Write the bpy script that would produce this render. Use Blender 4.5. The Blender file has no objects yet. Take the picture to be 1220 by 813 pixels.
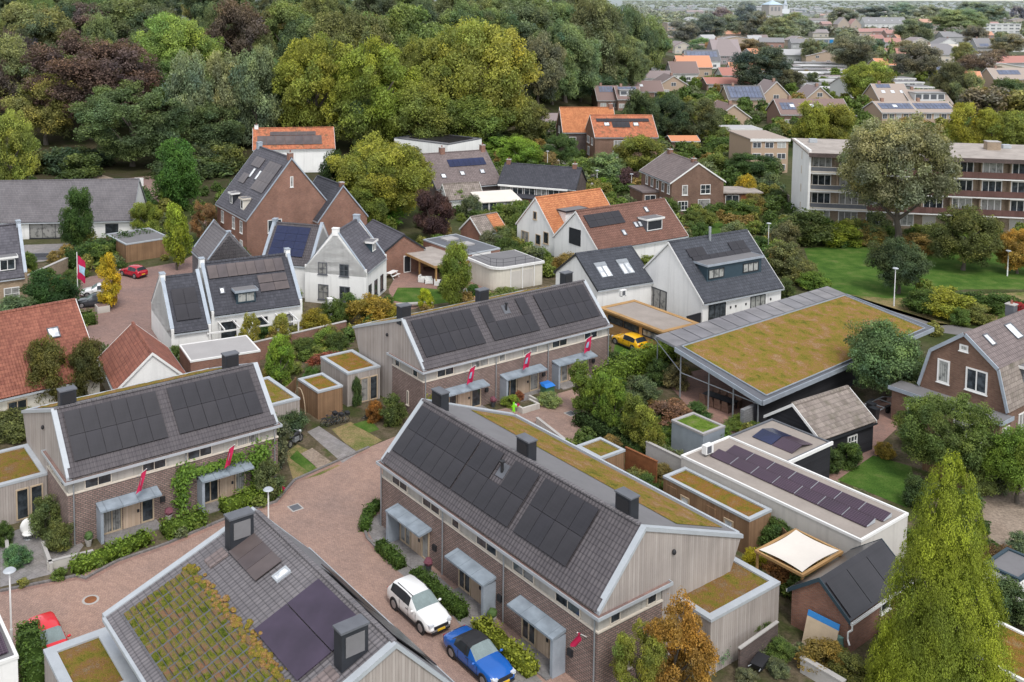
import bpy, random
import numpy as np
from math import *
from mathutils import Vector, Matrix
random.seed(7)
C = bpy.context.scene.collection
# ------------------------------------------------------------------ camera survey
FPX, PCX, PCY, PITCH, ROLL, CAMH = 1175.84, 486.06, 92.70, .0806, .0045, 36.0
cp, sp, cr, sr = cos(PITCH), sin(PITCH), cos(ROLL), sin(ROLL)
_b = Matrix(((1, 0, 0), (0, 0, -1), (0, 1, 0)))
RM = Matrix(((cr, -sr, 0), (sr, cr, 0), (0, 0, 1))) @ Matrix(((1, 0, 0), (0, cp, -sp), (0, sp, cp))) @ _b
RT = RM.transposed()
def ray(x, y): return RT @ Vector(((x - PCX) / FPX, (y - PCY) / FPX, 1))
def at(x, y, z=0.0):
    "point of the photograph at world height z"
    d = ray(x, y); t = (z - CAMH) / d.z
    return Vector((d.x * t, d.y * t, z))
def zat(x, y, P):
    "height seen at picture point above ground point P"
    d = ray(x, y); return CAMH + d.z * hypot(P.x, P.y) / hypot(d.x, d.y)
def atY(x, y, Y):
    d = ray(x, y); t = Y / d.y
    return Vector((d.x * t, Y, CAMH + d.z * t))
GA = 55.176                      # azimuth of the estate's grid
def azv(a): return Vector((sin(radians(a)), cos(radians(a)), 0))
# ------------------------------------------------------------------ materials
class NT:
    def __init__(s, name):
        m = bpy.data.materials.new(name); m.use_nodes = True
        s.m = m; s.t = m.node_tree; s.b = s.t.nodes['Principled BSDF']; s.b.inputs['Specular IOR Level'].default_value = .3
        s.tc = s.t.nodes.new('ShaderNodeTexCoord')
    def put(s, sock, v):
        if isinstance(v, bpy.types.NodeSocket): s.t.links.new(v, sock)
        elif isinstance(v, (tuple, list)):
            sock.default_value = tuple(v) + ((1,) if len(v) == 3 and len(sock.default_value) == 4 else ())
        else: sock.default_value = v
    def n(s, ty, ins=None, **kw):
        d = s.t.nodes.new('ShaderNode' + ty)
        for k, v in kw.items(): setattr(d, k, v)
        for k, v in (ins or {}).items(): s.put(d.inputs[k], v)
        return d
    def math(s, op, a, b=0.0, c=0.0):
        return s.n('Math', {0: a, 1: b, 2: c}, operation=op).outputs[0]
    def mix(s, f, a, b, mode='MIX'):
        return s.n('MixRGB', {0: f, 1: a, 2: b}, blend_type=mode).outputs[0]
    def noise(s, vec, sc, det=3, rough=.55):
        return s.n('TexNoise', {'Vector': vec, 'Scale': sc, 'Detail': det, 'Roughness': rough}).outputs[0]
    def ramp(s, f, lo, hi, a=0.0, b=1.0):
        return s.n('MapRange', {0: f, 1: lo, 2: hi, 3: a, 4: b}).outputs[0]
    def cramp(s, f, stops):
        r = s.n('ValToRGB', {0: f}); e = r.color_ramp.elements
        while len(e) < len(stops): e.new(.5)
        for k, (p, c) in enumerate(stops): e[k].position = p; e[k].color = tuple(c) + (1,)
        return r.outputs[0]
    def bump(s, h, dist, st=1.0):
        s.put(s.b.inputs['Normal'], s.n('Bump', {'Height': h, 'Distance': dist, 'Strength': st}).outputs[0])
    def out(s, col, rough=.8, metal=0.0, spec=None):
        s.put(s.b.inputs['Base Color'], col); s.put(s.b.inputs['Roughness'], rough); s.put(s.b.inputs['Metallic'], metal)
        if spec is not None: s.put(s.b.inputs['Specular IOR Level'], spec)
        return s.m
    def scl(s, vec, x, y, z=1.0):
        return s.n('Mapping', {'Vector': vec, 'Scale': (x, y, z)}).outputs[0]
def mul(c, k): return tuple(min(1, x * k) for x in c)
def m_plain(name, col, rough=.8, metal=0.0, var=.18, sc=.7, bump=0, streak=0):
    k = NT(name); o = k.tc.outputs['Object']
    a = k.noise(o, sc, 4); b = k.noise(o, sc * 9, 2)
    f = k.math('MULTIPLY_ADD', a, .7, k.math('MULTIPLY', b, .3))
    c = k.mix(k.ramp(f, .3, .7), mul(col, 1 - var), mul(col, 1 + var))
    if streak:
        st = k.noise(k.scl(o, 2.2, 2.2, .16), 1.0, 4, .6); z = k.n('SeparateXYZ', {0: o}).outputs[2]
        c = k.mix(k.math('MULTIPLY', k.ramp(st, .5, .75), streak), c, mul(col, .5)); c = k.mix(k.math('MULTIPLY', k.ramp(z, .7, .0), k.ramp(a, .35, .6, 0, streak * 1.2)), c, (.2, .19, .14))
    if bump: k.bump(b, bump)
    return k.out(c, rough, metal)
def m_brick(name, c1, c2, mortar, w=.3, h=.1, ms=.018, stain=.25):
    k = NT(name); u = k.tc.outputs['UV']
    t = k.n('TexBrick', {'Vector': u, 'Color1': c1, 'Color2': c2, 'Mortar': mortar, 'Scale': 1, 'Mortar Size': ms, 'Brick Width': w, 'Row Height': h, 'Bias': 0, 'Mortar Smooth': .2})
    s = k.noise(k.tc.outputs['Object'], .6, 4)
    s2 = k.noise(k.scl(u, 3, 11), 1.0, 1)
    c = k.mix(1, t.outputs[0], k.mix(k.ramp(s, .3, .7), (1 - stain,) * 3, (1 + stain * .4,) * 3), 'MULTIPLY')
    c = k.mix(1, c, k.mix(s2, (.72,) * 3, (1.25,) * 3), 'MULTIPLY')
    k.bump(t.outputs[1], -.012)
    return k.out(c, .9)
def m_tiles(name, c1, c2, w=.3, h=.34, line=.4, wave=.03, moss=0, rough=.7):
    k = NT(name); u = k.tc.outputs['UV']; x = k.n('SeparateXYZ', {0: u})
    ty = k.math('DIVIDE', x.outputs[1], h); tx = k.math('DIVIDE', x.outputs[0], w)
    fy = k.math('FRACT', ty); fx = k.math('FRACT', tx)
    cell = k.n('CombineXYZ', {0: k.math('FLOOR', tx), 1: k.math('FLOOR', ty)}).outputs[0]
    rnd = k.n('TexWhiteNoise', {'Vector': cell}, noise_dimensions='2D').outputs[0]
    c = k.mix(rnd, c1, c2)
    big = k.noise(k.tc.outputs['Object'], .5, 5)
    c = k.mix(1, c, k.mix(k.ramp(big, .3, .7), (.87,) * 3, (1.12,) * 3), 'MULTIPLY')
    edge = k.ramp(fy, .0, .2, 1, 0); col = k.ramp(fx, 0, .25, 1, 0)
    sh = k.math('MAXIMUM', edge, k.math('MULTIPLY', col, .45))
    c = k.mix(k.math('MULTIPLY', sh, 1 - line), c, mul(c1, .25))
    if moss:
        mm = k.ramp(k.noise(k.tc.outputs['Object'], 1.3, 6), .5, .72)
        c = k.mix(k.math('MULTIPLY', mm, moss), c, (.09, .085, .05))
    hgt = k.math('ADD', k.math('MULTIPLY', k.math('SINE', k.math('MULTIPLY', tx, 6.283)), .5), k.math('SUBTRACT', 1, fy))
    k.bump(hgt, wave)
    return k.out(c, rough)
def m_boards(name, c1, c2, w=.16, horizontal=False, gap=.1, stain=.2):
    k = NT(name); u = k.tc.outputs['UV']; x = k.n('SeparateXYZ', {0: u})
    a, b = (1, 0) if horizontal else (0, 1)
    t = k.math('DIVIDE', x.outputs[a], w); f = k.math('FRACT', t)
    r = k.n('TexWhiteNoise', {'W': k.math('FLOOR', t)}, noise_dimensions='1D').outputs[0]
    g = k.noise(k.scl(u, *((1.2, 14) if horizontal else (14, 1.2))), 1.0, 4)
    c = k.mix(k.math('MULTIPLY_ADD', r, .65, k.math('MULTIPLY', g, .35)), c1, c2)
    s = k.noise(k.tc.outputs['Object'], .45, 4)
    c = k.mix(1, c, k.mix(k.ramp(s, .3, .7), (1 - stain,) * 3, (1 + stain,) * 3), 'MULTIPLY')
    if not horizontal:
        st = k.noise(k.scl(k.tc.outputs['Object'], 3.5, 3.5, .2), 1.0, 4, .6); c = k.mix(k.math('MULTIPLY', k.ramp(st, .48, .75), .35), c, mul(c1, .55))
    e = k.ramp(f, 0, gap, 1, 0)
    c = k.mix(k.math('MULTIPLY', e, .65), c, mul(c1, .25))
    k.bump(e, -.015)
    return k.out(c, .85)
def m_seam(name, col, w=.5, rough=.45):
    k = NT(name); u = k.tc.outputs['UV']; x = k.n('SeparateXYZ', {0: u})
    f = k.math('FRACT', k.math('DIVIDE', x.outputs[0], w)); e = k.ramp(f, 0, .06, 1, 0)
    s = k.noise(k.tc.outputs['Object'], 1.4, 5)
    c = k.mix(k.ramp(s, .3, .7), mul(col, .75), mul(col, 1.2))
    c = k.mix(k.math('MULTIPLY', e, .5), c, mul(col, .35)); k.bump(e, .02)
    return k.out(c, rough, .15)
def m_sedum(name, cols, sc=2.2):
    k = NT(name); o = k.tc.outputs['Object']
    a = k.noise(o, sc * .45, 5, .65); b = k.noise(o, sc * 5, 3, .7); d = k.noise(o, sc * 14, 1)
    f = k.math('ADD', k.math('MULTIPLY', k.ramp(a, .28, .72), .6), k.math('MULTIPLY', k.ramp(b, .25, .75), .4))
    c = k.cramp(f, [(p, q) for p, q in zip((.17, .34, .46, .58, .74), cols)])
    c = k.mix(1, c, k.mix(k.ramp(d, .3, .7), (.5,) * 3, (1.3,) * 3), 'MULTIPLY')
    k.bump(k.math('ADD', b, d), .08)
    return k.out(c, .95, 0, .1)
def m_ground(name, cols, sc=.3, fine=6, bump=.03, haze=False):
    k = NT(name); o = k.tc.outputs['Object']
    a = k.noise(o, sc, 6, .62); b = k.noise(o, fine, 3, .7)
    c = k.cramp(a, [(p, q) for p, q in zip((.35, .48, .56, .66), cols)])
    c = k.mix(1, c, k.mix(k.ramp(b, .3, .7), (.65,) * 3, (1.3,) * 3), 'MULTIPLY')
    if haze:  # far haze blended into the land's own colour by distance
        y = k.n('SeparateXYZ', {0: o}).outputs[1]; c = k.mix(k.ramp(y, 200, 5000), c, (.27, .30, .30))
    k.bump(b, bump)
    return k.out(c, .95, 0, .1)
def m_paving(name, c1, c2, mortar, w=.2, h=.1, ang=35):
    k = NT(name); o = k.n('Mapping', {'Vector': k.tc.outputs['Object'], 'Rotation': (0, 0, radians(ang))}).outputs[0]
    t = k.n('TexBrick', {'Vector': o, 'Color1': c1, 'Color2': c2, 'Mortar': mortar, 'Scale': 1, 'Mortar Size': .008, 'Brick Width': w, 'Row Height': h})
    s = k.noise(o, .18, 6, .62); s2 = k.noise(o, 1.6, 5, .7); s3 = k.noise(o, 9, 2)
    c = k.mix(1, t.outputs[0], k.mix(k.ramp(s, .3, .7), (.78, .8, .84), (1.16, 1.1, 1.06)), 'MULTIPLY')
    c = k.mix(1, c, k.mix(k.ramp(s2, .3, .7), (.85,) * 3, (1.12,) * 3), 'MULTIPLY')
    c = k.mix(1, c, k.mix(k.ramp(s3, .3, .7), (.86,) * 3, (1.12,) * 3), 'MULTIPLY')
    k.bump(t.outputs[1], -.006)
    return k.out(c, .9)
def m_panel(name, col, grid=(.5, .03), line=(.12, .12, .14), rough=.28, cell=0):
    k = NT(name); u = k.tc.outputs['UV']; o = k.tc.outputs['Object']
    s = k.noise(o, .5, 3)
    c = k.mix(k.ramp(s, .3, .7), mul(col, .75), mul(col, 1.3))
    r = k.n('ObjectInfo').outputs['Random']
    c = k.mix(1, c, k.mix(r, (.9, .9, .93), (1.12, 1.1, 1.06)), 'MULTIPLY')
    if cell:
        x = k.n('SeparateXYZ', {0: u})
        fx = k.ramp(k.math('FRACT', k.math('DIVIDE', x.outputs[0], cell)), 0, .12, 1, 0)
        fy = k.ramp(k.math('FRACT', k.math('DIVIDE', x.outputs[1], cell)), 0, .12, 1, 0)
        c = k.mix(k.math('MULTIPLY', k.math('MAXIMUM', fx, fy), .7), c, line)
    return k.out(c, rough, 0, .5)
def m_glass(name, dark=(.02, .024, .028), curtain=(.35, .34, .32), amount=.35):
    k = NT(name); r = k.n('ObjectInfo').outputs['Random']; o = k.tc.outputs['Object']
    u = k.n('SeparateXYZ', {0: k.tc.outputs['UV']})
    fold = k.ramp(k.math('SINE', k.math('MULTIPLY', u.outputs[0], 38)), -1, 1, .55, 1)
    n = k.noise(o, 1.7, 3)
    c = k.mix(k.ramp(n, .4, .65), dark, mul(dark, 3))
    c = k.mix(k.math('MULTIPLY', k.math('LESS_THAN', r, amount), k.math('MULTIPLY', fold, k.ramp(n, .35, .5, .35, 1))), c, curtain)
    return k.out(c, .07, 0, .6)
def m_leaf(name='foliage', trans=.3, var=.36, attr=False):
    k = NT(name); oi = k.n('ObjectInfo') if not attr else k.n('Attribute', attribute_name='tint'); g = k.n('NewGeometry')
    r = g.outputs['Random Per Island']
    base = k.mix(1, k.mix(1, oi.outputs['Color'], (1.62, 1.66, 1.8), 'MULTIPLY'), k.n('Attribute', attribute_name='shade').outputs['Color'], 'MULTIPLY')
    c = k.mix(1, base, k.mix(r, (1 - var,) * 3, (1 + var, 1 + var, 1 + var * .8)), 'MULTIPLY')
    n = k.noise(k.tc.outputs['Object'], 3.5, 2)
    c = k.mix(1, c, k.mix(k.ramp(n, .3, .7), (.62, .66, .8), (1.42, 1.3, 1.0)), 'MULTIPLY')
    k.out(c, .6, 0, .25)
    t = k.n('BsdfTranslucent', {'Color': k.mix(1, c, (1.1, 1.2, .6), 'MULTIPLY')})
    m = k.n('MixShader', {0: trans, 1: k.b.outputs[0], 2: t.outputs[0]})
    k.t.links.new(m.outputs[0], k.t.nodes['Material Output'].inputs[0])
    return k.m
def m_objcol(name, rough=.3, metal=0, coat=0):
    k = NT(name); oi = k.n('ObjectInfo'); n = k.noise(k.tc.outputs['Object'], 2.0, 2)
    c = k.mix(1, oi.outputs['Color'], k.mix(n, (.93,) * 3, (1.05,) * 3), 'MULTIPLY')
    k.b.inputs['Coat Weight'].default_value = coat; k.b.inputs['Coat Roughness'].default_value = .05
    return k.out(c, rough, metal, .5)
def hz(c, Y):  # distance haze painted into a base colour, paler and greyer with depth
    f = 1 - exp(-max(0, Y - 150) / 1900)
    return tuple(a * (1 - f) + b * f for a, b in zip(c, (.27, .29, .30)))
MT = {}
def mk(key, fn, *a, **k): MT[key] = fn(key, *a, **k)
mk('terrace_brick', m_brick, (.37, .255, .215), (.28, .18, .155), (.14, .12, .11), .32, .13, .03)
mk('red_brick', m_brick, (.34, .15, .095), (.27, .11, .075), (.24, .19, .16), .24, .08, .014)
mk('brown_brick', m_brick, (.25, .135, .09), (.19, .095, .065), (.2, .16, .13), .24, .08, .014)
mk('dark_brick', m_brick, (.16, .11, .10), (.11, .08, .075), (.09, .08, .075), .24, .08, .014)
mk('yellow_brick', m_brick, (.46, .32, .19), (.38, .26, .16), (.36, .3, .24), .24, .08, .014)
mk('tan_brick', m_brick, (.44, .33, .23), (.36, .27, .19), (.3, .25, .2), .26, .09, .014)
mk('grey_stone', m_brick, (.30, .30, .31), (.25, .25, .26), (.2, .2, .2), .5, .2, .02)
mk('white_plaster', m_plain, (.79, .78, .76), .85, 0, .06, .5, streak=.28)
mk('white_brick', m_brick, (.78, .77, .75), (.72, .71, .69), (.6, .6, .59), .24, .08, .014, .1)
mk('cream_plaster', m_plain, (.62, .58, .50), .85, 0, .08, .5, streak=.3)
mk('pale_render', m_plain, (.53, .50, .46), .9, 0, .07, .4, streak=.3)
mk('concrete', m_plain, (.40, .38, .36), .9, 0, .15, .8, .01)
mk('grey_tile', m_tiles, (.082, .073, .079), (.102, .091, .096), .24, .35, .3, .04)
mk('light_grey_tile', m_tiles, (.135, .125, .132), (.165, .152, .158), .24, .36, .35, .04)
mk('slate_tile', m_tiles, (.075, .072, .085), (.105, .1, .115), .3, .36, .4)
mk('dark_tile', m_tiles, (.045, .046, .056), (.065, .065, .078), .3, .36, .4)
mk('blue_tile', m_tiles, (.05, .054, .066), (.07, .075, .09), .33, .37, .35, .05)
mk('red_tile', m_tiles, (.20, .07, .048), (.29, .11, .072), .26, .34, .45, .05)
mk('orange_tile', m_tiles, (.42, .15, .065), (.54, .22, .095), .26, .34, .5, .05)
mk('old_orange_tile', m_tiles, (.40, .13, .07), (.52, .19, .095), .26, .34, .5, .05, .8)
mk('brown_tile', m_tiles, (.15, .075, .055), (.2, .1, .075), .3, .37, .4, .05)
mk('mauve_tile', m_tiles, (.15, .12, .115), (.2, .16, .155), .3, .37, .45, .04)
mk('weathered_tile', m_tiles, (.2, .165, .145), (.29, .245, .215), .34, .36, .45, .04, .6)
mk('membrane', m_plain, (.17, .165, .17), .85, 0, .1, .5)
mk('light_membrane', m_plain, (.36, .345, .34), .85, 0, .09, .5)
mk('warm_membrane', m_plain, (.30, .26, .23), .9, 0, .14, .6)
mk('gravel_roof', m_plain, (.34, .30, .27), .95, 0, .25, .7)
mk('timber', m_boards, (.30, .26, .235), (.42, .375, .345), .17, False, .09, .12)
mk('warm_timber', m_boards, (.20, .115, .065), (.30, .185, .105), .13, False, .12)
mk('fresh_timber', m_boards, (.34, .195, .08), (.44, .27, .115), .15, True, .08)
mk('pale_timber', m_plain, (.47, .37, .26), .7, 0, .12, 2)
mk('door_wood', m_boards, (.42, .31, .225), (.53, .41, .31), .22, False, .06)
mk('black_board', m_boards, (.018, .018, .022), (.03, .03, .036), .16, True, .1)
mk('panel_board', m_boards, (.34, .32, .29), (.42, .40, .365), 1.1, False, .015, .12)
mk('zinc', m_seam, (.27, .315, .36), 1.1, .5)
mk('zinc_plain', m_plain, (.33, .37, .42), .5, .15, .15, 1.2)
mk('zinc_light', m_plain, (.40, .425, .45), .5, .1, .1, 1.2)
mk('white_trim', m_plain, (.74, .73, .71), .6, 0, .06, 1.5)
mk('cream_trim', m_plain, (.60, .54, .46), .7, 0, .08, 1.5)
mk('dark_metal', m_plain, (.035, .038, .045), .45, .2, .15, 2)
mk('blue_trim', m_plain, (.036, .06, .078), .6, 0, .1, 2)
mk('grey_metal', m_plain, (.32, .34, .36), .4, .4, .1, 2)
mk('lead', m_plain, (.12, .125, .14), .6, .1, .15, 2)
mk('rust', m_plain, (.22, .085, .035), .9, 0, .35, 1.5)
mk('purple_board', m_boards, (.10, .052, .045), (.14, .075, .065), .9, False, .03)
mk('sedum', m_sedum, ((.10, .115, .02), (.20, .175, .026), (.29, .215, .042), (.32, .165, .065), (.37, .255, .14)), 1.8)
mk('sedum_orange', m_sedum, ((.11, .14, .02), (.22, .19, .028), (.31, .20, .035), (.34, .15, .045), (.35, .25, .11)), 2.8)
mk('sedum_green', m_sedum, ((.09, .12, .018), (.19, .19, .025), (.28, .23, .04), (.30, .18, .06), (.33, .24, .12)), 2.6)
mk('sedum_brown', m_sedum, ((.10, .12, .02), (.21, .19, .028), (.28, .20, .045), (.29, .145, .055), (.28, .21, .12)), 2.4)
mk('sedum_tile', m_sedum, ((.05, .075, .015), (.14, .18, .02), (.24, .24, .03), (.30, .20, .12), (.34, .17, .09)), 4.0)
mk('roof_grass', m_sedum, ((.05, .09, .012), (.12, .2, .025), (.15, .25, .03), (.2, .28, .05), (.25, .25, .1)), 3)
mk('panel_black', m_panel, (.024, .022, .026), cell=.26, line=(.035, .033, .037))
mk('panel_blue', m_panel, (.012, .018, .06), rough=.22, cell=.17, line=(.05, .06, .1))
mk('panel_purple', m_panel, (.042, .030, .052), rough=.25)
mk('panel_grid', m_panel, (.035, .016, .032), rough=.3, cell=.165, line=(.26, .2, .24))
mk('panel_brown', m_panel, (.085, .068, .068), rough=.35)
mk('panel_grey', m_panel, (.17, .16, .165), rough=.45)
mk('panel_far', m_panel, (.09, .11, .17), rough=.4, cell=.4, line=(.3, .32, .36))
mk('glass', m_glass)
mk('glass_curtain', m_glass, (.03, .035, .04), (.45, .45, .42), .8)
mk('glass_sky', m_glass, (.45, .47, .5), (.6, .6, .6), .2)
mk('chrome_rim', m_plain, (.35, .35, .36), .3, .6, .1, 4)
mk('rubber', m_plain, (.02, .02, .021), .8, 0, .1, 4)
mk('plastic_black', m_plain, (.025, .025, .028), .5, 0, .1, 4)
mk('car_glass', m_plain, (.03, .036, .042), .06, 0, .2, 1.5)
mk('car_glass_bright', m_plain, (.20, .25, .25), .08, 0, .25, 1.5)
mk('headlight_glass', m_plain, (.6, .62, .65), .1, 0, .1, 6)
mk('tail_red', m_plain, (.35, .01, .015), .2, 0, .1, 4)
mk('plate_yellow', m_plain, (.75, .48, .03), .5, 0, .05, 4)
mk('bark', m_plain, (.10, .085, .07), .95, 0, .3, 3, .02)
mk('cloth_white', m_plain, (.66, .61, .55), .9, 0, .05, .6)
mk('lawn', m_ground, ((.042, .092, .016), (.06, .12, .02), (.08, .14, .027), (.12, .155, .045)), .45, 8)
mk('dry_lawn', m_ground, ((.10, .13, .03), (.19, .17, .07), (.27, .2, .1), (.17, .17, .06)), .5, 8)
mk('soil', m_ground, ((.05, .06, .02), (.09, .075, .045), (.14, .11, .075), (.06, .075, .022)), .35, 5)
mk('sand', m_ground, ((.24, .19, .15), (.3, .24, .19), (.27, .21, .165), (.2, .16, .12)), .4, 5)
mk('land', m_ground, ((.03, .045, .012), (.055, .065, .022), (.09, .085, .045), (.045, .065, .018)), .05, 2, haze=True)
mk('forest_floor', m_ground, ((.03, .035, .012), (.045, .045, .018), (.06, .05, .03), (.035, .045, .014)), .1, 2)
mk('road_brick', m_paving, (.385, .26, .21), (.32, .215, .175), (.2, .155, .13))
mk('plaza_brick', m_paving, (.30, .195, .165), (.245, .16, .14), (.2, .15, .135))
mk('patio_brick', m_paving, (.34, .20, .16), (.27, .17, .14), (.22, .17, .14), .25, .12, 20)
mk('kerb', m_paving, (.22, .205, .2), (.17, .16, .155), (.12, .12, .12), 1, .25, 35)
mk('grey_paving', m_paving, (.27, .255, .25), (.22, .21, .2), (.15, .14, .14), .5, .5, 35)
mk('asphalt', m_plain, (.16, .15, .145), .95, 0, .15, .3)
mk('pale_asphalt', m_plain, (.33, .30, .275), .95, 0, .14, .3)
mk('flag_red', m_plain, (.45, .015, .07), .8, 0, .15, 4)
mk('flag_pale', m_plain, (.55, .42, .48), .8, 0, .2, 6)
mk('flag_blue', m_plain, (.36, .52, .66), .8, 0, .15, 4)
mk('leaf', m_leaf)
mk('leaf_tint', m_leaf, attr=True)
def m_core(name):  # crown interior, colour darkened to stand in for shade between the leaves
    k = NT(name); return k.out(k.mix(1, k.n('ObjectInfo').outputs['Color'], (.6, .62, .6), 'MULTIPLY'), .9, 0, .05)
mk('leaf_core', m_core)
mk('paint', m_objcol, .22, 0, .6)
mk('matte_colour', m_objcol, .75)
mk('glossy_colour', m_objcol, .4)
# ------------------------------------------------------------------ mesh builder
class MB:
    def __init__(s): s.v = []; s.f = []
    def face(s, *p):
        i = len(s.v); s.v += [tuple(q) for q in p]; s.f.append(tuple(range(i, i + len(p)))); return s
    def grid(s, rows, close=False):
        "loft through rows of points"
        i = len(s.v); m = len(rows[0])
        for r in rows: s.v += [tuple(q) for q in r]
        for a in range(len(rows) - 1):
            for b in range(m if close else m - 1):
                c = (b + 1) % m
                s.f.append((i + a * m + b, i + a * m + c, i + (a + 1) * m + c, i + (a + 1) * m + b))
        return s
    def obox(s, o, a, b, c):
        o, a, b, c = Vector(o), Vector(a), Vector(b), Vector(c)
        if a.cross(b).dot(c) < 0: a, b = b, a
        i = len(s.v)
        s.v += [tuple(q) for q in (o, o + a, o + a + b, o + b, o + c, o + a + c, o + a + b + c, o + b + c)]
        for q in ((3, 2, 1, 0), (4, 5, 6, 7), (0, 1, 5, 4), (1, 2, 6, 5), (2, 3, 7, 6), (3, 0, 4, 7)): s.f.append(tuple(i + k for k in q))
        return s
    def box(s, x0, y0, z0, x1, y1, z1): return s.obox((x0, y0, z0), (x1 - x0, 0, 0), (0, y1 - y0, 0), (0, 0, z1 - z0))
    def prism(s, poly, d):
        "closed solid: planar polygon swept by d"
        d = Vector(d); p = [Vector(q) for q in poly]; n = len(p)
        nn = sum((p[k].cross(p[(k + 1) % n]) for k in range(n)), Vector())
        if nn.dot(d) > 0: p.reverse()
        s.face(*p); s.face(*[q + d for q in reversed(p)])
        for k in range(n):
            a, b = p[k], p[(k + 1) % n]; s.face(b, a, a + d, b + d)
        return s
    def slab(s, p, th):
        p = [Vector(q) for q in p]; n = (p[1] - p[0]).cross(p[2] - p[0]).normalized()
        if n.z < 0: n = -n
        return s.prism(p, n * -th)
    def tube(s, p0, p1, r0, r1=None, n=8, cap=True):
        r1 = r0 if r1 is None else r1; p0, p1 = Vector(p0), Vector(p1); d = (p1 - p0).normalized()
        a = d.orthogonal().normalized(); b = d.cross(a); i = len(s.v)
        for p, r in ((p0, r0), (p1, r1)):
            s.v += [tuple(p + (a * cos(2 * pi * k / n) + b * sin(2 * pi * k / n)) * r) for k in range(n)]
        for k in range(n): s.f.append((i + k, i + (k + 1) % n, i + n + (k + 1) % n, i + n + k))
        if cap: s.f.append(tuple(i + k for k in reversed(range(n)))); s.f.append(tuple(i + n + k for k in range(n)))
        return s
    def path(s, pts, r, n=6):
        for a, b in zip(pts, pts[1:]): s.tube(a, b, r, r, n)
        return s
    def ring(s, c, ax, R, r, n=16, m=6):
        c, ax = Vector(c), Vector(ax).normalized(); a = ax.orthogonal().normalized(); b = ax.cross(a); rows = []
        for k in range(n + 1):
            t = 2 * pi * k / n; d = a * cos(t) + b * sin(t)
            rows.append([c + d * R + (d * cos(2 * pi * j / m) + ax * sin(2 * pi * j / m)) * r for j in range(m)])
        return s.grid(rows, True)
    def ball(s, c, rx, ry=None, rz=None, n=10, m=7, jit=0):
        ry = ry or rx; rz = rz or rx; rows = []
        for j in range(m + 1):
            t = pi * j / m
            rows.append([(c[0] + rx * sin(t) * cos(2 * pi * k / n) * (1 + random.uniform(-jit, jit)), c[1] + ry * sin(t) * sin(2 * pi * k / n) * (1 + random.uniform(-jit, jit)), c[2] - rz * cos(t)) for k in range(n)])
        return s.grid(rows, True)
    def mesh(s, name, mat, smooth=False):
        me = bpy.data.meshes.new(name); me.from_pydata(s.v, [], s.f); me.update()
        set_uv(me)
        if smooth: me.polygons.foreach_set('use_smooth', [True] * len(me.polygons))
        me.materials.append(MT[mat] if isinstance(mat, str) else mat)
        return me
    def build(s, name, mat, parent=None, smooth=False, col=None):
        return link(name, s.mesh(name, mat, smooth), parent, col)
def set_uv(me):
    n = len(me.polygons); nl = len(me.loops)
    if not nl: return
    nor = np.empty(n * 3, 'f'); me.polygons.foreach_get('normal', nor); nor = nor.reshape(-1, 3)
    co = np.empty(len(me.vertices) * 3, 'f'); me.vertices.foreach_get('co', co); co = co.reshape(-1, 3)
    li = np.empty(nl, 'i'); me.loops.foreach_get('vertex_index', li)
    tot = np.empty(n, 'i'); me.polygons.foreach_get('loop_total', tot); pi_ = np.repeat(np.arange(n), tot)
    t = np.stack([-nor[:, 1], nor[:, 0], np.zeros(n)], 1); l = np.linalg.norm(t, axis=1, keepdims=True)
    t = np.where(l < 1e-3, np.array([[1., 0, 0]]), t / np.maximum(l, 1e-6)); b = np.cross(nor, t)
    uv = np.stack([(co[li] * t[pi_]).sum(1), (co[li] * b[pi_]).sum(1)], 1).astype('f')
    me.uv_layers.new(name='UVMap').data.foreach_set('uv', uv.ravel())
def link(name, me, parent=None, col=None):
    o = bpy.data.objects.new(name, me); C.objects.link(o)
    if parent is not None: o.parent = parent
    if col: o.color = tuple(col) + (1,)
    return o
def tag(o, label, cat, group=None):
    o['label'] = label; o['category'] = cat
    if group: o['group'] = group
    return o
def thing(name, label, cat, O=(0, 0, 0), az=90, group=None):
    "Empty at the thing's base; its local x axis points along azimuth az"
    o = bpy.data.objects.new(name, None); C.objects.link(o)
    o.location = O; o.rotation_euler = (0, 0, radians(90 - az)); o.empty_display_size = .3
    return tag(o, label, cat, group)
def dup(o, loc=None, rz=None, label=None, col=None, parent=None):
    c = o.copy(); C.objects.link(c)
    if parent is not None: c.parent = parent
    if loc is not None: c.location = loc
    if rz is not None: c.rotation_euler = (0, 0, rz)
    if label: c['label'] = label
    for ch in o.children: dup(ch, parent=c)
    return c
def struct(name, mb, mat):
    o = mb.build(name, mat); o['kind'] = 'structure'; return o
def sheet(name, pts, mat, lvl=1):
    "flat ground patch through picture points"
    return struct(name, MB().face(*fixccw([at(*p) + Vector((0, 0, .004 * lvl)) for p in pts])), mat)
def fixccw(p):
    a = sum(p[k].x * p[(k + 1) % len(p)].y - p[(k + 1) % len(p)].x * p[k].y for k in range(len(p)))
    return p if a > 0 else p[::-1]
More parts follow.
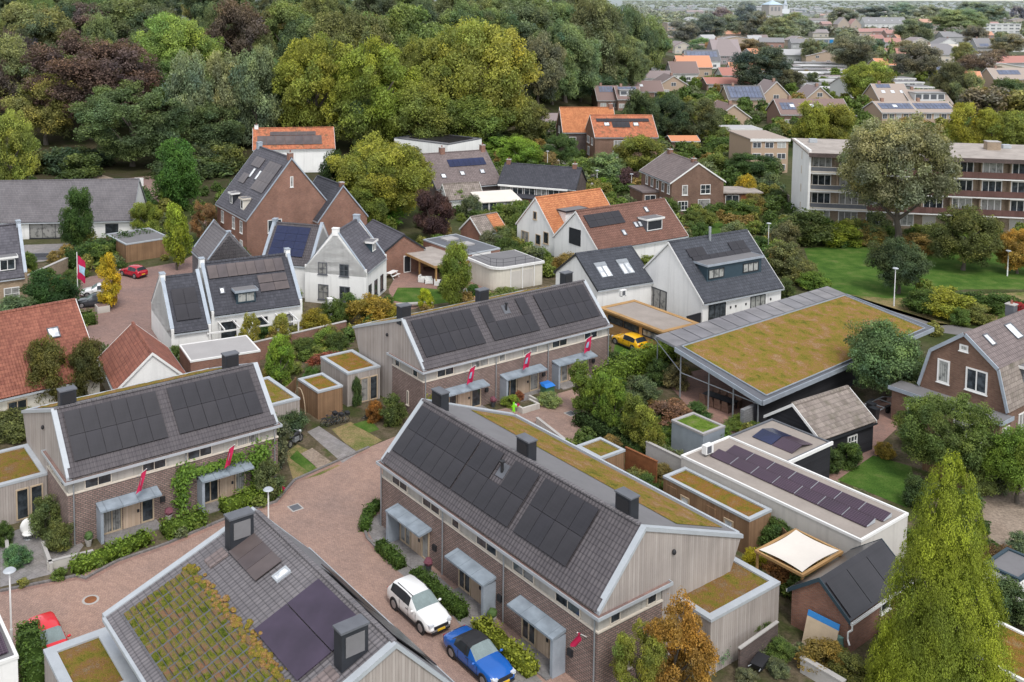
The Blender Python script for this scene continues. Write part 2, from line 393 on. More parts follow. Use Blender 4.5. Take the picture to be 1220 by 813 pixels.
# ------------------------------------------------------------------ building parts
X, Y, Z = Vector((1, 0, 0)), Vector((0, 1, 0)), Vector((0, 0, 1))
def window(root, o, t, n, w, h, nx=1, ny=1, fm='white_trim', gm='glass', fw=.09, name='window', sill=True, up=Z):
    "frame with bars (part) and glass (sub-part); o = lower corner on the wall, t along it, n out of it"
    o, t, n, up = Vector(o), Vector(t), Vector(n), Vector(up); f = MB(); d = .07
    def bar(a, b, ww, hh): f.obox(o + t * a + up * b - n * .02, t * ww, n * (d + .02), up * hh)
    bar(0, 0, w, fw); bar(0, h - fw, w, fw); bar(0, fw, fw, h - 2 * fw); bar(w - fw, fw, fw, h - 2 * fw)
    for k in range(1, nx): bar(w * k / nx - fw * .35, fw, fw * .7, h - 2 * fw)
    for k in range(1, ny):
        for j in range(nx): bar(fw + (w - fw) * j / nx, h * k / ny - fw * .25, (w - fw) / nx - fw * .5, fw * .5)
    if sill: f.obox(o - t * .06 - up * .07, t * (w + .12), n * .14, up * .065)
    fr = f.build(name, fm, root)
    p = [o + n * .025 + t * a + up * b for a, b in ((.02, .02), (w - .02, .02), (w - .02, h - .02), (.02, h - .02))]
    if (p[1] - p[0]).cross(p[2] - p[0]).dot(n) < 0: p.reverse()
    MB().face(*p).build('pane', gm, fr)
    return fr
def slopeframe(p0, t, s):
    "frame on a roof slope: origin, along-eave unit, up-slope unit, normal"
    p0, t, s = Vector(p0), Vector(t).normalized(), Vector(s).normalized(); n = t.cross(s)
    if n.z < 0: n = -n
    return p0, t, s, n
def panels(root, fr, x0, s0, pw, ph, cols, rows, mat='panel_black', gap=.03, lift=.1, skip=(), name='solar_panel'):
    o, t, s, n = fr; me = None
    for r in range(rows):
        for c in range(cols):
            if (c, r) in skip: continue
            p = o + t * (x0 + c * pw) + s * (s0 + r * ph) + n * lift
            if me is None:
                me = MB().obox((0, 0, 0), t * (pw - gap), s * (ph - gap), n * .045).mesh(name, mat)
            q = link(name, me, root); q.location = p
def skylight(root, fr, x, s, w, h, fm='lead', gm='glass_sky', blind=False):
    o, t, sl, n = fr; p = o + t * x + sl * s; f = MB()
    for a, b, c, d in ((0, 0, w, .09), (0, h - .09, w, .09), (0, .09, .09, h - .18), (w - .09, .09, .09, h - .18)):
        f.obox(p + t * a + sl * b - n * .03, t * c, sl * d, n * .16)
    k = f.build('skylight', fm, root)
    MB().face(*[p + n * .08 + t * a + sl * b for a, b in ((.05, .05), (w - .05, .05), (w - .05, h - .05), (.05, h - .05))]).build('pane', gm, k)
    if blind:
        MB().obox(p + sl * (h + .02) + n * .05 - t * .05, t * (w + .1), sl * .5, n * .1).build('blind_box', 'grey_metal', k)
def chimney(root, x, y, z0, w, d, h, mat='red_brick', pots=1, cap='concrete'):
    c = MB().box(x - w / 2, y - d / 2, z0, x + w / 2, y + d / 2, z0 + h).build('chimney', mat, root)
    MB().box(x - w / 2 - .05, y - d / 2 - .05, z0 + h + .003, x + w / 2 + .05, y + d / 2 + .05, z0 + h + .09).build('chimney_cap', cap, c)
    for k in range(pots):
        xx = x + (k - (pots - 1) / 2) * .35
        MB().tube((xx, y, z0 + h + .09), (xx, y, z0 + h + .42), .11, .09, 8).build('chimney_pot', 'red_tile' if cap != 'lead' else 'lead', c)
class House:
    """gable house: local x along the ridge, y to the back, front eave on y = 0"""
    def __init__(s, name, label, O, az, L, W, ze, zr, wm='red_brick', rm='grey_tile', vr=None, zb=None, ov=.3, vo=.12, verge='white_trim', parapet=False, cat='house', group=None, gut='zinc_light', front=None, ridge=True, gablem=None, base=0):
        s.root = r = thing(name, label, cat, Vector((O[0], O[1], base)), az, group)
        s.L, s.W, s.ze, s.zr = L, W, ze, zr; s.vr = vr = W / 2 if vr is None else vr; s.zb = zb = ze if zb is None else zb
        poly = [(0, 0, 0), (0, W, 0), (0, W, zb), (0, vr, zr), (0, 0, ze)]
        if gablem is None: MB().prism(poly, (L, 0, 0)).build('wall', wm, r)
        else:
            MB().prism([(.003, 0.003, 0), (.003, W - .003, 0), (.003, W - .003, zb), (.003, vr, zr - .02), (.003, .003, ze)], (L - .006, 0, 0)).build('gable_wall', gablem, r)
            MB().box(0, 0, 0, L, W, min(ze, zb) - .02).build('wall', wm, r)
        kf = (zr - ze) / vr; kb = (zr - zb) / (W - vr); th = .16; x0, x1 = (-vo, L + vo) if not parapet else (.28, L - .28)
        e = ov
        f = [(x0, -e, ze - kf * e + th), (x1, -e, ze - kf * e + th), (x1, vr, zr + th), (x0, vr, zr + th)]
        b = [(x1, W + e, zb - kb * e + th), (x0, W + e, zb - kb * e + th), (x0, vr, zr + th), (x1, vr, zr + th)]
        s.x0, s.x1 = x0, x1
        rf = MB().slab(f, th).slab(b, th); s.roof = rf.build('roof', rm, r)
        s.front = slopeframe((0, -e, ze - kf * e + th), X, (0, 1, kf)); s.back = slopeframe((L, W + e, zb - kb * e + th), -X, (0, -1, kb))
        s.ls = hypot(vr + e, (vr + e) * kf); s.th = th
        if ridge:
            m = MB(); n = max(3, int((x1 - x0) / .4)); st = (x1 - x0) / n
            for k in range(n): m.prism([(x0 + k * st, vr - .17, zr + th - .05), (x0 + k * st, vr - .09, zr + th + .09), (x0 + k * st, vr + .09, zr + th + .09), (x0 + k * st, vr + .17, zr + th - .05)], (st * .93, 0, 0))
            m.build('ridge_tiles', rm, s.roof)
        if verge and not parapet:
            for xx in (x0 - .05, x1):
                m = MB()
                for p in ((f[0], f[3]), (b[1], b[2])):
                    a, c = Vector((xx, p[0][1], p[0][2] + .03)), Vector((xx, p[1][1], p[1][2] + .03))
                    m.prism([a, c, c - Z * .26, a - Z * .26], (.05, 0, 0))
                m.build('verge_board', verge, r)
        if parapet:
            for xx, cm in ((0, 0), (L - .28, 1)):
                h = .38
                q = [(xx, 0, ze - .5), (xx, -.02, ze + h), (xx, .25, ze + h), (xx, vr, zr + h + .15), (xx, W - .25, zb + h), (xx, W + .02, zb + h), (xx, W, zb - .5)]
                pw = MB().prism(q, (.28, 0, 0)).build('parapet', gablem or wm, r)
                c = MB()
                for (ya, za), (yb, zb_) in (((0.2, ze + h), (vr, zr + h + .15)), ((vr, zr + h + .15), (W - .2, zb + h))):
                    c.prism([(xx - .05, ya, za + .005), (xx - .05, yb, zb_ + .005), (xx - .05, yb, zb_ + .075), (xx - .05, ya, za + .075)], (.38, 0, 0))
                c.build('coping', parapet if isinstance(parapet, str) else 'zinc_plain', pw)
        if gut:
            for yy, zz in ((-e - .1, ze - kf * e - .08), (W + e - .02, zb - kb * e - .08)):
                g = MB().box(x0, yy, zz, x1, yy + .12, zz + .03).box(x0, yy, zz + .03, x1, yy + .02, zz + .13).box(x0, yy + .1, zz + .03, x1, yy + .12, zz + .13)
                g.build('gutter', gut, r)
    def face(s, k):
        return {'f': ((0, 0, 0), X, -Y), 'b': ((s.L, s.W, 0), -X, Y), 'l': ((0, s.W, 0), -Y, -X), 'r': ((s.L, 0, 0), Y, X)}[k]
    def win(s, side, lst, **kw):
        o, t, n = s.face(side)
        for q in lst:
            x, z, w, h = q[:4]; nx = q[4] if len(q) > 4 else 1; ny = q[5] if len(q) > 5 else 1
            window(s.root, Vector(o) + t * x + Z * z, t, n, w, h, nx, ny, **kw)
        return s
    def door(s, side, x, w=1.0, h=2.2, mat='dark_metal', z=.1):
        o, t, n = s.face(side); p = Vector(o) + t * x + Z * z
        d = MB().obox(p - n * .02, t * w, n * .08, Z * h).build('door', mat, s.root)
        MB().obox(p + t * (w - .18) + n * .061 + Z * 1.0, t * .1, n * .05, Z * .04).build('handle', 'grey_metal', d)
        return s
    def dormer(s, x, sl, w, h, d=None, face='front', wallm='lead', roofm='membrane', nx=2, fm='white_trim', gm='glass', trim='white_trim', over=.18):
        "flat-roofed dormer standing on a slope; (x, sl) = foot of its front"
        o, t, up, n = getattr(s, face); p = o + t * x + up * sl; hz = Vector((up.x, up.y, 0)).normalized(); k = up.z / hypot(up.x, up.y)
        dep = d or h / k + .1
        b = MB().prism([p - Z * .1, p + Z * h, p + Z * (h + .12) + hz * dep, p + hz * dep - Z * .1], t * w).build('dormer', wallm, s.root)
        MB().obox(p - t * over - hz * (over + .05) + Z * (h + .005), t * (w + 2 * over), hz * (dep + over), Z * .16).build('dormer_roof', roofm, b)
        m = MB().obox(p - t * (over + .03) - hz * (over + .08) + Z * (h - .02), t * (w + 2 * over + .06), hz * .05, Z * .24)
        for q in (-over - .05, w + over): m.obox(p + t * q - hz * (over + .03) + Z * (h - .02), t * .05, hz * (dep + over - .3), Z * .22)
        m.build('fascia', trim, b)
        if nx: window(s.root, p + t * .1 + Z * .12, t, -hz, w - .2, h - .22, nx, 1, fm, gm, sill=False, name='dormer_window')
        return b
    def pv(s, face, x, sl, pw, ph, c, r, mat='panel_black', **k): panels(s.root, getattr(s, face), x, sl, pw, ph, c, r, mat, **k); return s
    def sky(s, face, x, sl, w=.8, h=1.1, **k): skylight(s.root, getattr(s, face), x, sl, w, h, **k); return s
    def chim(s, x, w=.6, d=.6, h=1.1, mat='red_brick', y=None, z=None, **k): chimney(s.root, x, s.vr if y is None else y, s.zr - .25 if z is None else z, w, d, h, mat, **k); return s
def flatbox(name, label, N, Lp, Rp, z, az=GA, wm='timber', top='sedum_orange', rim='zinc_light', rimw=.32, cat='shed', group=None, base=0, bump=.05, dims=None, cell=.3, topdrop=.1, over=0):
    """flat-roofed box from three picture points of its roof edge at height z (near, left, right corner); x runs along az, y to the left-back"""
    n = at(*N, z); d = azv(az); e = Vector((-d.y, d.x, 0))
    w, l = dims if dims else ((at(*Rp, z) - n).dot(d), (at(*Lp, z) - n).dot(e))
    r = thing(name, label, cat, (n.x, n.y, base), az, group)
    MB().box(0, 0, 0, w, l, z - base - topdrop - .03).build('wall', wm, r)
    k = MB(); a = rimw; zt = z - base; o = over
    for x0, y0, x1, y1 in ((-.04 - o, -.04 - o, w + .04 + o, a), (-.04 - o, l - a, w + .04 + o, l + .04 + o), (-.04 - o, a, a, l - a), (w - a, a, w + .04 + o, l - a)):
        k.box(x0, y0, zt - .17, x1, y1, zt)
    k.build('roof_edge', rim, r)
    b = sheetgrid([(a - .01, a - .01, zt - topdrop), (w - a + .01, a - .01, zt - topdrop), (w - a + .01, l - a + .01, zt - topdrop), (a - .01, l - a + .01, zt - topdrop)], cell, bump)
    b.build('green_roof' if ('sedum' in top or 'grass' in top) else 'roof', top, r, smooth=True)
    return r, w, l
def sheetgrid(p, cell, amp):
    "bumpy quad between four corners"
    p = [Vector(q) for q in p]; nx = max(1, min(90, int((p[1] - p[0]).length / cell))); ny = max(1, min(90, int((p[3] - p[0]).length / cell))); rows = []
    for j in range(ny + 1):
        rows.append([])
        for i in range(nx + 1):
            a, b = i / nx, j / ny
            q = p[0] * (1 - a) * (1 - b) + p[1] * a * (1 - b) + p[2] * a * b + p[3] * (1 - a) * b
            rows[-1].append(q + Z * (random.uniform(0, amp) if amp and 0 < i < nx and 0 < j < ny else 0))
    return MB().grid(rows)
# ------------------------------------------------------------------ the four estate terraces
YR, ZR, YB, ZB = 3.4, 8.07, 11.75, 5.0
def flagpole_flag(O, az, label, pole=1.6, group='flags hung on the terrace fronts', droop=.35, emblem='flag_blue', length=1.25, wd=1.05):
    "house flag: short slanted pole with a hanging cloth"
    r = thing('flag', label, 'flag', O, az, group)
    tip = Vector((.25, -pole * .78, pole * .62))
    MB().tube((0, 0, 0), tip, .03, .025, 6).build('flagpole', 'white_trim', r)
    rows = []; em = []
    for i in range(9):
        a = i / 8; q = tip * (1 - a * .5)
        rows.append([]); em.append([])
        for j in range(8):
            b = j / 7
            wv = .1 * sin(a * 5 + b * 6)
            rows[-1].append(q + Vector((-b * length * .35 + wv * .7, -.12 * b + wv, -b * length * (1.0 + droop * .3) + a * .12 * b)))
    MB().grid(rows).build('cloth', 'flag_red', r, True)
    for sgn in (.012, -.012):
        MB().grid([[p + Vector((sgn, -sgn, 0)) for p in rw[2:6]] for rw in (rows[3:7] if emblem == 'flag_blue' else rows[4:6])]).build('emblem', emblem, r, True)
    return r
def terrace(name, label, O, az, L, portals, wins, pipes, arrays, chims, gables, fins, lights=(), back='membrane', tiled_back=False, group='terraced houses of the estate'):
    H = House.__new__(House); H.root = r = thing(name, label, 'terrace house', (O[0], O[1], 0), az, group); H.L, H.W = L, 10.7
    YW = 4.9
    MB().box(0, 0, 0, L, YW, 3.47).build('wall', 'terrace_brick', r)
    MB().box(-.05, -.05, 3.473, L + .05, YW + .02, 3.56).build('sill_band', 'cream_trim', r)
    MB().box(.06, .06, 3.563, L - .06, YW - .02, 4.36).build('upper_wall', 'panel_board', r)
    g = MB(); a = .27; z0, z1 = 4.32, 4.5
    g.box(-a, -a, z0, L + a, .1, z0 + .05); g.box(-a, .1, z0, .06, YW + .55, z0 + .05); g.box(L - .06, .1, z0, L + a, YW + .55, z0 + .05)
    g.box(-a, -a, z0 + .05, L + a, -a + .05, z1)
    for xx in (-a, L + a - .05): g.box(xx, -a + .05, z0 + .05, xx + .05, YW + .5, z1)
    for xx in (-a, L - .06): g.box(xx, YW + .5, z0 + .05, xx + a + .06, YW + .55, z1)
    gt = g.build('gutter', 'zinc_light', r)
    MB().box(-a + .05, -a + .05, z0 + .053, L + a - .05, .05, z0 + .1).box(-a + .05, .053, z0 + .053, .03, YW + .5, z0 + .1).box(L - .03, .053, z0 + .053, L + a - .05, YW + .5, z0 + .1).build('gutter_lining', 'plaza_brick', gt)
    c = .03
    MB().prism([(c, .1, 4.26), (c, .1, 4.6), (c, YR, ZR - .1), (c, YB - .1, ZB - .12), (c, 10.7, 3.0), (c, 10.7, 0), (c, YW, 0), (c, YW, 4.26)], (L - 2 * c, 0, 0)).build('timber_wall', 'timber', r)
    kf = (ZR - 4.7) / YR
    fs = [(.12, -.08, 4.7 - .08 * kf), (L - .12, -.08, 4.7 - .08 * kf), (L - .12, YR, ZR), (.12, YR, ZR)]
    H.front = slopeframe((0, 0, 4.7), X, (0, 1, kf))
    rf = MB().slab(fs, .14).build('roof', 'grey_tile' if not tiled_back else 'membrane', r)
    kb = (ZR - ZB) / (YB - YR)
    H.back = slopeframe((L, YB, ZB), -X, (0, -1, kb)); n = H.back[3]
    bs = [(.12, YR + .004, ZR), (L - .12, YR + .004, ZR), (L - .12, YB, ZB), (.12, YB, ZB)]
    MB().slab(bs, .14).build('back_roof', 'light_grey_tile' if tiled_back else back, r)
    m = MB(); N = int((L - .24) / .36)
    for k in range(N): m.box(.14 + k * .36, YR - .13, ZR + .0, .14 + k * .36 + .33, YR + .12, ZR + .09)
    m.build('ridge_tiles', 'light_grey_tile', rf)
    m = MB()
    for xx in (-.06, L - .3):
        for p, q in (((.0, 4.62), (YR, ZR)), ((YR, ZR), (YB, ZB))):
            m.prism([(xx, p[0], p[1] - .16), (xx, q[0], q[1] - .16), (xx, q[0], q[1] + .07), (xx, p[0], p[1] + .07)], (.36, 0, 0))
    m.box(.3, YB - .05, ZB - .12, L - .3, YB + .12, ZB + .06)
    m.build('verge_coping', 'zinc_light' if not tiled_back else 'zinc_light', r)
    if not tiled_back:
        q = [Vector((xx, yy, ZR - (yy - YR) * kb)) + n * .03 for xx, yy in ((.9, 7.0), (L - .9, 7.0), (L - .9, 11.1), (.9, 11.1))]
        sheetgrid(q[::-1], .3, .09).build('green_roof', 'sedum', r, True)
    # entrance porches, doors and porch windows
    for (u0, u1), fin in zip(portals, fins):
        k = MB().prism([(u0, .02, 2.28), (u0, .02, 2.46), (u0, -1.0, 2.26), (u0, -1.0, 2.14)], (u1 - u0, 0, 0)).build('porch_roof', 'zinc', r)
        x = u0 if fin == 'l' else u1 - .24
        MB().box(x + .02, -.94, 0, x + .22, .0, 2.13).build('porch_screen', 'zinc_plain', k)
        i0, i1 = (u0 + .35, u1 - .2) if fin == 'l' else (u0 + .2, u1 - .35); w = i1 - i0
        window(r, (i0, 0, .1), X, -Y, w * .38, 2.05, 2, 1, 'pale_timber', 'glass', .1, sill=False)
        d = MB().box(i0 + w * .4, -.07, .1, i0 + w * .72, .02, 2.15).build('door', 'door_wood', r)
        MB().box(i0 + w * .66, -.12, 1.0, i0 + w * .7, -.073, 1.2).build('handle', 'dark_metal', d)
        window(r, (i0 + w * .74, 0, .1), X, -Y, w * .25, 2.05, 1, 1, 'pale_timber', 'glass', .1, sill=False)
        MB().box(u0 + .3, -1.3, 0, u1 - .1, -.02, .09).build('doorstep', 'grey_paving', r)
        MB().box(u1 + .2, -.13, 1.2, u1 + .55, 0, 1.55).build('mailbox', 'plastic_black', r)
    for u0, u1, nx in wins:
        window(r, (u0, .06, 3.58), X, -Y, u1 - u0, .72, nx, 1, 'cream_trim', 'glass', .055, sill=False)
    for u in pipes:
        MB().tube((u, -.1, .05), (u, -.1, 4.2), .045, .045, 8).build('downpipe', 'grey_metal', r)
    for side, n_ in ((0, -X), (L, X)):
        if (0 if side == 0 else 1) not in gables: continue
        for y in (.9, 3.7):
            window(r, (side - n_.x * .06, y if n_.x > 0 else y + .75, 3.6), Y * n_.x, n_, .75, .66, 1, 1, 'cream_trim', 'glass', .05, sill=False)
        window(r, (side, 2.2, .75), Y * 1, n_, .28, 1.25, 1, 1, 'cream_trim', 'glass', .06)
        MB().ball((side + n_.x * .06, 5.7, 6.0), .11, .13, .16).build('wall_lamp', 'plastic_black', r)
    for x0, s0, cols, rows, skip in arrays: panels(r, H.front, x0, s0, 1.08, 1.76, cols, rows, 'panel_black', skip=skip)
    for u in chims:
        k = MB().box(u - .55, YR + .1, ZR - .6, u + .55, YR + .75, ZR + 1.0)
        ch = k.build('chimney', 'dark_metal', r)
        MB().box(u - .6, YR + .05, ZR + 1.003, u + .6, YR + .8, ZR + 1.09).build('chimney_cap', 'lead', ch)
        MB().box(u - .42, YR + .06, ZR + .15, u + .42, YR + .097, ZR + .85).build('grille', 'plastic_black', ch)
    return H
def roofvent(H, x, s):
    o, t, up, n = H.front; p = o + t * x + up * s + n * .02
    k = MB().obox(p - t * .35 - up * .35, t * .7, up * .9, n * .03).build('vent_plate', 'lead', H.root)
    MB().tube(p, p + Z * .62, .1, .1, 10).tube(p + Z * .62, p + Z * .72, .17, .17, 10).build('vent_pipe', 'plastic_black', k)
HC = terrace('terraced_house', 'long terrace in the middle foreground with a green strip on its grey back roof', (-1.70, 64.92), 90 + 55.176, 20.3,
    [(2.0, 5.85), (8.5, 12.2), (14.3, 18.0)], [(1.3, 3.1, 2), (4.8, 6.65, 2), (7.9, 8.65, 1), (10.3, 12.2, 2), (13.6, 15.4, 2), (17.1, 19.0, 2)],
    [.12, 7.1, 12.95, 20.15], [(.5, .9, 6, 2, ()), (7.1, .9, 5, 2, ((2, 1),)), (13.0, .9, 4, 2, ())], [1.55, 10.4, 18.6], (1,), 'lrr')
roofvent(HC, 9.8, 3.4)
HE = terrace('terraced_house', 'terrace on the left with two black solar arrays and a leafy climber', (-22.1, 62.06), GA, 15.3,
    [(1.8, 6.0), (8.9, 12.9)], [(1.1, 2.9, 2), (5.0, 6.7, 2), (8.25, 10.1, 2), (12.0, 13.8, 2)], [.35, 8.1, 15.0],
    [(.65, .9, 6, 2, ()), (7.95, .9, 6, 2, ())], [1.15, 13.3], (0,), 'll')
HM = terrace('terraced_house', 'rear terrace with three red flags and a yellow car parked past its end', (1.43, 81.31), 56.3, 21.85,
    [(1.5, 6.4), (8.3, 13.1), (14.5, 19.4)], [(1.4, 3.2, 2), (5.1, 7.0, 2), (8.2, 8.95, 1), (11.05, 12.75, 2), (14.5, 16.4, 2), (18.6, 20.3, 2)], [.15, 7.8, 13.96, 21.7],
    [(.7, .9, 6, 2, ()), (8.15, .9, 5, 2, ((1, 1), (2, 1), (3, 1))), (14.7, .9, 6, 2, ())], [.5, 9.2, 19.7], (0,), 'lll')
roofvent(HM, 11.0, 3.5)
HD = terrace('terraced_house', 'nearest terrace with mossy sedum tiles and purple solar panels on its tiled roof', (2.37, 42.62), 90 - 125.0 + 360, 13.9,
    [(2, 6), (8.5, 12.4)], [], [], [(1.2, .5, 3, 2, ()), (4.6, 1.2, 4, 1, ())], [], (0, 1), 'll', tiled_back=True)
# the near terrace's tiled back slope: sedum tiles, purple panels, skylight, hooded chimneys
def dback(u, v):     # local point on the back slope
    return Vector((u, v, ZR - (v - YR) * (ZR - ZB) / (YB - YR)))
nb_ = HD.back[3]; r = HD.root
bt = MB(); gs = []
for i in range(15):
    for j in range(12):
        u = 12.95 - i * .75; v = 11.0 - j * .3
        if u - .72 < 0: continue
        z0 = dback(u, v) + nb_ * .03; h = random.uniform(.03, .1); gs.append((u, v))
        a, b, c, d = [dback(u - p, v - q) + nb_ * .03 for p, q in ((.68, .0), (0.04, .0), (0.04, .27), (.68, .27))]
        w = .1
        m2 = [q + nb_ * random.uniform(.05, .13) for q in (a * (1 - w) + c * w, b * (1 - w) + d * w, c * (1 - w) + a * w, d * (1 - w) + b * w)]
        bt.grid([[a, b, c, d], m2], True).face(*m2)
bt.build('sedum_tiles', 'sedum_tile', r)
MB().slab([dback(13.0, 11.05) + nb_ * .03, dback(1.7, 11.05) + nb_ * .03, dback(1.7, 7.4) + nb_ * .03, dback(13.0, 7.4) + nb_ * .03], .02).build('sedum_tray', 'lead', r)
t_ = MB()
for k in range(150):
    u = random.uniform(2.2, 13.0); v = random.gauss(7.5, .16)
    p = dback(u, v) + nb_ * .05; s = random.uniform(.08, .2); t_.ball(p, s, s, s * .7, 6, 4, .25)
t_.build('sedum_edge', 'sedum', r)
bf = HD.back
def sfrac(v): return hypot(YB - v, (YB - v) * (ZR - ZB) / (YB - YR))
panels(r, bf, HD.L - 6.1, sfrac(7.15), 4.2, 1.86, 1, 2, 'panel_purple', gap=.05)
panels(r, bf, HD.L - 11.9, sfrac(5.75), 1.04, 1.6, 3, 1, 'panel_brown')
skylight(r, bf, HD.L - 8.35, sfrac(5.1), .55, .85, 'zinc_light', 'glass_sky')
for u in (12.2, 1.05):
    k = MB().obox((u - .32, 4.35, 7.0), (.64, 0, 0), (0, 1.35, 0), (0, 0, 1.95)).build('chimney', 'dark_metal', r)
    MB().box(u - .37, 4.3, 8.953, u + .37, 5.75, 9.05).build('chimney_cap', 'lead', k)
    MB().box(u - .36, 4.55, 7.85, u - .325, 5.5, 8.75).build('grille', 'membrane', k)
    MB().obox((u - .4, 5.85, 6.95), (.8, 0, 0), (0, 1.0, -.37), (0, 0, .33)).build('lead_apron', 'mauve_tile', r)
# ------------------------------------------------------------------ ground
def wood_edge(y): return min(-30 + (y - 200) * .42, .205 * y + 4)
def hill(x, y):
    "height of the wooded dune behind the houses"
    e = max(0.0, min(1.0, 1 - (x - wood_edge(y)) / 40)) if y > 150 else 0
    t = max(0, min(1, (y - 212) / 170)); t = t * t * (3 - 2 * t); q = max(0, min(1, (640 - y) / 140)); q = q * q * (3 - 2 * q)
    return 24 * e * e * (3 - 2 * e) * t * q
struct('ground', MB().face((-30000, -60, 0), (30000, -60, 0), (30000, 60000, 0), (-30000, 60000, 0)), 'land')
rows = [[(-420 + i * 14, 200 + j * 14, hill(-420 + i * 14, 200 + j * 14) - .05) for i in range(60)] for j in range(50)]
struct('hill', MB().grid(rows), 'forest_floor')
sheet('garden_soil', [(-260, 900), (-260, 330), (0, 300), (300, 330), (520, 300), (700, 330), (960, 420), (1300, 520), (1500, 900)], 'soil', 1)
sheet('wood_floor', [(-60, 190), (-60, 226), (150, 232), (235, 242), (262, 262), (330, 232), (420, 214), (520, 196), (640, 168), (640, 150), (400, 185), (250, 190)], 'forest_floor', 1)
sheet('road', [(-150, 860), (-130, 735), (0, 705), (90, 687), (140, 668), (200, 648), (270, 618), (330, 598), (352, 572), (440, 533), (520, 500), (600, 487), (690, 462), (705, 468), (690, 520), (672, 545), (760, 640), (800, 860)], 'road_brick', 2)
sheet('plaza', [(60, 360), (105, 330), (160, 322), (215, 312), (245, 296), (262, 284), (238, 262), (268, 268), (262, 300), (250, 330), (215, 372), (200, 400), (150, 440), (108, 420), (95, 385)], 'plaza_brick', 2)
sheet('path', [(140, 214), (215, 206), (190, 240), (168, 262), (160, 235)], 'plaza_brick', 3)
sheet('path', [(88, 204), (100, 202), (150, 217), (120, 219)], 'sand', 3)
sheet('street', [(660, 180), (672, 183), (700, 198), (735, 214), (726, 226), (690, 226), (664, 203), (648, 184)], 'pale_asphalt', 3)
sheet('street', [(640, 150), (655, 130), (690, 118), (740, 112), (745, 116), (700, 124), (668, 136), (652, 152), (662, 176), (652, 182)], 'pale_asphalt', 3)
sheet('street', [(905, 372), (960, 353), (1015, 352), (1120, 385), (1215, 402), (1230, 412), (1090, 392), (1010, 366), (940, 385)], 'asphalt', 3)
sheet('lawn', [(958, 296), (1010, 292), (1090, 296), (1190, 300), (1235, 305), (1235, 345), (1150, 345), (1060, 358), (1000, 350), (970, 330)], 'lawn', 2)
sheet('verge', [(1000, 350), (1060, 356), (1130, 352), (1235, 348), (1235, 385), (1120, 388), (1060, 370)], 'dry_lawn', 3)
sheet('lawn', [(998, 572), (1040, 543), (1086, 556), (1092, 585), (1080, 605)], 'lawn', 3)
sheet('garden_path', [(968, 572), (1000, 556), (1030, 520), (1022, 482), (1072, 470), (1080, 500), (1048, 530), (1044, 545), (1000, 574), (975, 585)], 'patio_brick', 2)
sheet('yard', [(1165, 590), (1200, 580), (1260, 560), (1290, 640), (1230, 660), (1180, 650)], 'sand', 3)
sheet('patio', [(463, 345), (475, 322), (510, 318), (545, 338), (520, 358), (495, 368), (470, 372)], 'patio_brick', 3)
sheet('lawn', [(466, 358), (474, 343), (500, 343), (523, 345), (540, 360), (500, 365)], 'lawn', 4)
sheet('patio', [(540, 340), (575, 328), (606, 345), (600, 362), (560, 362)], 'patio_brick', 3)
sheet('patio', [(790, 450), (838, 440), (905, 480), (895, 520), (850, 512), (815, 480)], 'patio_brick', 3)
sheet('patio', [(0, 300), (30, 292), (95, 290), (97, 303), (50, 312), (0, 315)], 'grey_paving', 3)
sheet('lawn', [(730, 425), (735, 398), (760, 395), (800, 425), (770, 435)], 'lawn', 3)
sheet('lawn', [(395, 512), (418, 503), (455, 525), (428, 540), (410, 527)], 'dry_lawn', 3)
sheet('lawn', [(340, 540), (354, 530), (405, 555), (382, 566), (350, 575)], 'dry_lawn', 3)
sheet('path', [(366, 515), (380, 508), (427, 540), (408, 552)], 'grey_paving', 4)
sheet('gravel', [(358, 541), (372, 534), (394, 550), (380, 560)], 'sand', 4)
sheet('grass', [(345, 546), (354, 537), (376, 556), (368, 563)], 'lawn', 4)
sheet('lawn', [(420, 506), (440, 500), (452, 512), (440, 516)], 'lawn', 5)
sheet('lawn', [(820, 278), (860, 262), (880, 280), (848, 292)], 'lawn', 3)
sheet('lawn', [(640, 140), (672, 112), (690, 115), (662, 140)], 'lawn', 2)
sheet('lawn', [(928, 77), (966, 77), (962, 63), (932, 63)], 'lawn', 2)
sheet('front_garden', [(0, 640), (60, 615), (100, 650), (78, 680), (0, 700)], 'grey_paving', 3)
sheet('pavement', [(434, 625), (452, 612), (470, 640), (560, 720), (690, 860), (645, 860), (540, 735), (455, 665)], 'grey_paving', 3)
k = MB()
def kerbline(pts, w=.18, h=.11):
    for i, (a, b) in enumerate(zip(pts, pts[1:])):
        p, q = at(*a), at(*b); d = (q - p).normalized(); n = Vector((-d.y, d.x, 0)) * w; q = q + d * .04; h0 = h + .0012 * (i % 3)
        k.obox(p, q - p, n, Z * h0)
kerbline([(0, 706), (90, 688), (102, 691), (140, 670), (200, 649), (270, 619), (330, 599), (352, 573), (440, 534)])
kerbline([(436, 612), (431, 625), (436, 642), (460, 668)])
struct('kerb', k, 'kerb')
k = MB(); kerbline([(2, 709), (92, 691), (103, 694), (142, 673), (202, 652), (272, 622), (331, 602), (354, 575), (441, 537)], .3, .014); kerbline([(434, 612), (429, 625), (434, 643), (459, 670)], .3, .014)
struct('gutter_strip', k, 'patio_brick')
# ------------------------------------------------------------------ estate annexes and sheds
FB = flatbox

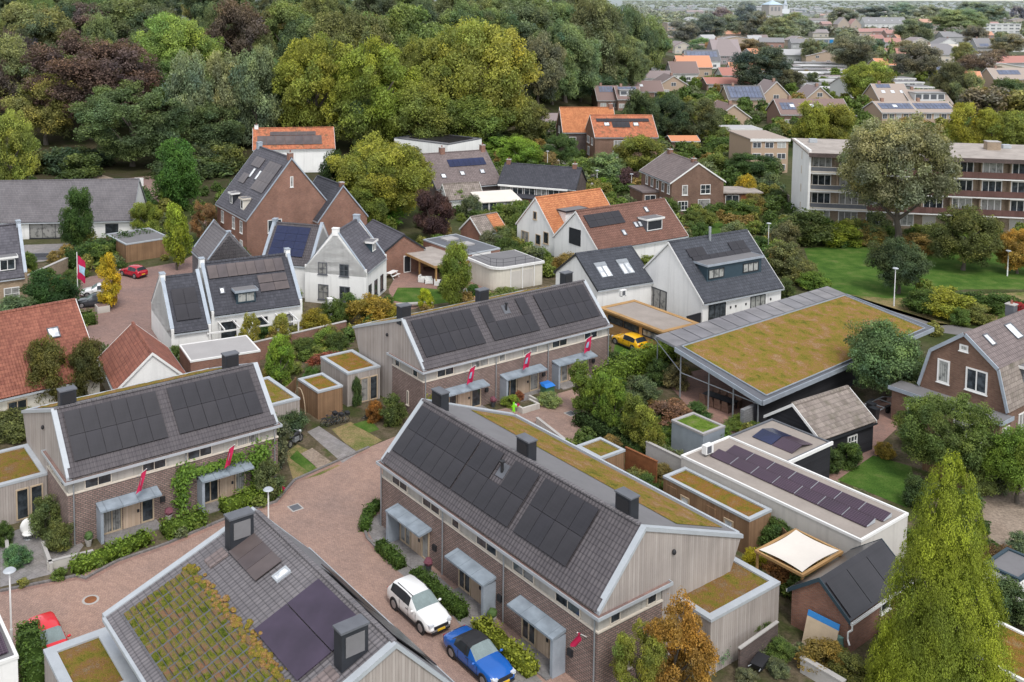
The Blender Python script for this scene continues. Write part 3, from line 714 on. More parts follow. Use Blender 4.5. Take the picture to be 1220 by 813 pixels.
def annexbox(name, label, O, az, w, l, z, **kw):
    n = Vector((O[0], O[1], z)); d = azv(az); e = Vector((-d.y, d.x, 0)); F = FPX
    def pix(p):
        c = RM @ (p - Z * CAMH); return (c.x / c.z * F + PCX, c.y / c.z * F + PCY)
    return flatbox(name, label, pix(n), None, None, z, az, dims=(w, l), **kw)[0]
d_, e_ = azv(GA), azv(GA - 90)
p = at(357, 474, 3) - d_ * 3.4
annexbox('flat_annex', 'small timber annex with a green roof at the right end of the left terrace', p, GA, 3.4, 5.6, 3.0, wm='timber', top='sedum_green')
p = Vector((-22.1, 62.06, 0)) + e_ * 5.0 - d_ * 7.02
rt = annexbox('flat_annex', 'timber annex with mossy roof and tall dark windows left of the left terrace', p, GA, 7, 5.4, 3.0, wm='timber', top='sedum_brown', rim='zinc_light')
for x in (4.9, 5.85): window(rt, (x, 0, .15), X, -Y, .85, 2.2, 1, 1, 'pale_timber', 'glass', .09, sill=False)
rt = FB('flat_annex', 'timber annex with orange sedum roof at the left end of the rear terrace', (414, 445), (379.7, 425.4), (453.4, 436.2), 3.05, az=56.3, wm='timber')[0]
for x in (1.3, 2.25): window(rt, (x, 0, .1), X, -Y, .85, 2.2, 1, 1, 'pale_timber', 'glass', .09, sill=False)
rt = FB('garden_shed', 'brown wooden shed with sedum roof and bicycles leaning on its front', (378.7, 466.6), (355.8, 451), (408, 459), 2.5, wm='warm_timber', rimw=.28)[0]
rt = FB('flat_annex', 'timber annex with reddish sedum roof at the near right corner of the middle terrace', (847, 738), (806, 714), (924, 693), 3.2, wm='timber', top='sedum_brown', dims=(6.0, 3.4), rimw=.38)[0]
MB().tube((6.1, .4, 2.2), (6.1, .4, 2.9), .1, .1, 8).build('downpipe_hopper', 'zinc_plain', rt)
FB('garden_shed', 'small square timber shed with green roof behind the middle terrace', (716, 546), (700, 541), (754, 543), 2.5, wm='warm_timber', dims=(2.5, 2.5), rimw=.22, top='sedum_green')
rt = FB('garden_shed', 'long wooden shed with bright orange sedum roof beside the white flat-roofed building', (893, 619), (790, 571), (910, 607), 2.5, wm='warm_timber', dims=(2.3, 7.1), rimw=.24)[0]
for y in (1.2, 4.8): window(rt, (0, y, 1.05), Y, -X, .75, .75, 1, 1, 'pale_timber', 'glass_sky', .1)
for y in (2.6, 5.9): MB().box(-.05, y, .05, 0, y + .8, 2.0).build('door', 'warm_timber', rt)
FB('garden_shed', 'pale metal-sided shed with a grass roof at the pavilion garden edge', (838, 517), (796, 506), (864, 511), 2.4, wm='zinc_plain', top='roof_grass', rim='light_membrane', dims=(2.6, 3.1), rimw=.2)
pD = at(50, 775, 3.0); dD = azv(-36)
rt = annexbox('flat_annex', 'timber annex with mossy roof and wide zinc edge at the bottom left', Vector((pD.x, pD.y, 0)) + azv(144) * 5, GA, 3.1, 5.0, 3.0, wm='timber', top='sedum_brown', rim='zinc_light', rimw=.5)
# ------------------------------------------------------------------ pavilion with the big sedum roof
A_, B_, C_, D_ = at(908, 478.5, 2.75), at(804.4, 414.4, 4.5), at(1008, 351, 3.9), at(1112, 391, 2.75)
E_, F_ = at(780, 401.5, 4.2), at(986, 342, 3.7)
O = Vector((A_.x, A_.y, 0)); w2 = lambda p: Vector(p) - O
r = thing('pavilion', 'open garden pavilion under a huge orange and green sedum roof', 'pavilion', O, 90)
MB().slab([w2(A_), w2(D_), w2(C_), w2(B_)], .32).build('roof', 'lead', r)
q = [w2(v) for v in (A_, D_, C_, B_)]; cen = sum(q, Vector()) / 4
q2 = [v + (cen - v) * f + Z * .035 for v, f in zip(q, (.075, .075, .045, .05))]
sheetgrid(q2, .35, .1).build('green_roof', 'sedum', r, True)
k = MB()
for a, b in ((0, 1), (1, 2), (3, 0)):
    d = (q[b] - q[a]).normalized(); n = Vector((d.y, -d.x, 0)); k.obox(q[a] - Z * .34 + n * .03, q[b] - q[a], n * .07, Z * .4)
for a, b in ((0, 1), (1, 2), (2, 3), (3, 0)):
    d = (q2[b] - q2[a]).normalized(); k.obox(q2[a], q2[b] - q2[a], Vector((d.y, -d.x, 0)) * .06, Z * .1)
k.build('roof_edge', 'zinc_plain', r)
pvr = MB().slab([w2(B_) + Z * .05, w2(C_) + Z * .05, w2(F_), w2(E_)], .12).build('canopy_roof', 'grey_metal', r)
n = 15; me = MB()
for i in range(n):
    a0, a1 = i / n + .002, (i + 1) / n - .002
    p = [w2(B_).lerp(w2(C_), a0), w2(B_).lerp(w2(C_), a1), w2(E_).lerp(w2(F_), a1), w2(E_).lerp(w2(F_), a0)]
    p = [v + Z * .1 for v in p]
    MB().slab(p, .03).build('solar_panel', 'panel_grey', r)
for f, g in ((.04, 0), (.38, 0), (.66, 0), (.93, 0)):
    p = w2(B_).lerp(w2(A_), f); MB().tube((p.x + .25, p.y, 0), (p.x + .25, p.y, p.z - .3), .07, .07, 8).build('post', 'grey_metal', r)
p0, p1 = w2(B_).lerp(w2(A_), .04), w2(B_).lerp(w2(A_), .93)
MB().tube((p0.x + .25, p0.y, 2.3), (p1.x + .25, p1.y, 2.3), .05, .05, 6).build('rail', 'grey_metal', r)
pe = w2(E_); MB().tube((p0.x + .25, p0.y, 2.4), pe - Z * .15, .045, .045, 6).build('brace', 'grey_metal', r)
MB().tube((pe.x + .3, pe.y, 0), (pe.x + .3, pe.y, pe.z - .12), .06, .06, 8).build('post', 'grey_metal', r)
dn = (q[1] - q[0]).normalized(); dn.z = 0; nn = Vector((-dn.y, dn.x, 0))
MB().obox(dn * .3 + nn * .7, dn * 24, nn * .2, Z * 2.3).build('back_wall', 'black_board', r)
MB().obox(-dn * 1.0 + nn * 1.0, dn * 5.6, nn * .35, Z * 1.9).build('garden_wall', 'grey_stone', r)
MB().obox(dn * 11 + nn * 1.2, nn * 7, dn * .2, Z * 2.3).build('inner_wall', 'warm_timber', r)
# dining furniture under the pavilion
tp = at(858, 483)
t = thing('dining_table', 'dark dining table under the pavilion roof', 'table', tp, 140)
MB().box(-1.5, -.5, .7, 1.5, .5, .76).build('table_top', 'dark_metal', t)
for x in (-1.35, 1.3):
    for y in (-.42, .37): MB().box(x, y, 0, x + .06, y + .06, .697).build('leg', 'dark_metal', t)
ch = thing('garden_chair', 'brown wicker chair along the table under the pavilion', 'chair', tp, 140, 'wicker chairs around the pavilion table')
MB().box(-.27, -.27, .1, .27, .27, .45).build('seat', 'brown_brick', ch)
MB().prism([(-.27, -.27, .453), (-.27, -.19, .453), (-.27, -.29, .98), (-.27, -.36, .98)], (.54, 0, 0)).build('backrest', 'brown_brick', ch)
for x in (-.33, .27): MB().box(x, -.27, 0, x + .06, .27, .66).build('armrest', 'brown_brick', ch)
dd, ee = azv(140), azv(50)
for i in range(4):
    for sgn in (1, -1):
        loc = tp + dd * (-1.1 + i * .75) + ee * (-.85 * sgn)
        if i == 0 and sgn == 1: ch.location = loc
        else: dup(ch, loc, radians(90 - 140) + (0 if sgn == 1 else pi))
# ------------------------------------------------------------------ houses of the middle ground
def P2(o, az, d): return (o[0] + sin(radians(az)) * d, o[1] + cos(radians(az)) * d)
# tall brick house
h = House('brick_house', 'tall red brick house with dormers, three roof windows and stepped-down side wing', P2((-21.9, 132.8), -30.2, 12.3), 149.8, 12.3, 13.2, 5.7, 13.6, 'red_brick', 'slate_tile', verge='zinc_plain', ov=.15)
h.win('f', [(x, z, 1.0, 1.7, 2, 2) for x in (2.0, 6.6, 9.6) for z in (.7, 3.4)])
h.win('r', [(3.0, .9, 2.1, 1.7, 2), (3.0, 3.5, 2.1, 1.8, 2), (6.4, 9.6, .45, 1.5)])
h.dormer(4.3, 1.0, 1.1, 1.5, nx=1, wallm='dark_metal'); h.dormer(8.6, 1.0, 1.1, 1.5, nx=1, wallm='cream_plaster', trim='cream_trim')
for x, s in ((3.9, 5.6), (6.2, 5.6), (9.6, 6.0)): h.sky('front', x, s, .9, 1.6)
for x, s, c, rr in ((7.2, 4.2, 4, 3), (2.2, 7.4, 3, 1), (1.9, 4.4, 2, 1)): h.pv('front', x, s, 1.1, 1.6, c, rr, 'panel_brown')
h.chim(11.9, .7, .7, 1.0); h.chim(.4, .7, .7, 1.0, mat='zinc_plain', pots=0, cap='zinc_plain')
h = House('brick_house', 'lower red brick gable joined to the right side of the tall brick house', P2(P2((-21.9, 132.8), 59.8, 10.0), -30.2, 7), 149.8, 8.4, 7.8, 4.6, 9.3, 'red_brick', 'dark_tile', verge='zinc_plain', ov=.1)
h.chim(8.0, .6, .6, .7, pots=0)
# white house with pergola
h = House('white_house', 'white house with brown solar panels and blue dormer behind the pergola garden', (-20.2, 99.7), 64.5, 9.9, 9.2, 3.2, 7.4, 'white_plaster', 'dark_tile', parapet=True, ov=.2)
h.pv('front', .55, 4.35, 1.05, 1.65, 8, 1, 'panel_brown', lift=.12); h.pv('front', 5.7, 3.1, 1.62, 1.0, 2, 1, 'panel_brown'); h.pv('front', 5.7, 2.05, 1.62, 1.0, 2, 1, 'panel_brown')
h.dormer(2.8, 1.0, 2.1, 1.25, fm='blue_trim', wallm='blue_trim', gm='glass_curtain', trim='zinc_plain'); h.sky('front', 1.35, 2.4, .55, .75)
h.chim(.14, .5, .7, .9, 'white_plaster', pots=0, cap='zinc_plain'); h.chim(9.75, .5, .7, .9, 'white_plaster', pots=0, cap='zinc_plain')
h.win('f', [(1.0, .2, 1.6, 2.1, 2), (4.2, .2, 1.8, 2.1, 2), (7.4, .9, 1.4, 1.3, 2)], fm='dark_metal')
h = House('white_house', 'narrow white wing with a black solar array facing the grey flat roof', (-23.35, 95.5), 64.5, 4.0, 10.2, 2.7, 6.9, 'white_plaster', 'dark_tile', parapet=True, ov=.15)
h.pv('front', .75, 1.3, 1.25, 1.9, 2, 2); h.chim(.2, .5, .8, .8, 'white_plaster', pots=0, cap='zinc_plain')
FB('garage', 'brick garage with a smooth grey flat roof beside the white wing', (227, 430), (205, 401), (282, 420.5), 2.7, az=64.5, wm='red_brick', top='light_membrane', rim='white_trim', rimw=.12, cat='garage', dims=(6.6, 4.6), bump=0, topdrop=.04)
gp = atY(300, 303, 118)
h = House('grey_roof_house', 'steep grey metal gable roof behind the white pergola house', (gp.x, gp.y), -26, 7, 5.6, 4.3, 7.4, 'light_grey_tile', 'light_grey_tile', parapet=True, ov=.1)
h.chim(.3, .5, .5, .7, 'zinc_plain', pots=0, cap='zinc_plain')
# white gable house facing us, its wing and outbuildings
h = House('white_house', 'white gable house with zinc copings facing the leafy garden', (-4.75, 112.4), 17.1, 7.5, 7.7, 4.1, 8.5, 'white_plaster', 'slate_tile', parapet=True, ov=.1)
h.win('l', [(1.7, 3.5, 1.15, 1.45, 2, 2), (4.4, 3.5, 1.15, 1.45, 2, 2), (1.7, .5, 1.3, 1.8, 2, 2), (4.4, .5, 1.3, 1.8, 2, 2)], fm='lead')
h.chim(.2, .55, .75, .8, 'white_plaster', pots=0, cap='white_trim'); h.chim(7.3, .55, .75, .9, 'zinc_plain', pots=0, cap='zinc_plain')
h.win('f', [(2.9, .5, 1.0, 1.9), (5.1, .5, 1.0, 1.9)], fm='dark_metal'); h.door('f', .8, 1.0, 2.3)
h.dormer(4.6, 1.5, 1.4, 1.2, nx=2, wallm='blue_trim', trim='white_trim')
h = House('white_house', 'white cross wing with a dark blue solar array', P2(P2((-4.75, 112.4), -72.9, 14.0), 17.1, 1.2), 107.1, 6.6, 7.6, 3.9, 7.9, 'white_plaster', 'grey_tile', parapet=True, ov=.1)
h.pv('front', .7, 1.1, 1.5, 1.02, 3, 4, 'panel_blue'); h.chim(.2, .5, .7, .8, 'zinc_plain', pots=0, cap='zinc_plain')
h = House('garage', 'brick garage with slate gable roof behind the white gable house', (2.2, 128.4), -27, 9.5, 6.0, 3.0, 5.0, 'red_brick', 'slate_tile', verge='dark_metal', ov=.15, cat='garage')
h.win('l', [(3.0, .05, 1.05, 2.25)], gm='dark_metal', sill=False)
rt = FB('garage', 'flat-roofed brick building with two roof lights beside the timber lean-to', (556, 303), (508, 278), (591, 289), 3.2, az=55, wm='red_brick', top='lead', rim='zinc_light', rimw=.15, cat='garage', dims=(5.6, 9.5), bump=0, topdrop=.05)[0]
for y in (3.3, 6.8): 
    k = MB().box(2, y, 3.1, 4.0, y + 1.6, 3.35).build('roof_light', 'light_membrane', rt)
MB().box(1.2, -.06, .1, 3.6, 0, 2.4).build('door', 'dark_metal', rt); MB().box(.9, -.05, 2.43, 4.0, 0, 3.0).build('door_panel', 'white_trim', rt)
r = thing('lean_to', 'timber lean-to shelter with flat grey roof over garden seats', 'shelter', at(519, 341), 60)
MB().box(-.3, -.2, 2.45, 6.2, 8.5, 2.62).build('roof', 'gravel_roof', r); MB().box(-.34, -.24, 2.35, 6.24, -.2, 2.66).box(-.34, -.2, 2.35, -.3, 8.5, 2.66).build('fascia', 'fresh_timber', r)
for x, y in ((0, 0), (0, 4), (0, 8), (6, 0)): MB().box(x, y, 0, x + .2, y + .2, 2.44).build('post', 'fresh_timber', r)
MB().box(.3, 8.2, 0, 6, 8.4, 2.4).build('back_wall', 'fresh_timber', r)
# red tiled houses on the left
h = House('red_roof_house', 'cream house with a red tiled roof and one square roof window at left', P2((-33.7, 79.3), 52.8, -12), 52.8, 20.4, 12.6, 3.0, 7.9, 'cream_plaster', 'red_tile', ov=.35)
h.sky('front', 17.2, 4.7, 1.0, 1.1); h.dormer(8.3, 2.2, 1.8, 1.3, nx=2); h.chim(10.0, .8, .6, .9)
h.win('f', [(12.6, .2, 1.6, 2.1, 2), (16.5, .2, 1.4, 2.1, 2)], fm='pale_timber')
h = House('red_roof_house', 'small cream gable outbuilding with red tiles near the brick plaza', P2((-24.7, 82.0), -26.2, 8.6), 153.8, 8.6, 5.9, 2.5, 5.15, 'cream_plaster', 'red_tile', ov=.3, gablem='white_plaster')
# modern long house, upper left
h = House('grey_roof_house', 'long low white house with pale grey tiled roof on a garden terrace', P2((-55.3, 143.9), 86.5, -10), 84, 24.2, 12, 2.9, 7.6, 'white_plaster', 'light_grey_tile', ov=.5, verge='grey_metal')
h.win('f', [(9.2, .1, 5.6, 2.3, 3), (20.2, .7, 1.9, 1.4)], fm='dark_metal'); h.sky('front', 15.4, 5.2, .7, .8)
FB('garage', 'small garage with dark flat roof and white edge by the ivy hedge', (150, 291), (134, 271), (186, 283), 2.6, az=52, wm='warm_timber', top='membrane', rim='zinc_light', rimw=.2, cat='garage', dims=(6.4, 7.2), bump=0)
h = House('yellow_brick_house', 'yellow brick house with white windows and grey roof at the left edge', P2((-44.4, 113.1), 60, -9.2), 60, 9.2, 9, 3.4, 8.6, 'yellow_brick', 'slate_tile', parapet=True, ov=.15)
h.win('f', [(6.6, .8, 1.7, 1.5, 2, 2), (4.0, .8, 1.7, 1.5, 2, 2)]); h.dormer(6.2, 1.0, 1.9, 1.5, nx=2, wallm='dark_metal'); h.chim(9.0, .5, .7, .7, 'zinc_plain', pots=0, cap='zinc_plain')
rt = annexbox('white_house', 'low white building with gridded solar panels in the bottom left corner', at(21, 781, 3.2) - azv(GA) * 5, GA, 5, 6, 3.2, wm='white_plaster', top='membrane', rim='white_trim', rimw=.12, bump=0, cat='house')
for c in range(4):
    for q in range(3): MB().obox((.4 + c * 1.08, .5 + q * 1.72, 3.2), (1.04, 0, 0), (0, 1.68, .12), (0, 0, .04)).build('solar_panel', 'panel_grid', rt)
# right of the rear terrace
h = House('white_house', 'white house with dark tiles and two pairs of roof windows with blind boxes', (21.5, 109.2), 63, 8.0, 8.0, 3.3, 6.3, 'white_plaster', 'blue_tile', ov=.25, verge='dark_metal')
for x in (1.4, 2.2, 4.6, 5.4): h.sky('front', x, 1.5, .72, 1.55, fm='zinc_light', blind=True)
h = House('white_house', 'white house with wide blue-grey dormer and black solar panels on slate tiles', (32.4, 105.8), 61.1, 12.4, 10.7, 3.0, 8.3, 'white_plaster', 'blue_tile', ov=.3, verge='white_trim')
b = h.dormer(2.0, 2.4, 8.6, 1.75, nx=0, wallm='blue_trim', trim='zinc_plain', d=2.6)
o, t, up, n = h.front
for x, w in ((2.2, 2.4), (7.6, 2.5)): window(h.root, o + t * x + up * 2.4 + Z * .25 , t, -Y, w, 1.1, 3, 1, 'dark_metal', 'glass_curtain', .1, sill=False, name='dormer_window')
h.pv('front', 1.6, 5.6, 1.3, 1.1, 2, 1); h.pv('front', 8.2, 5.6, 1.3, 1.1, 2, 1); h.pv('front', 1.8, 4.5, 1.3, 1.1, 7, 1)
MB().tube((6.0, 5.0, 7.8), (6.0, 5.0, 9.6), .16, .16, 10).build('flue', 'grey_metal', h.root)
h.win('f', [(.9, .1, 2.6, 2.35, 3), (7.4, .1, 2.4, 2.35, 3)], fm='dark_metal', gm='glass_curtain', sill=False)
h.win('l', [(1.0, .1, 4.2, 2.5, 4)], fm='dark_metal', sill=False)
for x in (4.2, 5.0, 6.6, 10.6): MB().box(x, -.08, 1.6, x + .16, 0, 1.85).build('wall_lamp', 'plastic_black', h.root)
rt = FB('carport', 'orange timber carport with flat roof above the yellow car', (790, 394), (728, 362), (822, 379), 2.75, az=58, wm='fresh_timber', top='warm_membrane', rim='fresh_timber', rimw=.12, cat='carport', dims=(4.6, 8.6), bump=0, topdrop=.05, over=.35)[0]
for y in (.6, 3.3, 5.6): window(rt, (0, y, 1.45), Y, -X, 2.2, .75, 1, 1, 'dark_metal', 'glass', .1, sill=False)
MB().box(.3, -.06, .05, 4.3, 0, 1.9).build('gate', 'dark_metal', rt)
def acunit(px, z, label, O=None, az=55):
    t = thing('air_conditioner', label, 'air conditioner', O or at(*px, z), az)
    MB().box(-.42, -.2, .08, .42, .2, .72).build('casing', 'white_trim', t)
    MB().box(-.3, -.215, .14, .18, -.203, .66).build('fan_grille', 'lead', t)
    for x in (-.35, .25): MB().box(x, -.18, 0, x + .1, .18, .077).build('foot', 'dark_metal', t)
acunit((742, 353), 2.76, 'white air conditioner unit on the orange carport roof')
acunit((843, 541), 3.0, 'white air conditioner unit on the corner of the long flat roof')
FB('flat_annex', 'white link building between the dark tiled house and the dormer house', (790, 340), (770, 330), (806, 334), 3.0, az=60, wm='white_plaster', top='membrane', rim='white_trim', rimw=.15, cat='annex', dims=(3.2, 4.5), bump=0)
h = House('brown_roof_house', 'white gable house with brown tiled roof and a boxy grey dormer', (25.0, 127.1), 58.6, 16.4, 8.8, 3.2, 7.4, 'white_plaster', 'brown_tile', ov=.25)
h.pv('front', .6, 3.5, 1.6, 1.02, 4, 2, 'panel_black'); h.dormer(9.6, 1.6, 3.0, 1.6, nx=1, wallm='lead', gm='dark_metal')
for x, s in ((5.4, 1.6), (8.2, 2.5), (9.0, 2.5), (11.6, 4.6)): h.sky('front', x, s, .65, .9)
h.win('l', [(3.1, 2.9, 2.3, 2.2, 1)], fm='dark_metal', gm='dark_metal', sill=False)
h = House('orange_roof_house', 'white gable house with a bright orange tiled roof and side dormer', (20.6, 135.9), 57, 12.5, 8.2, 3.1, 7.5, 'white_plaster', 'orange_tile', ov=.2)
h.win('l', [(3.6, 4.4, .8, 1.2), (5.9, 1.4, 1.1, 1.7), (4.2, .9, 1.1, 1.5), (1.0, .2, 1.7, 2.1, 2)], fm='pale_timber'); h.dormer(2.6, 1.2, 4.0, 1.9, nx=0, wallm='white_plaster', roofm='membrane', trim='dark_metal')
window(h.root, Vector((5.0, .45, 4.1)), X, -Y, .9, .9, 1, 1, 'dark_metal', 'glass', sill=False)
# pale building with a roof terrace
r = thing('terrace_building', 'low cream building with rounded corner and railed roof terrace', 'building', at(590, 349), 60)
arc = [(0, 6, 0), (0, 1.6, 0)] + [(1.6 - 1.6 * cos(a), 1.6 - 1.6 * sin(a), 0) for a in [pi / 2 * k / 6 for k in range(1, 7)]] + [(7.2, 0, 0), (7.2, 6, 0)]
MB().prism(arc, (0, 0, 2.75)).build('wall', 'cream_plaster', r)
cen = Vector((3.6, 3, 0)); big = [cen + (Vector(q) - cen) * 1.06 for q in arc]
MB().prism([q + Z * 2.753 for q in big], (0, 0, .3)).build('roof_edge', 'white_trim', r)
MB().prism([q * .985 + Vector((.06, .06, 3.056)) for q in map(Vector, arc)], (0, 0, .05)).build('roof_terrace', 'membrane', r)
k = MB(); rail = [Vector(q) + Z * 3.1 for q in arc[:-1]]
for q in rail[::2] + [rail[-1]]: k.tube(q, q + Z * .95, .02, .02, 4)
for zz in (.5, .95): k.path([q + Z * zz for q in rail], .02, 4)
for x in (3, 4.5, 6): k.tube((x, 0, 3.1), (x, 0, 4.05), .02, .02, 4)
k.build('railing', 'dark_metal', r)
for x in (2.2, 4.0, 5.8): MB().box(x, -.1, 0, x + .14, .02, 2.75).build('pillar', 'white_trim', r)
for x in (2.45, 4.25): MB().box(x, -.03, .1, x + 1.45, .0, 2.3).build('blind', 'pale_render', r)
t = thing('ladder', 'aluminium ladder leaning on the cream terrace building', 'ladder', at(556, 361), 60)
for x in (0, .42): MB().tube((x, 0, 0), (x, 1.5, 3.1), .035, .035, 6).build('rail', 'grey_metal', t)
for i in range(10): MB().tube((0, .14 + i * .14, .3 + i * .29), (.42, .14 + i * .14, .3 + i * .29), .02, .02, 5).build('rung', 'grey_metal', t)
# behind: cottages and sheds
h = House('cottage', 'long brown-roofed cottage with a solar array and two chimneys', (5.0, 167.5), 66, 12.8, 12.5, 3.4, 8.3, 'dark_brick', 'mauve_tile', ov=.3, verge='lead')
h.pv('front', 4.2, 4.7, 1.05, 1.75, 7, 1, 'panel_blue'); h.chim(4.0, .9, .8, 1.3); h.chim(12.2, .8, .9, 1.3)
for x, s in ((1.8, 2.3), (5.6, 2.6), (9.6, 2.7)): h.sky('front', x, s, .9, 1.0)
h.win('f', [(6.2, 1.3, 1.4, 1.3, 2)], fm='dark_metal')
h = House('dark_roof_house', 'low house with dark tiles and a long white band of windows', P2((15.8, 169.3), 112, 0), 112, 13.5, 8.5, 4.0, 6.8, 'dark_brick', 'dark_tile', ov=.25, verge='dark_metal')
h.win('f', [(.4 + i * 2.1, 2.3, 1.9, 1.3, 2) for i in range(5)]); h.chim(.6, .7, .7, 1.0); h.chim(12.4, .7, .7, 1.0)
MB().box(.1, -1.6, 0, 12, -.01, 2.2).build('lower_wall', 'red_brick', h.root); MB().slab([(0, -1.9, 2.15), (12.1, -1.9, 2.15), (12.1, 0, 2.5), (0, 0, 2.5)], .1).build('lower_roof', 'dark_tile', h.root)
MB().box(.0, -.5, 3.63, 12.2, -.02, 3.9).build('fascia_band', 'white_trim', h.root)
h = House('garden_shed', 'small brick shed with half grey and half orange roof tiles', (10.6, 139.9), 52, 5.0, 4.4, 2.1, 4.1, 'red_brick', 'weathered_tile', ov=.2, cat='shed')
o, t, up, n = h.front; MB().obox(o + t * 2.9 + n * .01, t * 2.2, up * h.ls, n * .03).build('orange_tiles', 'orange_tile', h.root)
h = House('garden_shed', 'small brick shed with weathered grey tiles below the brown cottage', at(533, 254), 72, 6.5, 4.5, 2.2, 4.4, 'white_plaster', 'weathered_tile', ov=.2, cat='shed'); h.win('f', [(3.8, .7, 1.2, 1.1, 2)])
r = thing('conservatory', 'white glazed conservatory with a pale sloping roof', 'conservatory', at(573, 257), 72)
MB().box(0, 0, 0, 7, 4, 2.2).build('wall', 'red_brick', r); MB().slab([(-.3, -.4, 2.25), (7.3, -.4, 2.25), (7.3, 4.2, 3.2), (-.3, 4.2, 3.2)], .12).build('roof', 'cloth_white', r)
for i in range(5): window(r, (.1 + i * 1.38, 0, .4), X, -Y, 1.3, 1.7, 1, 1, sill=False)
for i in range(2): window(r, (0, 1.9 - i * 1.6, .4), Y, -X, 1.5, 1.7, 1, 1, sill=False)
FB('white_house', 'modern white box house with black panels on a low grey roof by the wood', (534, 172), (493, 163), (574, 158), 5.4, az=40, wm='white_plaster', top='membrane', rim='lead', rimw=.3, cat='house', dims=(12, 15), bump=0)
rt = bpy.data.objects[[o.name for o in C.objects if str(o.get('label', '')).startswith('modern white box')][0]]
for i in range(2):
    for j in range(6): MB().box(2.0 + i * 4.4, 1.2 + j * 1.9, 5.42, 6.2 + i * 4.4, 3.0 + j * 1.9, 5.5).build('solar_panel', 'panel_black', rt)
# brown two-storey house on the corner
h = House('brown_house', 'brown brick two-storey house with mauve tiles and white windows', (42.0, 175.3), 169.7, 12.3, 9.4, 5.4, 8.5, 'brown_brick', 'mauve_tile', ov=.35, zb=5.4)
h.win('r', [(1.9, 3.2, 1.0, 1.7), (5.2, 3.3, 1.8, 1.6, 2, 2), (1.2, .6, 1.8, 1.6, 3, 2), (4.8, .3, 2.2, 2.1)]); h.win('f', [(2 + i * 2.2, 3.3, .9, 1.5) for i in range(5)] + [(8.0, .6, 1.4, 1.5, 2)])
h.chim(1.5, .9, .7, 1.0); h.chim(10.6, .7, .7, .8)
MB().box(2, -3.0, 0, 7.5, -.01, 2.8).build('side_annex', 'brown_brick', h.root); MB().box(1.8, -3.2, 2.803, 7.7, -.02, 3.05).build('annex_roof', 'mauve_tile', h.root); window(h.root, (7.5, -2.6, .5), Y, X, 2.0, 1.9, 2)
r = thing('garden_extension', 'low brick extension with grey lean-to roofs right of the brown house', 'annex', at(861, 248), 88)
MB().box(0, 0, 0, 6.5, 5, 2.6).build('wall', 'brown_brick', r); MB().box(-.3, -.4, 2.603, 6.9, 5.2, 2.8).build('roof', 'gravel_roof', r); window(r, (.4, 0, .4), X, -Y, 2.4, 1.9, 2)
MB().box(3.2, -.05, .2, 6.2, .0, 2.3).build('door', 'rust', r)
# orange roofs by the wood edge
h = House('orange_roof_house', 'brick semi-detached house with orange roof carrying six dark solar panels', (41.6, 217.3), 88, 14.0, 10.2, 5.5, 9.6, 'brown_brick', 'old_orange_tile', ov=.3)
h.win('f', [(4.2, 3.0, 2.6, 1.7, 3), (4.0, .3, 2.6, 2.2, 3), (10.0, 3.0, 2.2, 1.6, 2)]); h.win('l', [(2.2, 3.2, 2.4, 1.6, 3), (6.5, 3.2, 1.6, 1.6, 2), (3, .5, 1.8, 1.9, 2)])
h.pv('front', 1.0, 4.7, 1.5, 1.0, 8, 1, 'panel_black'); h.pv('front', 4.4, 2.9, 1.0, 1.75, 4, 1, 'panel_black'); h.sky('front', 2.6, 3.4, 1.2, 1.1); h.sky('front', 9.2, 3.4, 1.2, 1.1)
h = House('orange_roof_house', 'older brick house with a plain steep orange roof nearest the wood', (35.9, 226.5), 88, 12.5, 8.4, 5.4, 10.4, 'dark_brick', 'orange_tile', ov=.3); h.win('f', [(1.5, 2.4, 1.6, 1.7, 2)]); h.win('l', [(3, 4.5, 1.8, 1.6, 2)]); h.chim(12.0, .8, .8, 1.2)
h = House('white_house', 'white house with orange tiles and grey panels below the wood', tuple(at(302, 207)[:2]), 82, 16.6, 9.5, 5.0, 8.6, 'white_plaster', 'old_orange_tile', ov=.25, base=0)
h.pv('front', .8, 1.2, 1.9, 2.6, 7, 1, 'panel_brown'); h.pv('front', 3.4, 3.9, 1.9, 1.1, 5, 1, 'panel_brown'); h.sky('front', 3.2, 1.6, 1.3, 1.3); h.sky('front', 10.6, 1.8, 1.3, 1.3); h.win('f', [(5.6, 2.4, 2.0, 1.2, 2)], fm='grey_metal'); h.chim(.6, .8, .6, 1.0, 'white_plaster')
# black barn, long white building
rt, w_, l_ = FB('long_building', 'long white flat-roofed building with rows of gridded solar panels', (1026, 643), (820, 542), (1067, 618), 3.0, az=54.5, wm='pale_render', top='warm_membrane', rim='white_trim', rimw=.1, cat='building', dims=(5.5, 13.7), bump=0, topdrop=.12)
for rr in range(2):
    for c in range(7):
        o = Vector((1.7 + rr * 1.5, 12.5 - c * 1.7 - rr * .25, 2.93))
        MB().obox(o, (0, -1.64, 0), (1.02, 0, .24), (-.008, 0, .035)).build('solar_panel', 'panel_grid', rt)
        MB().prism([o + Vector((.1, -1.66, 0)), o + Vector((1.05, -1.66, 0)), o + Vector((1.05, -1.66, .27)), o + Vector((.1, -1.66, .06))], (0, .03, 0)).build('panel_bracket', 'zinc_light', rt)
wn = Vector((27.935, 58.089, 0)) + azv(54.5) * 5.53 + azv(-35.5) * 8.75
rt = annexbox('flat_annex', 'flat dark-edged wing with a ridge of tilted solar panels in front of the black barn', wn, 54.5, 5.5, 5.0, 2.95, wm='black_board', top='warm_membrane', rim='lead', rimw=.12, bump=0, cat='annex')
MB().box(-.02, -.16, 2.75, 5.6, -.045, 3.0).build('fascia', 'white_trim', rt)
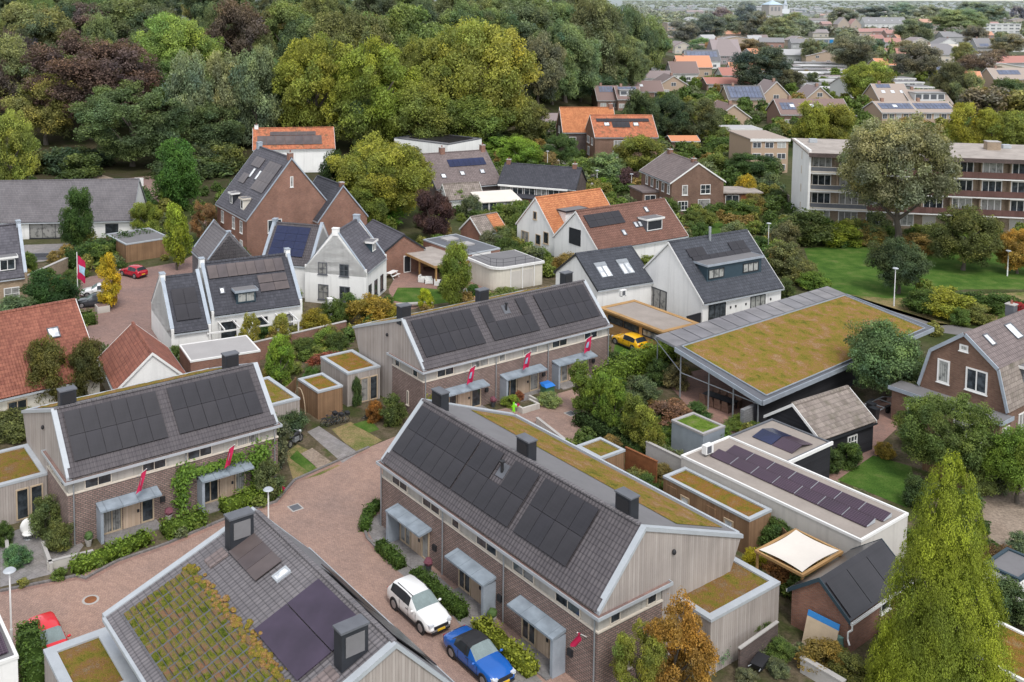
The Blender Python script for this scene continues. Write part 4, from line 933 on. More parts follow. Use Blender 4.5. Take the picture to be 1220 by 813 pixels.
for i in range(2):
    for j in range(2):
        o = Vector((1.5 + i * 1.32, .6 + j * 1.72, 2.88 if i == 0 else 3.17))
        MB().obox(o, (1.3, 0, .3 if i == 0 else -.3), (0, 1.66, 0), (0, 0, .035)).build('solar_panel', 'panel_blue' if j else 'panel_grid', rt)
h = House('black_barn', 'black timber barn with weathered grey tiles, white verges and small white window', (31.7, 73.2), 59, 6.7, 4.9, 2.4, 4.2, 'black_board', 'weathered_tile', ov=.2, gut='dark_metal', verge='white_trim', cat='barn')
h.win('f', [(3.4, .8, 1.2, 1.0, 3, 2)])
# brick shed by the conifer
h = House('brick_shed', 'brick shed with black solar roof and blue verge boards beside the conifer', (24.3, 51.6), 53.3, 6.5, 3.4, 2.15, 3.55, 'red_brick', 'panel_black', ov=.2, verge='blue_trim', cat='shed', gut='white_trim', ridge=False)
h.win('f', [(3.4, 1.1, 1.1, .8)])
MB().path([(-.12, -.3, 2.1), (-.12, -.3, 1.7), (-.2, -.12, 1.5), (-.2, -.12, 1.1), (-.32, -.3, .9)], .05, 6).build('downpipe', 'white_trim', h.root)
for x in (.05, 2.2, 4.35): MB().obox(h.front[0] + X * x + h.front[2] * .15 + h.front[3] * .03, X * 2.1, h.front[2] * 1.95, h.front[3] * .04).build('solar_panel', 'panel_black', h.root)
# gambrel house at right
G0 = Vector((48.1, 76.6, 0)); az = 54.7
r = thing('gambrel_house', 'brown brick house with a gambrel roof and tall white-framed windows', 'house', G0, az); L = 12
prof = [(0, 3.2), (.85, 6.45), (3.5, 8.55), (6.1, 6.45), (6.95, 3.2)]
MB().prism([(0, 0, 0), (0, 6.95, 0)] + [(0, y, z) for y, z in reversed(prof)], (L, 0, 0)).build('wall', 'brown_brick', r)
for (y0, z0), (y1, z1) in zip(prof, prof[1:]):
    d = Vector((0, y1 - y0, z1 - z0)); nn = Vector((0, -d.z, d.y)).normalized() * .16
    ext = d.normalized() * .06
    q = [Vector((-.15, y0, z0)) + nn - ext, Vector((L + .15, y0, z0)) + nn - ext, Vector((L + .15, y1, z1)) + nn + ext, Vector((-.15, y1, z1)) + nn + ext]
    MB().prism(q, nn * -1).build('roof', 'mauve_tile' if abs(d.z) < 2.6 else 'weathered_tile', r)
    MB().prism([(-.27, y0, z0 - .12), (-.27, y1, z1 - .12), Vector((-.27, y1, z1)) + nn * 1.2, Vector((-.27, y0, z0)) + nn * 1.2], (.12, 0, 0)).build('verge_board', 'zinc_plain', r)
for y, z, w, hh, nx in ((1.6, 4.0, 1.7, 1.9, 2), (4.6, 3.9, 1.0, 2.0, 1), (3.2, 7.1, .7, .55, 1)): window(r, (0, 6.95 - (6.95 - y - w), z) if 0 else (0, y, z), Y, -X, w, hh, nx, 1, 'white_trim', 'glass_curtain', .13)
fr = slopeframe((0, .85, 6.61), X, (0, 2.65, 2.1)); skylight(r, fr, 1.6, 1.6, .8, 1.1); skylight(r, fr, 5.6, 1.3, 1.2, 1.5); chimney(r, 9.5, 4.1, 8.2, .7, .7, 1.0, 'lead')
MB().box(-1.9, -.3, 0, -.01, 8.4, 2.75).build('front_annex', 'brown_brick', r); MB().box(-2.1, -.5, 2.753, -.02, 8.6, 2.98).build('annex_roof', 'membrane', r)
MB().box(-2.14, -.54, 2.7, -2.1, 8.64, 3.03).box(-2.1, -.54, 2.7, 0, -.5, 3.03).build('annex_fascia', 'zinc_plain', r)
window(r, (-1.9, 6.0, .8), Y, -X, 1.0, 1.5, 1); window(r, (-1.9, 1.0, .8), Y, -X, 2.2, 1.5, 3); window(r, (-1.5, -.3, .6), X, -Y, 1.2, 1.7, 2); window(r, (2.0, 0, .5), X, -Y, 1.3, 2.0, 2); window(r, (5.0, 0, .9), X, -Y, 1.3, 1.5, 2)
d = House.dormer
class Q: pass
q = Q(); q.root = r; q.front = slopeframe((0, .0, 3.3), X, (0, .85, 3.25)); House.dormer(q, 3.2, 1.0, 2.6, 1.7, d=1.2, wallm='lead')
# sail shade pergola
sp = at(955, 705, 0)
r = thing('shade_pergola', 'timber pergola with a stretched cream shade sail by the white building', 'pergola', (23.2, 55.2, 0), 54)
for x, y in ((0, 0), (4.0, 0), (0, 3.0), (4.0, 3.0)): MB().box(x - .06, y - .06, 0, x + .06, y + .06, 2.4).build('post', 'fresh_timber', r)
MB().box(-.15, -.12, 2.403, 4.15, .06, 2.56).box(-.15, 2.94, 2.403, 4.15, 3.12, 2.56).box(-.15, .063, 2.403, .0, 2.937, 2.56).box(4.0, .063, 2.403, 4.15, 2.937, 2.56).build('beam', 'fresh_timber', r)
rows = []
for i in range(13):
    a = i / 12; rows.append([])
    for j in range(13):
        b = j / 12; u, v = a - .5, b - .5
        s = 1 - .09 * (1 - (2 * v) ** 2) * abs(2 * u); s2 = 1 - .09 * (1 - (2 * u) ** 2) * abs(2 * v)
        rows[-1].append((2 + u * 3.9 * s, 1.5 + v * 2.9 * s2, 2.6 - .1 * (1 - (2 * u) ** 2) * (1 - (2 * v) ** 2)))
MB().grid(rows).build('sail', 'cloth_white', r, True)
# white lattice pergola in front of the white house
r = thing('pergola', 'white timber pergola with glass strips along the white house', 'pergola', (-20.0, 96.9, 0), 64.5)
for i in range(7): MB().box(.1 + i * 1.55, .0, 2.3, .22 + i * 1.55, 3.2, 2.46).build('rafter', 'white_trim', r)
MB().box(-.1, -.03, 2.15, 9.8, .1, 2.297).build('beam', 'white_trim', r)
for x in (.1, 4.7, 9.5): MB().box(x, -.03, 0, x + .14, .11, 2.147).build('post', 'white_trim', r)
# ------------------------------------------------------------------ apartment block
A0 = Vector((60.48, 145.5, 0)) ; A0 = Vector((64.0, 155.0, 0)); AH = 12.2
r = thing('apartment_block', 'four-storey apartment block with long brown balconies and white end wall', 'apartment block', A0, 101)
LB = 46
MB().box(0, 1.4, 0, LB, 13, AH - .5).build('wall', 'tan_brick', r)
MB().box(-.35, -.2, 0, -.003, 13.2, AH + .1).build('end_wall', 'white_plaster', r)
MB().slab([(-.6, -.8, AH - .3), (LB + .5, -.8, AH - .3), (LB + .5, 13.5, AH + .1), (-.6, 13.5, AH + .1)], .3).build('roof', 'gravel_roof', r)
MB().box(-.5, -.86, AH - .95, LB + .5, -.81, AH - .3).build('fascia', 'dark_brick', r)
for fl in range(4):
    z = .35 + fl * 2.9
    MB().box(0, -.15, z + 2.35, LB, 1.39, z + 2.55).build('balcony_slab', 'white_trim', r) if fl < 3 else None
    if fl > 0:
        MB().box(8.6, -.2, z - .32, LB, -.13, z + .62).build('balcony_front', 'purple_board', r)
        MB().box(0, -.2, z - .32, 8.5, -.13, z - .1).box(0, -.18, z + .55, 8.5, -.14, z + .62).build('balcony_rail', 'cream_trim', r)
        MB().box(.1, -.17, z - .1, 8.4, -.155, z + .55).build('balcony_glass', 'lead', r)
    for i in range(11):
        x = .5 + i * 4.15
        if fl == 0 and i > 3: window(r, (x, 1.4, .3), X, -Y, 2.0, 2.0, 1, 1, 'cream_trim', 'pale_render', .1); continue
        window(r, (x, 1.4, z + .1), X, -Y, 2.9, 1.95, 3, 1, 'white_trim', 'glass' if (i + fl) % 3 else 'glass_curtain', .14, sill=False)
    for i in range(12): MB().box(-.05 + i * 4.15, .3, z, .08 + i * 4.15, 1.37, z + 2.3).build('balcony_screen', 'tan_brick', r) if fl else None
for z in (1.6, 4.6, 7.6, 10): window(r, (-.35, 5.0, z), Y, -X, .4, 1.3, 1, 1, 'cream_trim', 'glass', .08, sill=False)
chimney(r, 29, 8, AH - .1, 2.0, 1.6, 1.3, 'tan_brick', 0); 
for x in (1.5, 8.5, 31, 40): MB().box(x, 9, AH, x + 1.2, 10, AH + .6).build('roof_vent', 'zinc_light', r)
# corner piece with sedum, bottom right
FB('garden_shed', 'brick shed with orange sedum roof in the bottom right corner', (1222, 812), (1190, 790), (1250, 790), 2.6, az=55, wm='red_brick', dims=(4, 3), rim='white_trim', rimw=.15)
FB('garden_shed', 'small white shed with blue roof edge at the right side of the conifer', (1215, 690), (1207, 685), (1240, 680), 2.3, az=55, wm='white_plaster', top='membrane', rim='blue_trim', dims=(3, 2), rimw=.15, bump=0)
# ------------------------------------------------------------------ vehicles
PROF = {'hatch': [(0, .38, .72, .76, .80, 0), (.015, .28, .84, .92, .93, 0), (.05, .24, .93, 1.0, .97, 0), (.15, .22, .95, 1.36, 1, 1), (.24, .22, .93, 1.45, 1, 1), (.42, .22, .91, 1.47, 1, 1), (.54, .22, .90, 1.41, 1, 1), (.70, .22, .88, .97, 1, 0), (.84, .22, .80, .89, .98, 0), (.94, .24, .68, .76, .9, 0), (.985, .28, .52, .58, .78, 0), (1, .34, .44, .48, .68, 0)],
        'suv': [(0, .42, .78, .82, .82, 0), (.015, .32, .92, 1.0, .94, 0), (.04, .28, 1.0, 1.08, .98, 0), (.11, .26, 1.02, 1.48, 1, 1), (.2, .26, 1.0, 1.57, 1, 1), (.42, .26, .98, 1.59, 1, 1), (.54, .26, .97, 1.52, 1, 1), (.70, .26, .95, 1.04, 1, 0), (.85, .26, .87, .97, .98, 0), (.94, .28, .74, .84, .92, 0), (.985, .32, .56, .64, .8, 0), (1, .38, .48, .53, .7, 0)],
        'cabrio': [(0, .38, .70, .74, .80, 0), (.015, .28, .80, .86, .93, 0), (.06, .24, .86, .94, .98, 0), (.17, .22, .88, .99, 1, 0), (.24, .22, .88, 1.24, 1, 1), (.33, .22, .87, 1.38, 1, 1), (.46, .22, .86, 1.41, 1, 1), (.52, .22, .85, 1.36, 1, 1), (.655, .22, .84, .94, 1, 0), (.84, .22, .78, .88, .98, 0), (.94, .24, .66, .76, .9, 0), (.985, .28, .52, .58, .78, 0), (1, .34, .44, .48, .68, 0)],
        'saloon': [(0, .38, .72, .78, .80, 0), (.015, .28, .84, .92, .93, 0), (.06, .24, .9, .98, .98, 0), (.13, .22, .92, 1.02, 1, 0), (.25, .22, .91, 1.33, 1, 1), (.34, .22, .9, 1.42, 1, 1), (.46, .22, .89, 1.44, 1, 1), (.55, .22, .88, 1.37, 1, 1), (.69, .22, .86, .96, 1, 0), (.84, .22, .79, .88, .98, 0), (.94, .24, .67, .75, .9, 0), (.985, .28, .52, .58, .78, 0), (1, .34, .44, .48, .68, 0)]}
def car(label, O, az, L, W, kind, col, roofmat=None, group=None, wheel=.325):
    r = thing('parked_car', label, 'car', O, az, group)
    S = PROF[kind]; secs = []
    for s, zb, bl, tp, wf, cab in S:
        x = (s - .5) * L; w = W / 2 * wf; wr = w * (.74 if cab else .86); k = min(1, (tp - bl) / .5)
        h = [(0, zb), (w * .88, zb), (w * .98, zb + .1), (w, zb * .5 + bl * .5), (w * .965, bl), (wr + (w - wr) * .1, tp - .07 * k - .01), (wr * .82, tp + .012), (0, tp + .03)]
        secs.append([Vector((x, y, z)) for y, z in h] + [Vector((x, -y, z)) for y, z in reversed(h[1:-1])])
    body, sideg, ws, rw, top = MB(), [MB(), MB()], MB(), MB(), MB(); n = len(secs[0])
    ci = [i for i, q in enumerate(S) if q[5]]
    for i in range(len(secs) - 1):
        a, b = secs[i], secs[i + 1]; both = S[i][5] and S[i + 1][5]
        for j in range(n):
            k = (j + 1) % n; f = (b[j], b[k], a[k], a[j])
            if j in (4, 9) and both: sideg[0 if j == 4 else 1].face(*f)
            elif j in (4, 9) and (S[i][5] or S[i + 1][5]): sideg[0 if j == 4 else 1].face(*f) if False else body.face(*f)
            elif j in (5, 6, 7, 8) and S[i][5] and not S[i + 1][5]: ws.face(*f)
            elif j in (5, 6, 7, 8) and not S[i][5] and S[i + 1][5]: (rw if not roofmat else top).face(*f)
            elif j in (5, 6, 7, 8) and both and roofmat: top.face(*f)
            else: body.face(*f)
    body.face(*secs[0]); body.face(*reversed(secs[-1]))
    bm = merge(body.mesh('body', 'paint', True)); bo = link('body', bm, r, col)
    for g in sideg: g.build('side_window', 'car_glass', r)
    for g, sgn in zip((0, 1), (1, -1)):           # pillars
        for ii in (ci[len(ci) // 2],):
            a = secs[ii][4 if sgn > 0 else 10]; b = secs[ii][5 if sgn > 0 else 9]
            MB().obox(a + Vector((-.05, sgn * .004, 0)), (.1, 0, 0), b - a, (0, sgn * .012, 0)).build('pillar', 'plastic_black', r)
    ws.build('windscreen', 'car_glass_bright', r)
    if roofmat: top.build('soft_top', roofmat, r, True)
    else: rw.build('rear_window', 'car_glass', r)
    for x in (-.30 * L, .315 * L):
        for sg in (1, -1):
            y = sg * (W / 2 - .19); yo = sg * (W / 2 + .012); ya, yb = (y, yo)
            t = MB().tube((x, y, wheel), (x, yo, wheel), wheel, wheel, 18).build('wheel', 'rubber', r)
            q = MB().tube((x, yo + sg * .001, wheel), (x, yo + sg * .015, wheel), wheel * .68, wheel * .6, 14)
            q.build('rim', 'chrome_rim', t)
            for a in range(5): pass
            MB().ring((x, sg * (W / 2 - .005), wheel + .01), (0, 1, 0), wheel * 1.08, .035, 18, 5).build('wheel_arch', 'plastic_black', r)
    zf = S[-3][2]; zr = S[1][2]
    for sg in (1, -1):
        MB().obox((L * .5 - .33, sg * W * .27, zf - .12), (.27, sg * -.03 + 0, 0), (0, sg * W * .17, 0), (0, 0, .16)).build('headlight', 'headlight_glass', r)
        MB().obox((-L * .5 - .005, sg * W * .26, zr - .14), (.16, 0, 0), (0, sg * W * .17, 0), (0, 0, .16)).build('tail_light', 'tail_red', r)
        MB().ball((L * .16, sg * (W / 2 + .09), S[6][2] + .05), .07, .11, .075).build('mirror', 'paint', r, True, col)
        MB().obox((-.02 * L, sg * (W / 2 + .002), .78), (.2, 0, 0), (0, sg * .02, 0), (0, 0, .03)).build('door_handle', 'plastic_black', r)
    MB().box(L * .5 - .16, -.5, .5, L * .5 + .012, .5, .64).box(L * .5 - .12, -.62, .26, L * .5 + .014, .62, .37).build('grille', 'plastic_black', r)
    for sg in (1, -1):
        m = MB()
        for x in (-.17, .03, .2): m.obox((x * L, sg * (W / 2 - .012), .34), (.012, 0, 0), (0, sg * .016, 0), (0, 0, S[6][2] - .36))
        m.build('door_gap', 'plastic_black', r); MB().obox((-.27 * L, sg * (W / 2 - .03), .2), (.56 * L, 0, 0), (0, sg * .04, 0), (0, 0, .12)).build('side_sill', 'plastic_black', r)
        if kind == 'suv': MB().tube((-.3 * L, sg * W * .33, S[4][3] + .0), (.05 * L, sg * W * .33, S[6][3] + .02), .025, .025, 6).build('roof_rail', 'plastic_black', r)
    MB().box(L * .5 - .02, -.26, .36, L * .5 + .03, .26, .47).build('number_plate', 'plate_yellow', r)
    MB().box(-L * .5 - .03, -.26, .52, -L * .5 + .02, .26, .63).build('number_plate', 'plate_yellow', r)
    MB().box(-L * .5 - .015, -.6, .3, -L * .5 + .05, .6, .42).build('bumper', 'plastic_black', r)
    return r
def merge(me):
    import bmesh
    b = bmesh.new(); b.from_mesh(me); bmesh.ops.remove_doubles(b, verts=b.verts, dist=.0005); bmesh.ops.recalc_face_normals(b, faces=b.faces)
    b.to_mesh(me); b.free()
    me.polygons.foreach_set('use_smooth', [True] * len(me.polygons)); return me
CAZ = 90 + 55.176
pw = (at(468.8, 726.6) + at(500.7, 754.4)) / 2
car('white compact suv with dark windows parked behind the blue convertible', pw + azv(GA) * .88, CAZ, 4.36, 1.8, 'suv', (.80, .80, .79), wheel=.35)
car('bright blue convertible with black soft top parked beside the yellow-green hedge', pw + azv(GA) * 1.05 + azv(CAZ) * 5.35, CAZ, 4.43, 1.77, 'cabrio', (.010, .105, .42), 'plastic_black')
py = (at(734.8, 409.8) + at(751.5, 419.7)) / 2
car('yellow hatchback parked on grass beside the orange carport', py + azv(58) * .85, 90 + 58 + 180, 4.05, 1.74, 'hatch', (.85, .47, .015))
car('red hatchback parked on the brick plaza before the ivy hedge', at(159, 329), 305, 3.9, 1.7, 'hatch', (.42, .012, .03))
car('dark grey saloon parked beside the yellow tree and flagpole', at(113, 364), 256, 4.5, 1.78, 'saloon', (.05, .055, .065))
car('white car half hidden behind the yellow plaza tree', at(118, 352), 256, 4.2, 1.75, 'hatch', (.75, .75, .75))
car('red car with a grey roof panel behind the timber annex at bottom left', at(57, 777), 145, 4.2, 1.78, 'hatch', (.68, .02, .03))
car('white car parked by the lawn at the wood edge', at(674, 122), 80, 4.2, 1.75, 'suv', (.75, .75, .75))
car('silver car parked before the houses beside the far pond-green lawn', at(697, 120), 80, 4.2, 1.75, 'hatch', (.4, .4, .42)) if 0 else None
# ------------------------------------------------------------------ flags, lamps, street things
def frontpt(H, u, z, y=-.05):
    return H.root.matrix_basis @ Vector((u, y, z))
bpy.context.view_layer.update()
for H, u, z, lab in ((HE, 4.6, 3.5, 'red flag with pale emblem above the first porch of the left terrace'), (HE, 11.0, 3.5, 'red flag with pale emblem beside the leafy climber'),
                     (HM, 4.3, 3.5, 'red flag rolled by wind, leftmost on the rear terrace'), (HM, 10.6, 3.5, 'red flag with a light blue middle at the centre of the rear terrace'), (HM, 18.1, 3.5, 'red flag with a light blue middle nearest the yellow car')):
    az = degrees(pi / 2 - H.root.rotation_euler.z)
    flagpole_flag(frontpt(H, u, z), az, lab, emblem='flag_blue' if H is HM else 'flag_pale')
flagpole_flag(frontpt(HC, 19.55, 2.9), 90 + 55.176, 'small dark red flag near the front corner of the middle terrace', 1.2, length=.8, wd=.6, emblem='flag_red')
fp = at(93, 367)
r = thing('flagpole', 'tall white flagpole flying a red flag by the plaza', 'flagpole', fp, 90)
MB().tube((0, 0, 0), (0, 0, 6.6), .07, .045, 8).build('pole', 'white_trim', r)
f = thing('flag', 'red flag with pale blue emblem hanging on the tall white flagpole', 'flag', fp + Z * 6.2, 90)
rows = [[(.06 + j * .17 + .05 * sin(i * 1.3 + j), .1 * sin(j * 1.5 + i * .6), -i * .3 - j * .13) for j in range(6)] for i in range(10)]
MB().grid(rows).build('cloth', 'flag_red', f, True)
for sg in (.012, -.012): MB().grid([[(x, y + sg, z) for x, y, z in rw[1:6]] for rw in rows[3:7]]).build('emblem', 'flag_blue', f, True)
def lamp(px, top, label, head='disc'):
    P = at(*px); h = max(3.2, zat(top[0], top[1], P))
    r = thing('street_lamp', label, 'street lamp', P, 90)
    MB().tube((0, 0, 0), (0, 0, h), .065, .045, 8).tube((0, 0, 0), (0, 0, 1.1), .085, .085, 8).build('pole', 'white_trim', r)
    k = MB().tube((0, 0, h - .02), (0, 0, h + .1), .12, .33, 14).tube((0, 0, h + .1), (0, 0, h + .18), .35, .26, 14).build('lamp_head', 'zinc_light', r)
for px, tp, lab in (((14, 772), (12, 682), 'white street lamp beside the road at the far left'), ((320, 640), (320, 598), 'street lamp showing just above the near tiled roof'), ((1065, 365), (1067, 321), 'white street lamp before the clipped ball tree'),
                    ((1200, 329), (1202, 300), 'white street lamp at the right end of the big lawn'), ((915, 300), (913, 267), 'street lamp behind the dormer house by the shrubs'), ((711, 228), (711, 204), 'street lamp at the street bend before the clipped hedge'),
                    ((752, 232), (746, 208), 'street lamp left of the brown two-storey house'), ((652, 208), (652, 181), 'white pole lamp beside the pale street'), ((682, 192), (683, 168), 'lamp post on the garden side of the pale street')):
    lamp(px, tp, lab)
r = thing('sign', 'white square park sign standing by the wood path', 'sign', at(166, 232), 90)
MB().box(-.05, 0, 0, .05, .06, 1.5).build('post', 'dark_metal', r); k = MB().box(-.8, -.06, 1.5, .8, 0, 3.1).build('board', 'white_trim', r); MB().box(-.25, -.075, 2.1, .25, -.061, 2.6).build('symbol', 'dark_metal', k)
for px, lab in (((332, 592), 'bright green warning figure of a child by the left hedge'), ((612, 491), 'bright green warning figure of a child before the rear terrace')):
    r = thing('warning_figure', lab, 'street figure', at(*px), 120); r.scale = (.75,) * 3
    k = MB().prism([(-.16, 0, 0), (-.04, 0, 0), (0, 0, .3), (.05, 0, 0), (.18, 0, 0), (.12, 0, .5), (.14, 0, .72), (.4, 0, .62), (.42, 0, .72), (.1, 0, .9), (.06, 0, .93), (-.06, 0, .93), (-.14, 0, .84), (-.3, 0, .55), (-.24, 0, .5), (-.12, 0, .66)], (0, .05, 0)).tube((0, .0, 1.04), (0, .05, 1.04), .13, .13, 10)
    k.build('figure', 'glossy_colour', r, col=(.25, .85, .02)); MB().prism([(.42, .01, .62), (.42, .01, 1.2), (.8, .01, 1.05)], (0, .02, 0)).build('pennant', 'flag_red', r)
for px, lab in (((78 + 0, 690), None),): pass
for i, (px, lab) in enumerate((((352, 605), 'square grey drain cover in the brick road by the left hedge'), ((108, 715), 'round brown manhole cover in the road'), ((680, 493), 'drain cover near the end of the rear brick court'))):
    r = thing('manhole_cover', lab, 'manhole cover', at(*px) + Z * .013, GA)
    (MB().tube((0, 0, 0), (0, 0, .012), .36, .36, 18) if i == 1 else MB().box(-.35, -.35, 0, .35, .35, .012)).build('cover', 'rust' if i == 1 else 'lead', r)
    (MB().tube((0, 0, -.004), (0, 0, .004), .5, .5, 18) if i == 1 else MB().box(-.45, -.45, -.004, .45, .45, .004)).build('rim', 'concrete', r)
# bicycles and a motorcycle
def bike(label, O, az, lean=.12, col=(.02, .03, .045)):
    r = thing('bicycle', label, 'bicycle', O, az); r.rotation_euler.x = lean
    for x in (-.52, .52):
        w = MB().ring((x, 0, .34), (0, 1, 0), .33, .022, 20, 5).build('wheel', 'rubber', r)
        k = MB()
        for a in range(8): k.tube((x, 0, .34), (x + .32 * cos(a * pi / 4), 0, .34 + .32 * sin(a * pi / 4)), .006, .006, 4)
        k.build('spokes', 'grey_metal', w)
    MB().path([(-.52, 0, .34), (-.08, 0, .3), (.36, 0, .82), (-.2, 0, .78), (-.08, 0, .3)], .025).path([(-.52, 0, .34), (-.2, 0, .78)], .018).path([(.52, 0, .34), (.36, 0, .9)], .022).build('frame', 'glossy_colour', r, col=col)
    MB().ball((-.22, 0, .93), .14, .08, .05).tube((-.2, 0, .78), (-.22, 0, .92), .016, .016, 5).build('saddle', 'plastic_black', r)
    MB().path([(.2, .28, 1.08), (.36, .1, 1.05), (.36, -.1, 1.05), (.2, -.28, 1.08)], .018).path([(.36, 0, .9), (.36, 0, 1.05)], .018).build('handlebar', 'plastic_black', r)
    MB().box(-.75, -.1, .7, -.35, .1, .73).build('luggage_rack', 'plastic_black', r); MB().box(.45, -.2, .78, .8, .2, 1.0).build('basket', 'plastic_black', r)
for i, (px, a, lab, c) in enumerate((((391, 506), 50, 'dark bicycle against the brown shed, nearest the path', (.02, .03, .05)), ((398, 507), 58, 'black bicycle in the middle of the row by the brown shed', (.03, .03, .035)), ((405, 505), 62, 'blue-grey bicycle at the right end of the row by the brown shed', (.05, .1, .14)), ((440, 497), 60, 'bicycle lying beside the rear terrace annex planting', (.05, .06, .06)))):
    bike(lab, at(*px), a, .15 if i < 3 else .9, c)
r = thing('motorcycle', 'dark motorcycle standing on the grass beside the olive shrub', 'motorcycle', at(352, 530), 30)
for x in (-.7, .7):
    w = MB().ring((x, 0, .31), (0, 1, 0), .25, .075, 18, 7).build('wheel', 'rubber', r); MB().tube((x, -.04, .31), (x, .04, .31), .2, .2, 14).build('rim', 'chrome_rim', w)
MB().ball((.12, 0, .86), .36, .17, .17).build('tank', 'plastic_black', r, True); MB().ball((-.42, 0, .84), .42, .15, .09).build('seat', 'plastic_black', r, True); MB().box(-.25, -.16, .3, .3, .16, .68).build('engine', 'grey_metal', r)
MB().path([(.7, .09, .31), (.45, .09, .95)], .03).path([(.7, -.09, .31), (.45, -.09, .95)], .03).path([(.35, .36, 1.05), (.45, 0, 1.0), (.35, -.36, 1.05)], .02).path([(-.7, .1, .31), (-.1, .1, .45)], .03).build('frame', 'chrome_rim', r); MB().ball((.62, 0, .9), .13, .12, .13).build('headlight', 'headlight_glass', r, True)
# garden things
r = thing('picnic_table', 'white picnic table on the patio by the white gable house', 'picnic table', at(467, 331), 30)
MB().box(-.9, -.4, .72, .9, .4, .77).build('table_top', 'white_trim', r)
for y in (-.75, .5): MB().box(-.9, y, .42, .9, y + .25, .46).build('bench', 'white_trim', r)
for x in (-.7, .65): MB().prism([(x, -.72, 0), (x, -.62, 0), (x, -.12, .717), (x, -.25, .717)], (.06, 0, 0)).prism([(x, .72, 0), (x, .62, 0), (x, .12, .717), (x, .25, .717)], (.06, 0, 0)).build('leg', 'white_trim', r)
sofa = None
for px, lab in (((503, 336), 'white cushioned garden seat, leftmost under the timber lean-to'), ((511, 338), 'white cushioned garden seat in the middle under the timber lean-to'), ((522, 340), 'white garden seat at the front right under the timber lean-to'), ((529, 342), 'dark garden seat at the right end under the timber lean-to')):
    c_ = (.7, .7, .68) if 'white' in lab else (.03, .03, .035)
    if sofa is None:
        sofa = r = thing('lounge_chair', lab, 'lounge chair', at(*px), 20)
        MB().box(-.4, -.4, .1, .4, .4, .42).build('seat', 'matte_colour', r, col=c_); MB().box(-.4, .25, .423, .4, .42, .85).build('backrest', 'matte_colour', r, col=c_)
        for x in (-.48, .4): MB().box(x, -.4, .05, x + .08, .4, .62).build('armrest', 'matte_colour', r, col=c_)
    else:
        q = dup(sofa, at(*px), random.uniform(0, 3), lab)
        for ch in q.children: ch.color = c_ + (1,)
r = thing('planter', 'pale brick planter with low shrubs on the plaza', 'planter', at(122, 371), 60); MB().box(-.7, -.7, 0, .7, .7, .75).build('box', 'pale_render', r); MB().box(-.6, -.6, .753, .6, .6, .8).build('soil', 'plaza_brick', r)
r = thing('garden_chair', 'white rounded garden chair among plants left of the left terrace', 'chair', at(33, 640), 60)
MB().ball((0, 0, .75), .48, .16, .55, 14, 9).build('backrest', 'white_trim', r, True); MB().ball((0, -.3, .42), .42, .4, .1, 14, 7).build('seat', 'white_trim', r, True); MB().tube((0, -.2, 0), (0, -.2, .4), .05, .05, 8).tube((0, -.2, 0), (0, -.2, .05), .3, .25, 12).build('base', 'grey_metal', r)
for px, az, L, lab in (((56, 668), 150, 2.9, 'low white concrete garden wall, long piece by the lamp'), ((84, 672), 62, 2.8, 'low white concrete garden wall, piece beside the hedge end'), ((8, 652), 155, 3.4, 'low white concrete garden wall at the far left edge')):
    r = thing('garden_wall', lab, 'garden wall', at(*px), az); MB().box(-L / 2, -.09, 0, L / 2, .09, .5).build('wall', 'pale_render', r); MB().box(-L / 2 - .01, -.11, .503, L / 2 + .01, .11, .55).build('coping', 'concrete', r)
for px, lab in (((632, 490), 'chevron-shaped pale stone planter before the rear terrace'), ((650, 480), 'pale stone planter holding white flowers before the rear terrace')):
    r = thing('planter', lab, 'planter', at(*px), 56); MB().box(-1, -.1, 0, 1, .1, .5).box(-1, .1, 0, -.8, 1.2, .5).box(.8, .1, 0, 1, 1.2, .5).build('wall', 'pale_render', r); MB().box(-.79, .11, .1, .79, 1.2, .42).build('soil', 'soil', r)
r = thing('waste_bin', 'green bin under a blue cover by the rear terrace porch', 'bin', at(652, 472), 56); MB().box(-.5, -.4, 0, .5, .4, 1.0).build('body', 'glossy_colour', r, col=(.04, .12, .06)); MB().prism([(-.58, -.48, 1.003), (.58, -.48, 1.003), (.5, -.1, 1.2), (-.5, -.1, 1.2)], (0, .6, .0)).build('cover', 'glossy_colour', r, col=(.02, .17, .55))
b0 = None
for px, lab in (((1037, 494), 'black wheeled bin beside the black barn, nearest the wall'), ((1041, 500), 'black wheeled bin at the corner of the black barn, in front')):
    if b0 is None:
        b0 = r = thing('waste_bin', lab, 'bin', at(*px), 60); MB().prism([(-.25, -.3, .08), (.25, -.3, .08), (.29, -.36, .98), (-.29, -.36, .98)], (0, .6, 0)).build('body', 'plastic_black', r); MB().box(-.31, -.38, .983, .31, .34, 1.06).build('lid', 'dark_metal', r)
        for x in (-.26, .22): MB().tube((x, .3, .1), (x + .04, .3, .1), .1, .1, 10).build('wheel', 'rubber', r)
    else: dup(b0, at(*px), label=lab)
r = thing('trailer', 'open grey boat trailer parked under the round tree', 'trailer', at(1052, 487), 55)
MB().path([(-2, -.7, .55), (1.2, -.7, .55), (2.4, 0, .5), (1.2, .7, .55), (-2, .7, .55), (-2, -.7, .55)], .06).path([(-1, -.7, .55), (-1, .7, .55)], .05).path([(.4, -.7, .55), (.4, .7, .55)], .05).path([(2.4, 0, .5), (3.2, 0, .45)], .06).build('frame', 'grey_metal', r)
for y in (-.85, .7): MB().tube((-.6, y, .3), (-.6, y + .16, .3), .3, .3, 14).build('wheel', 'rubber', r); 
for y in (-.9, .66): MB().box(-1.0, y, .62, -.2, y + .24, .68).build('mudguard', 'plastic_black', r)
r = thing('water_barrel', 'pale green rain barrel at the brick shed downpipe', 'water barrel', at(998, 775), 53)
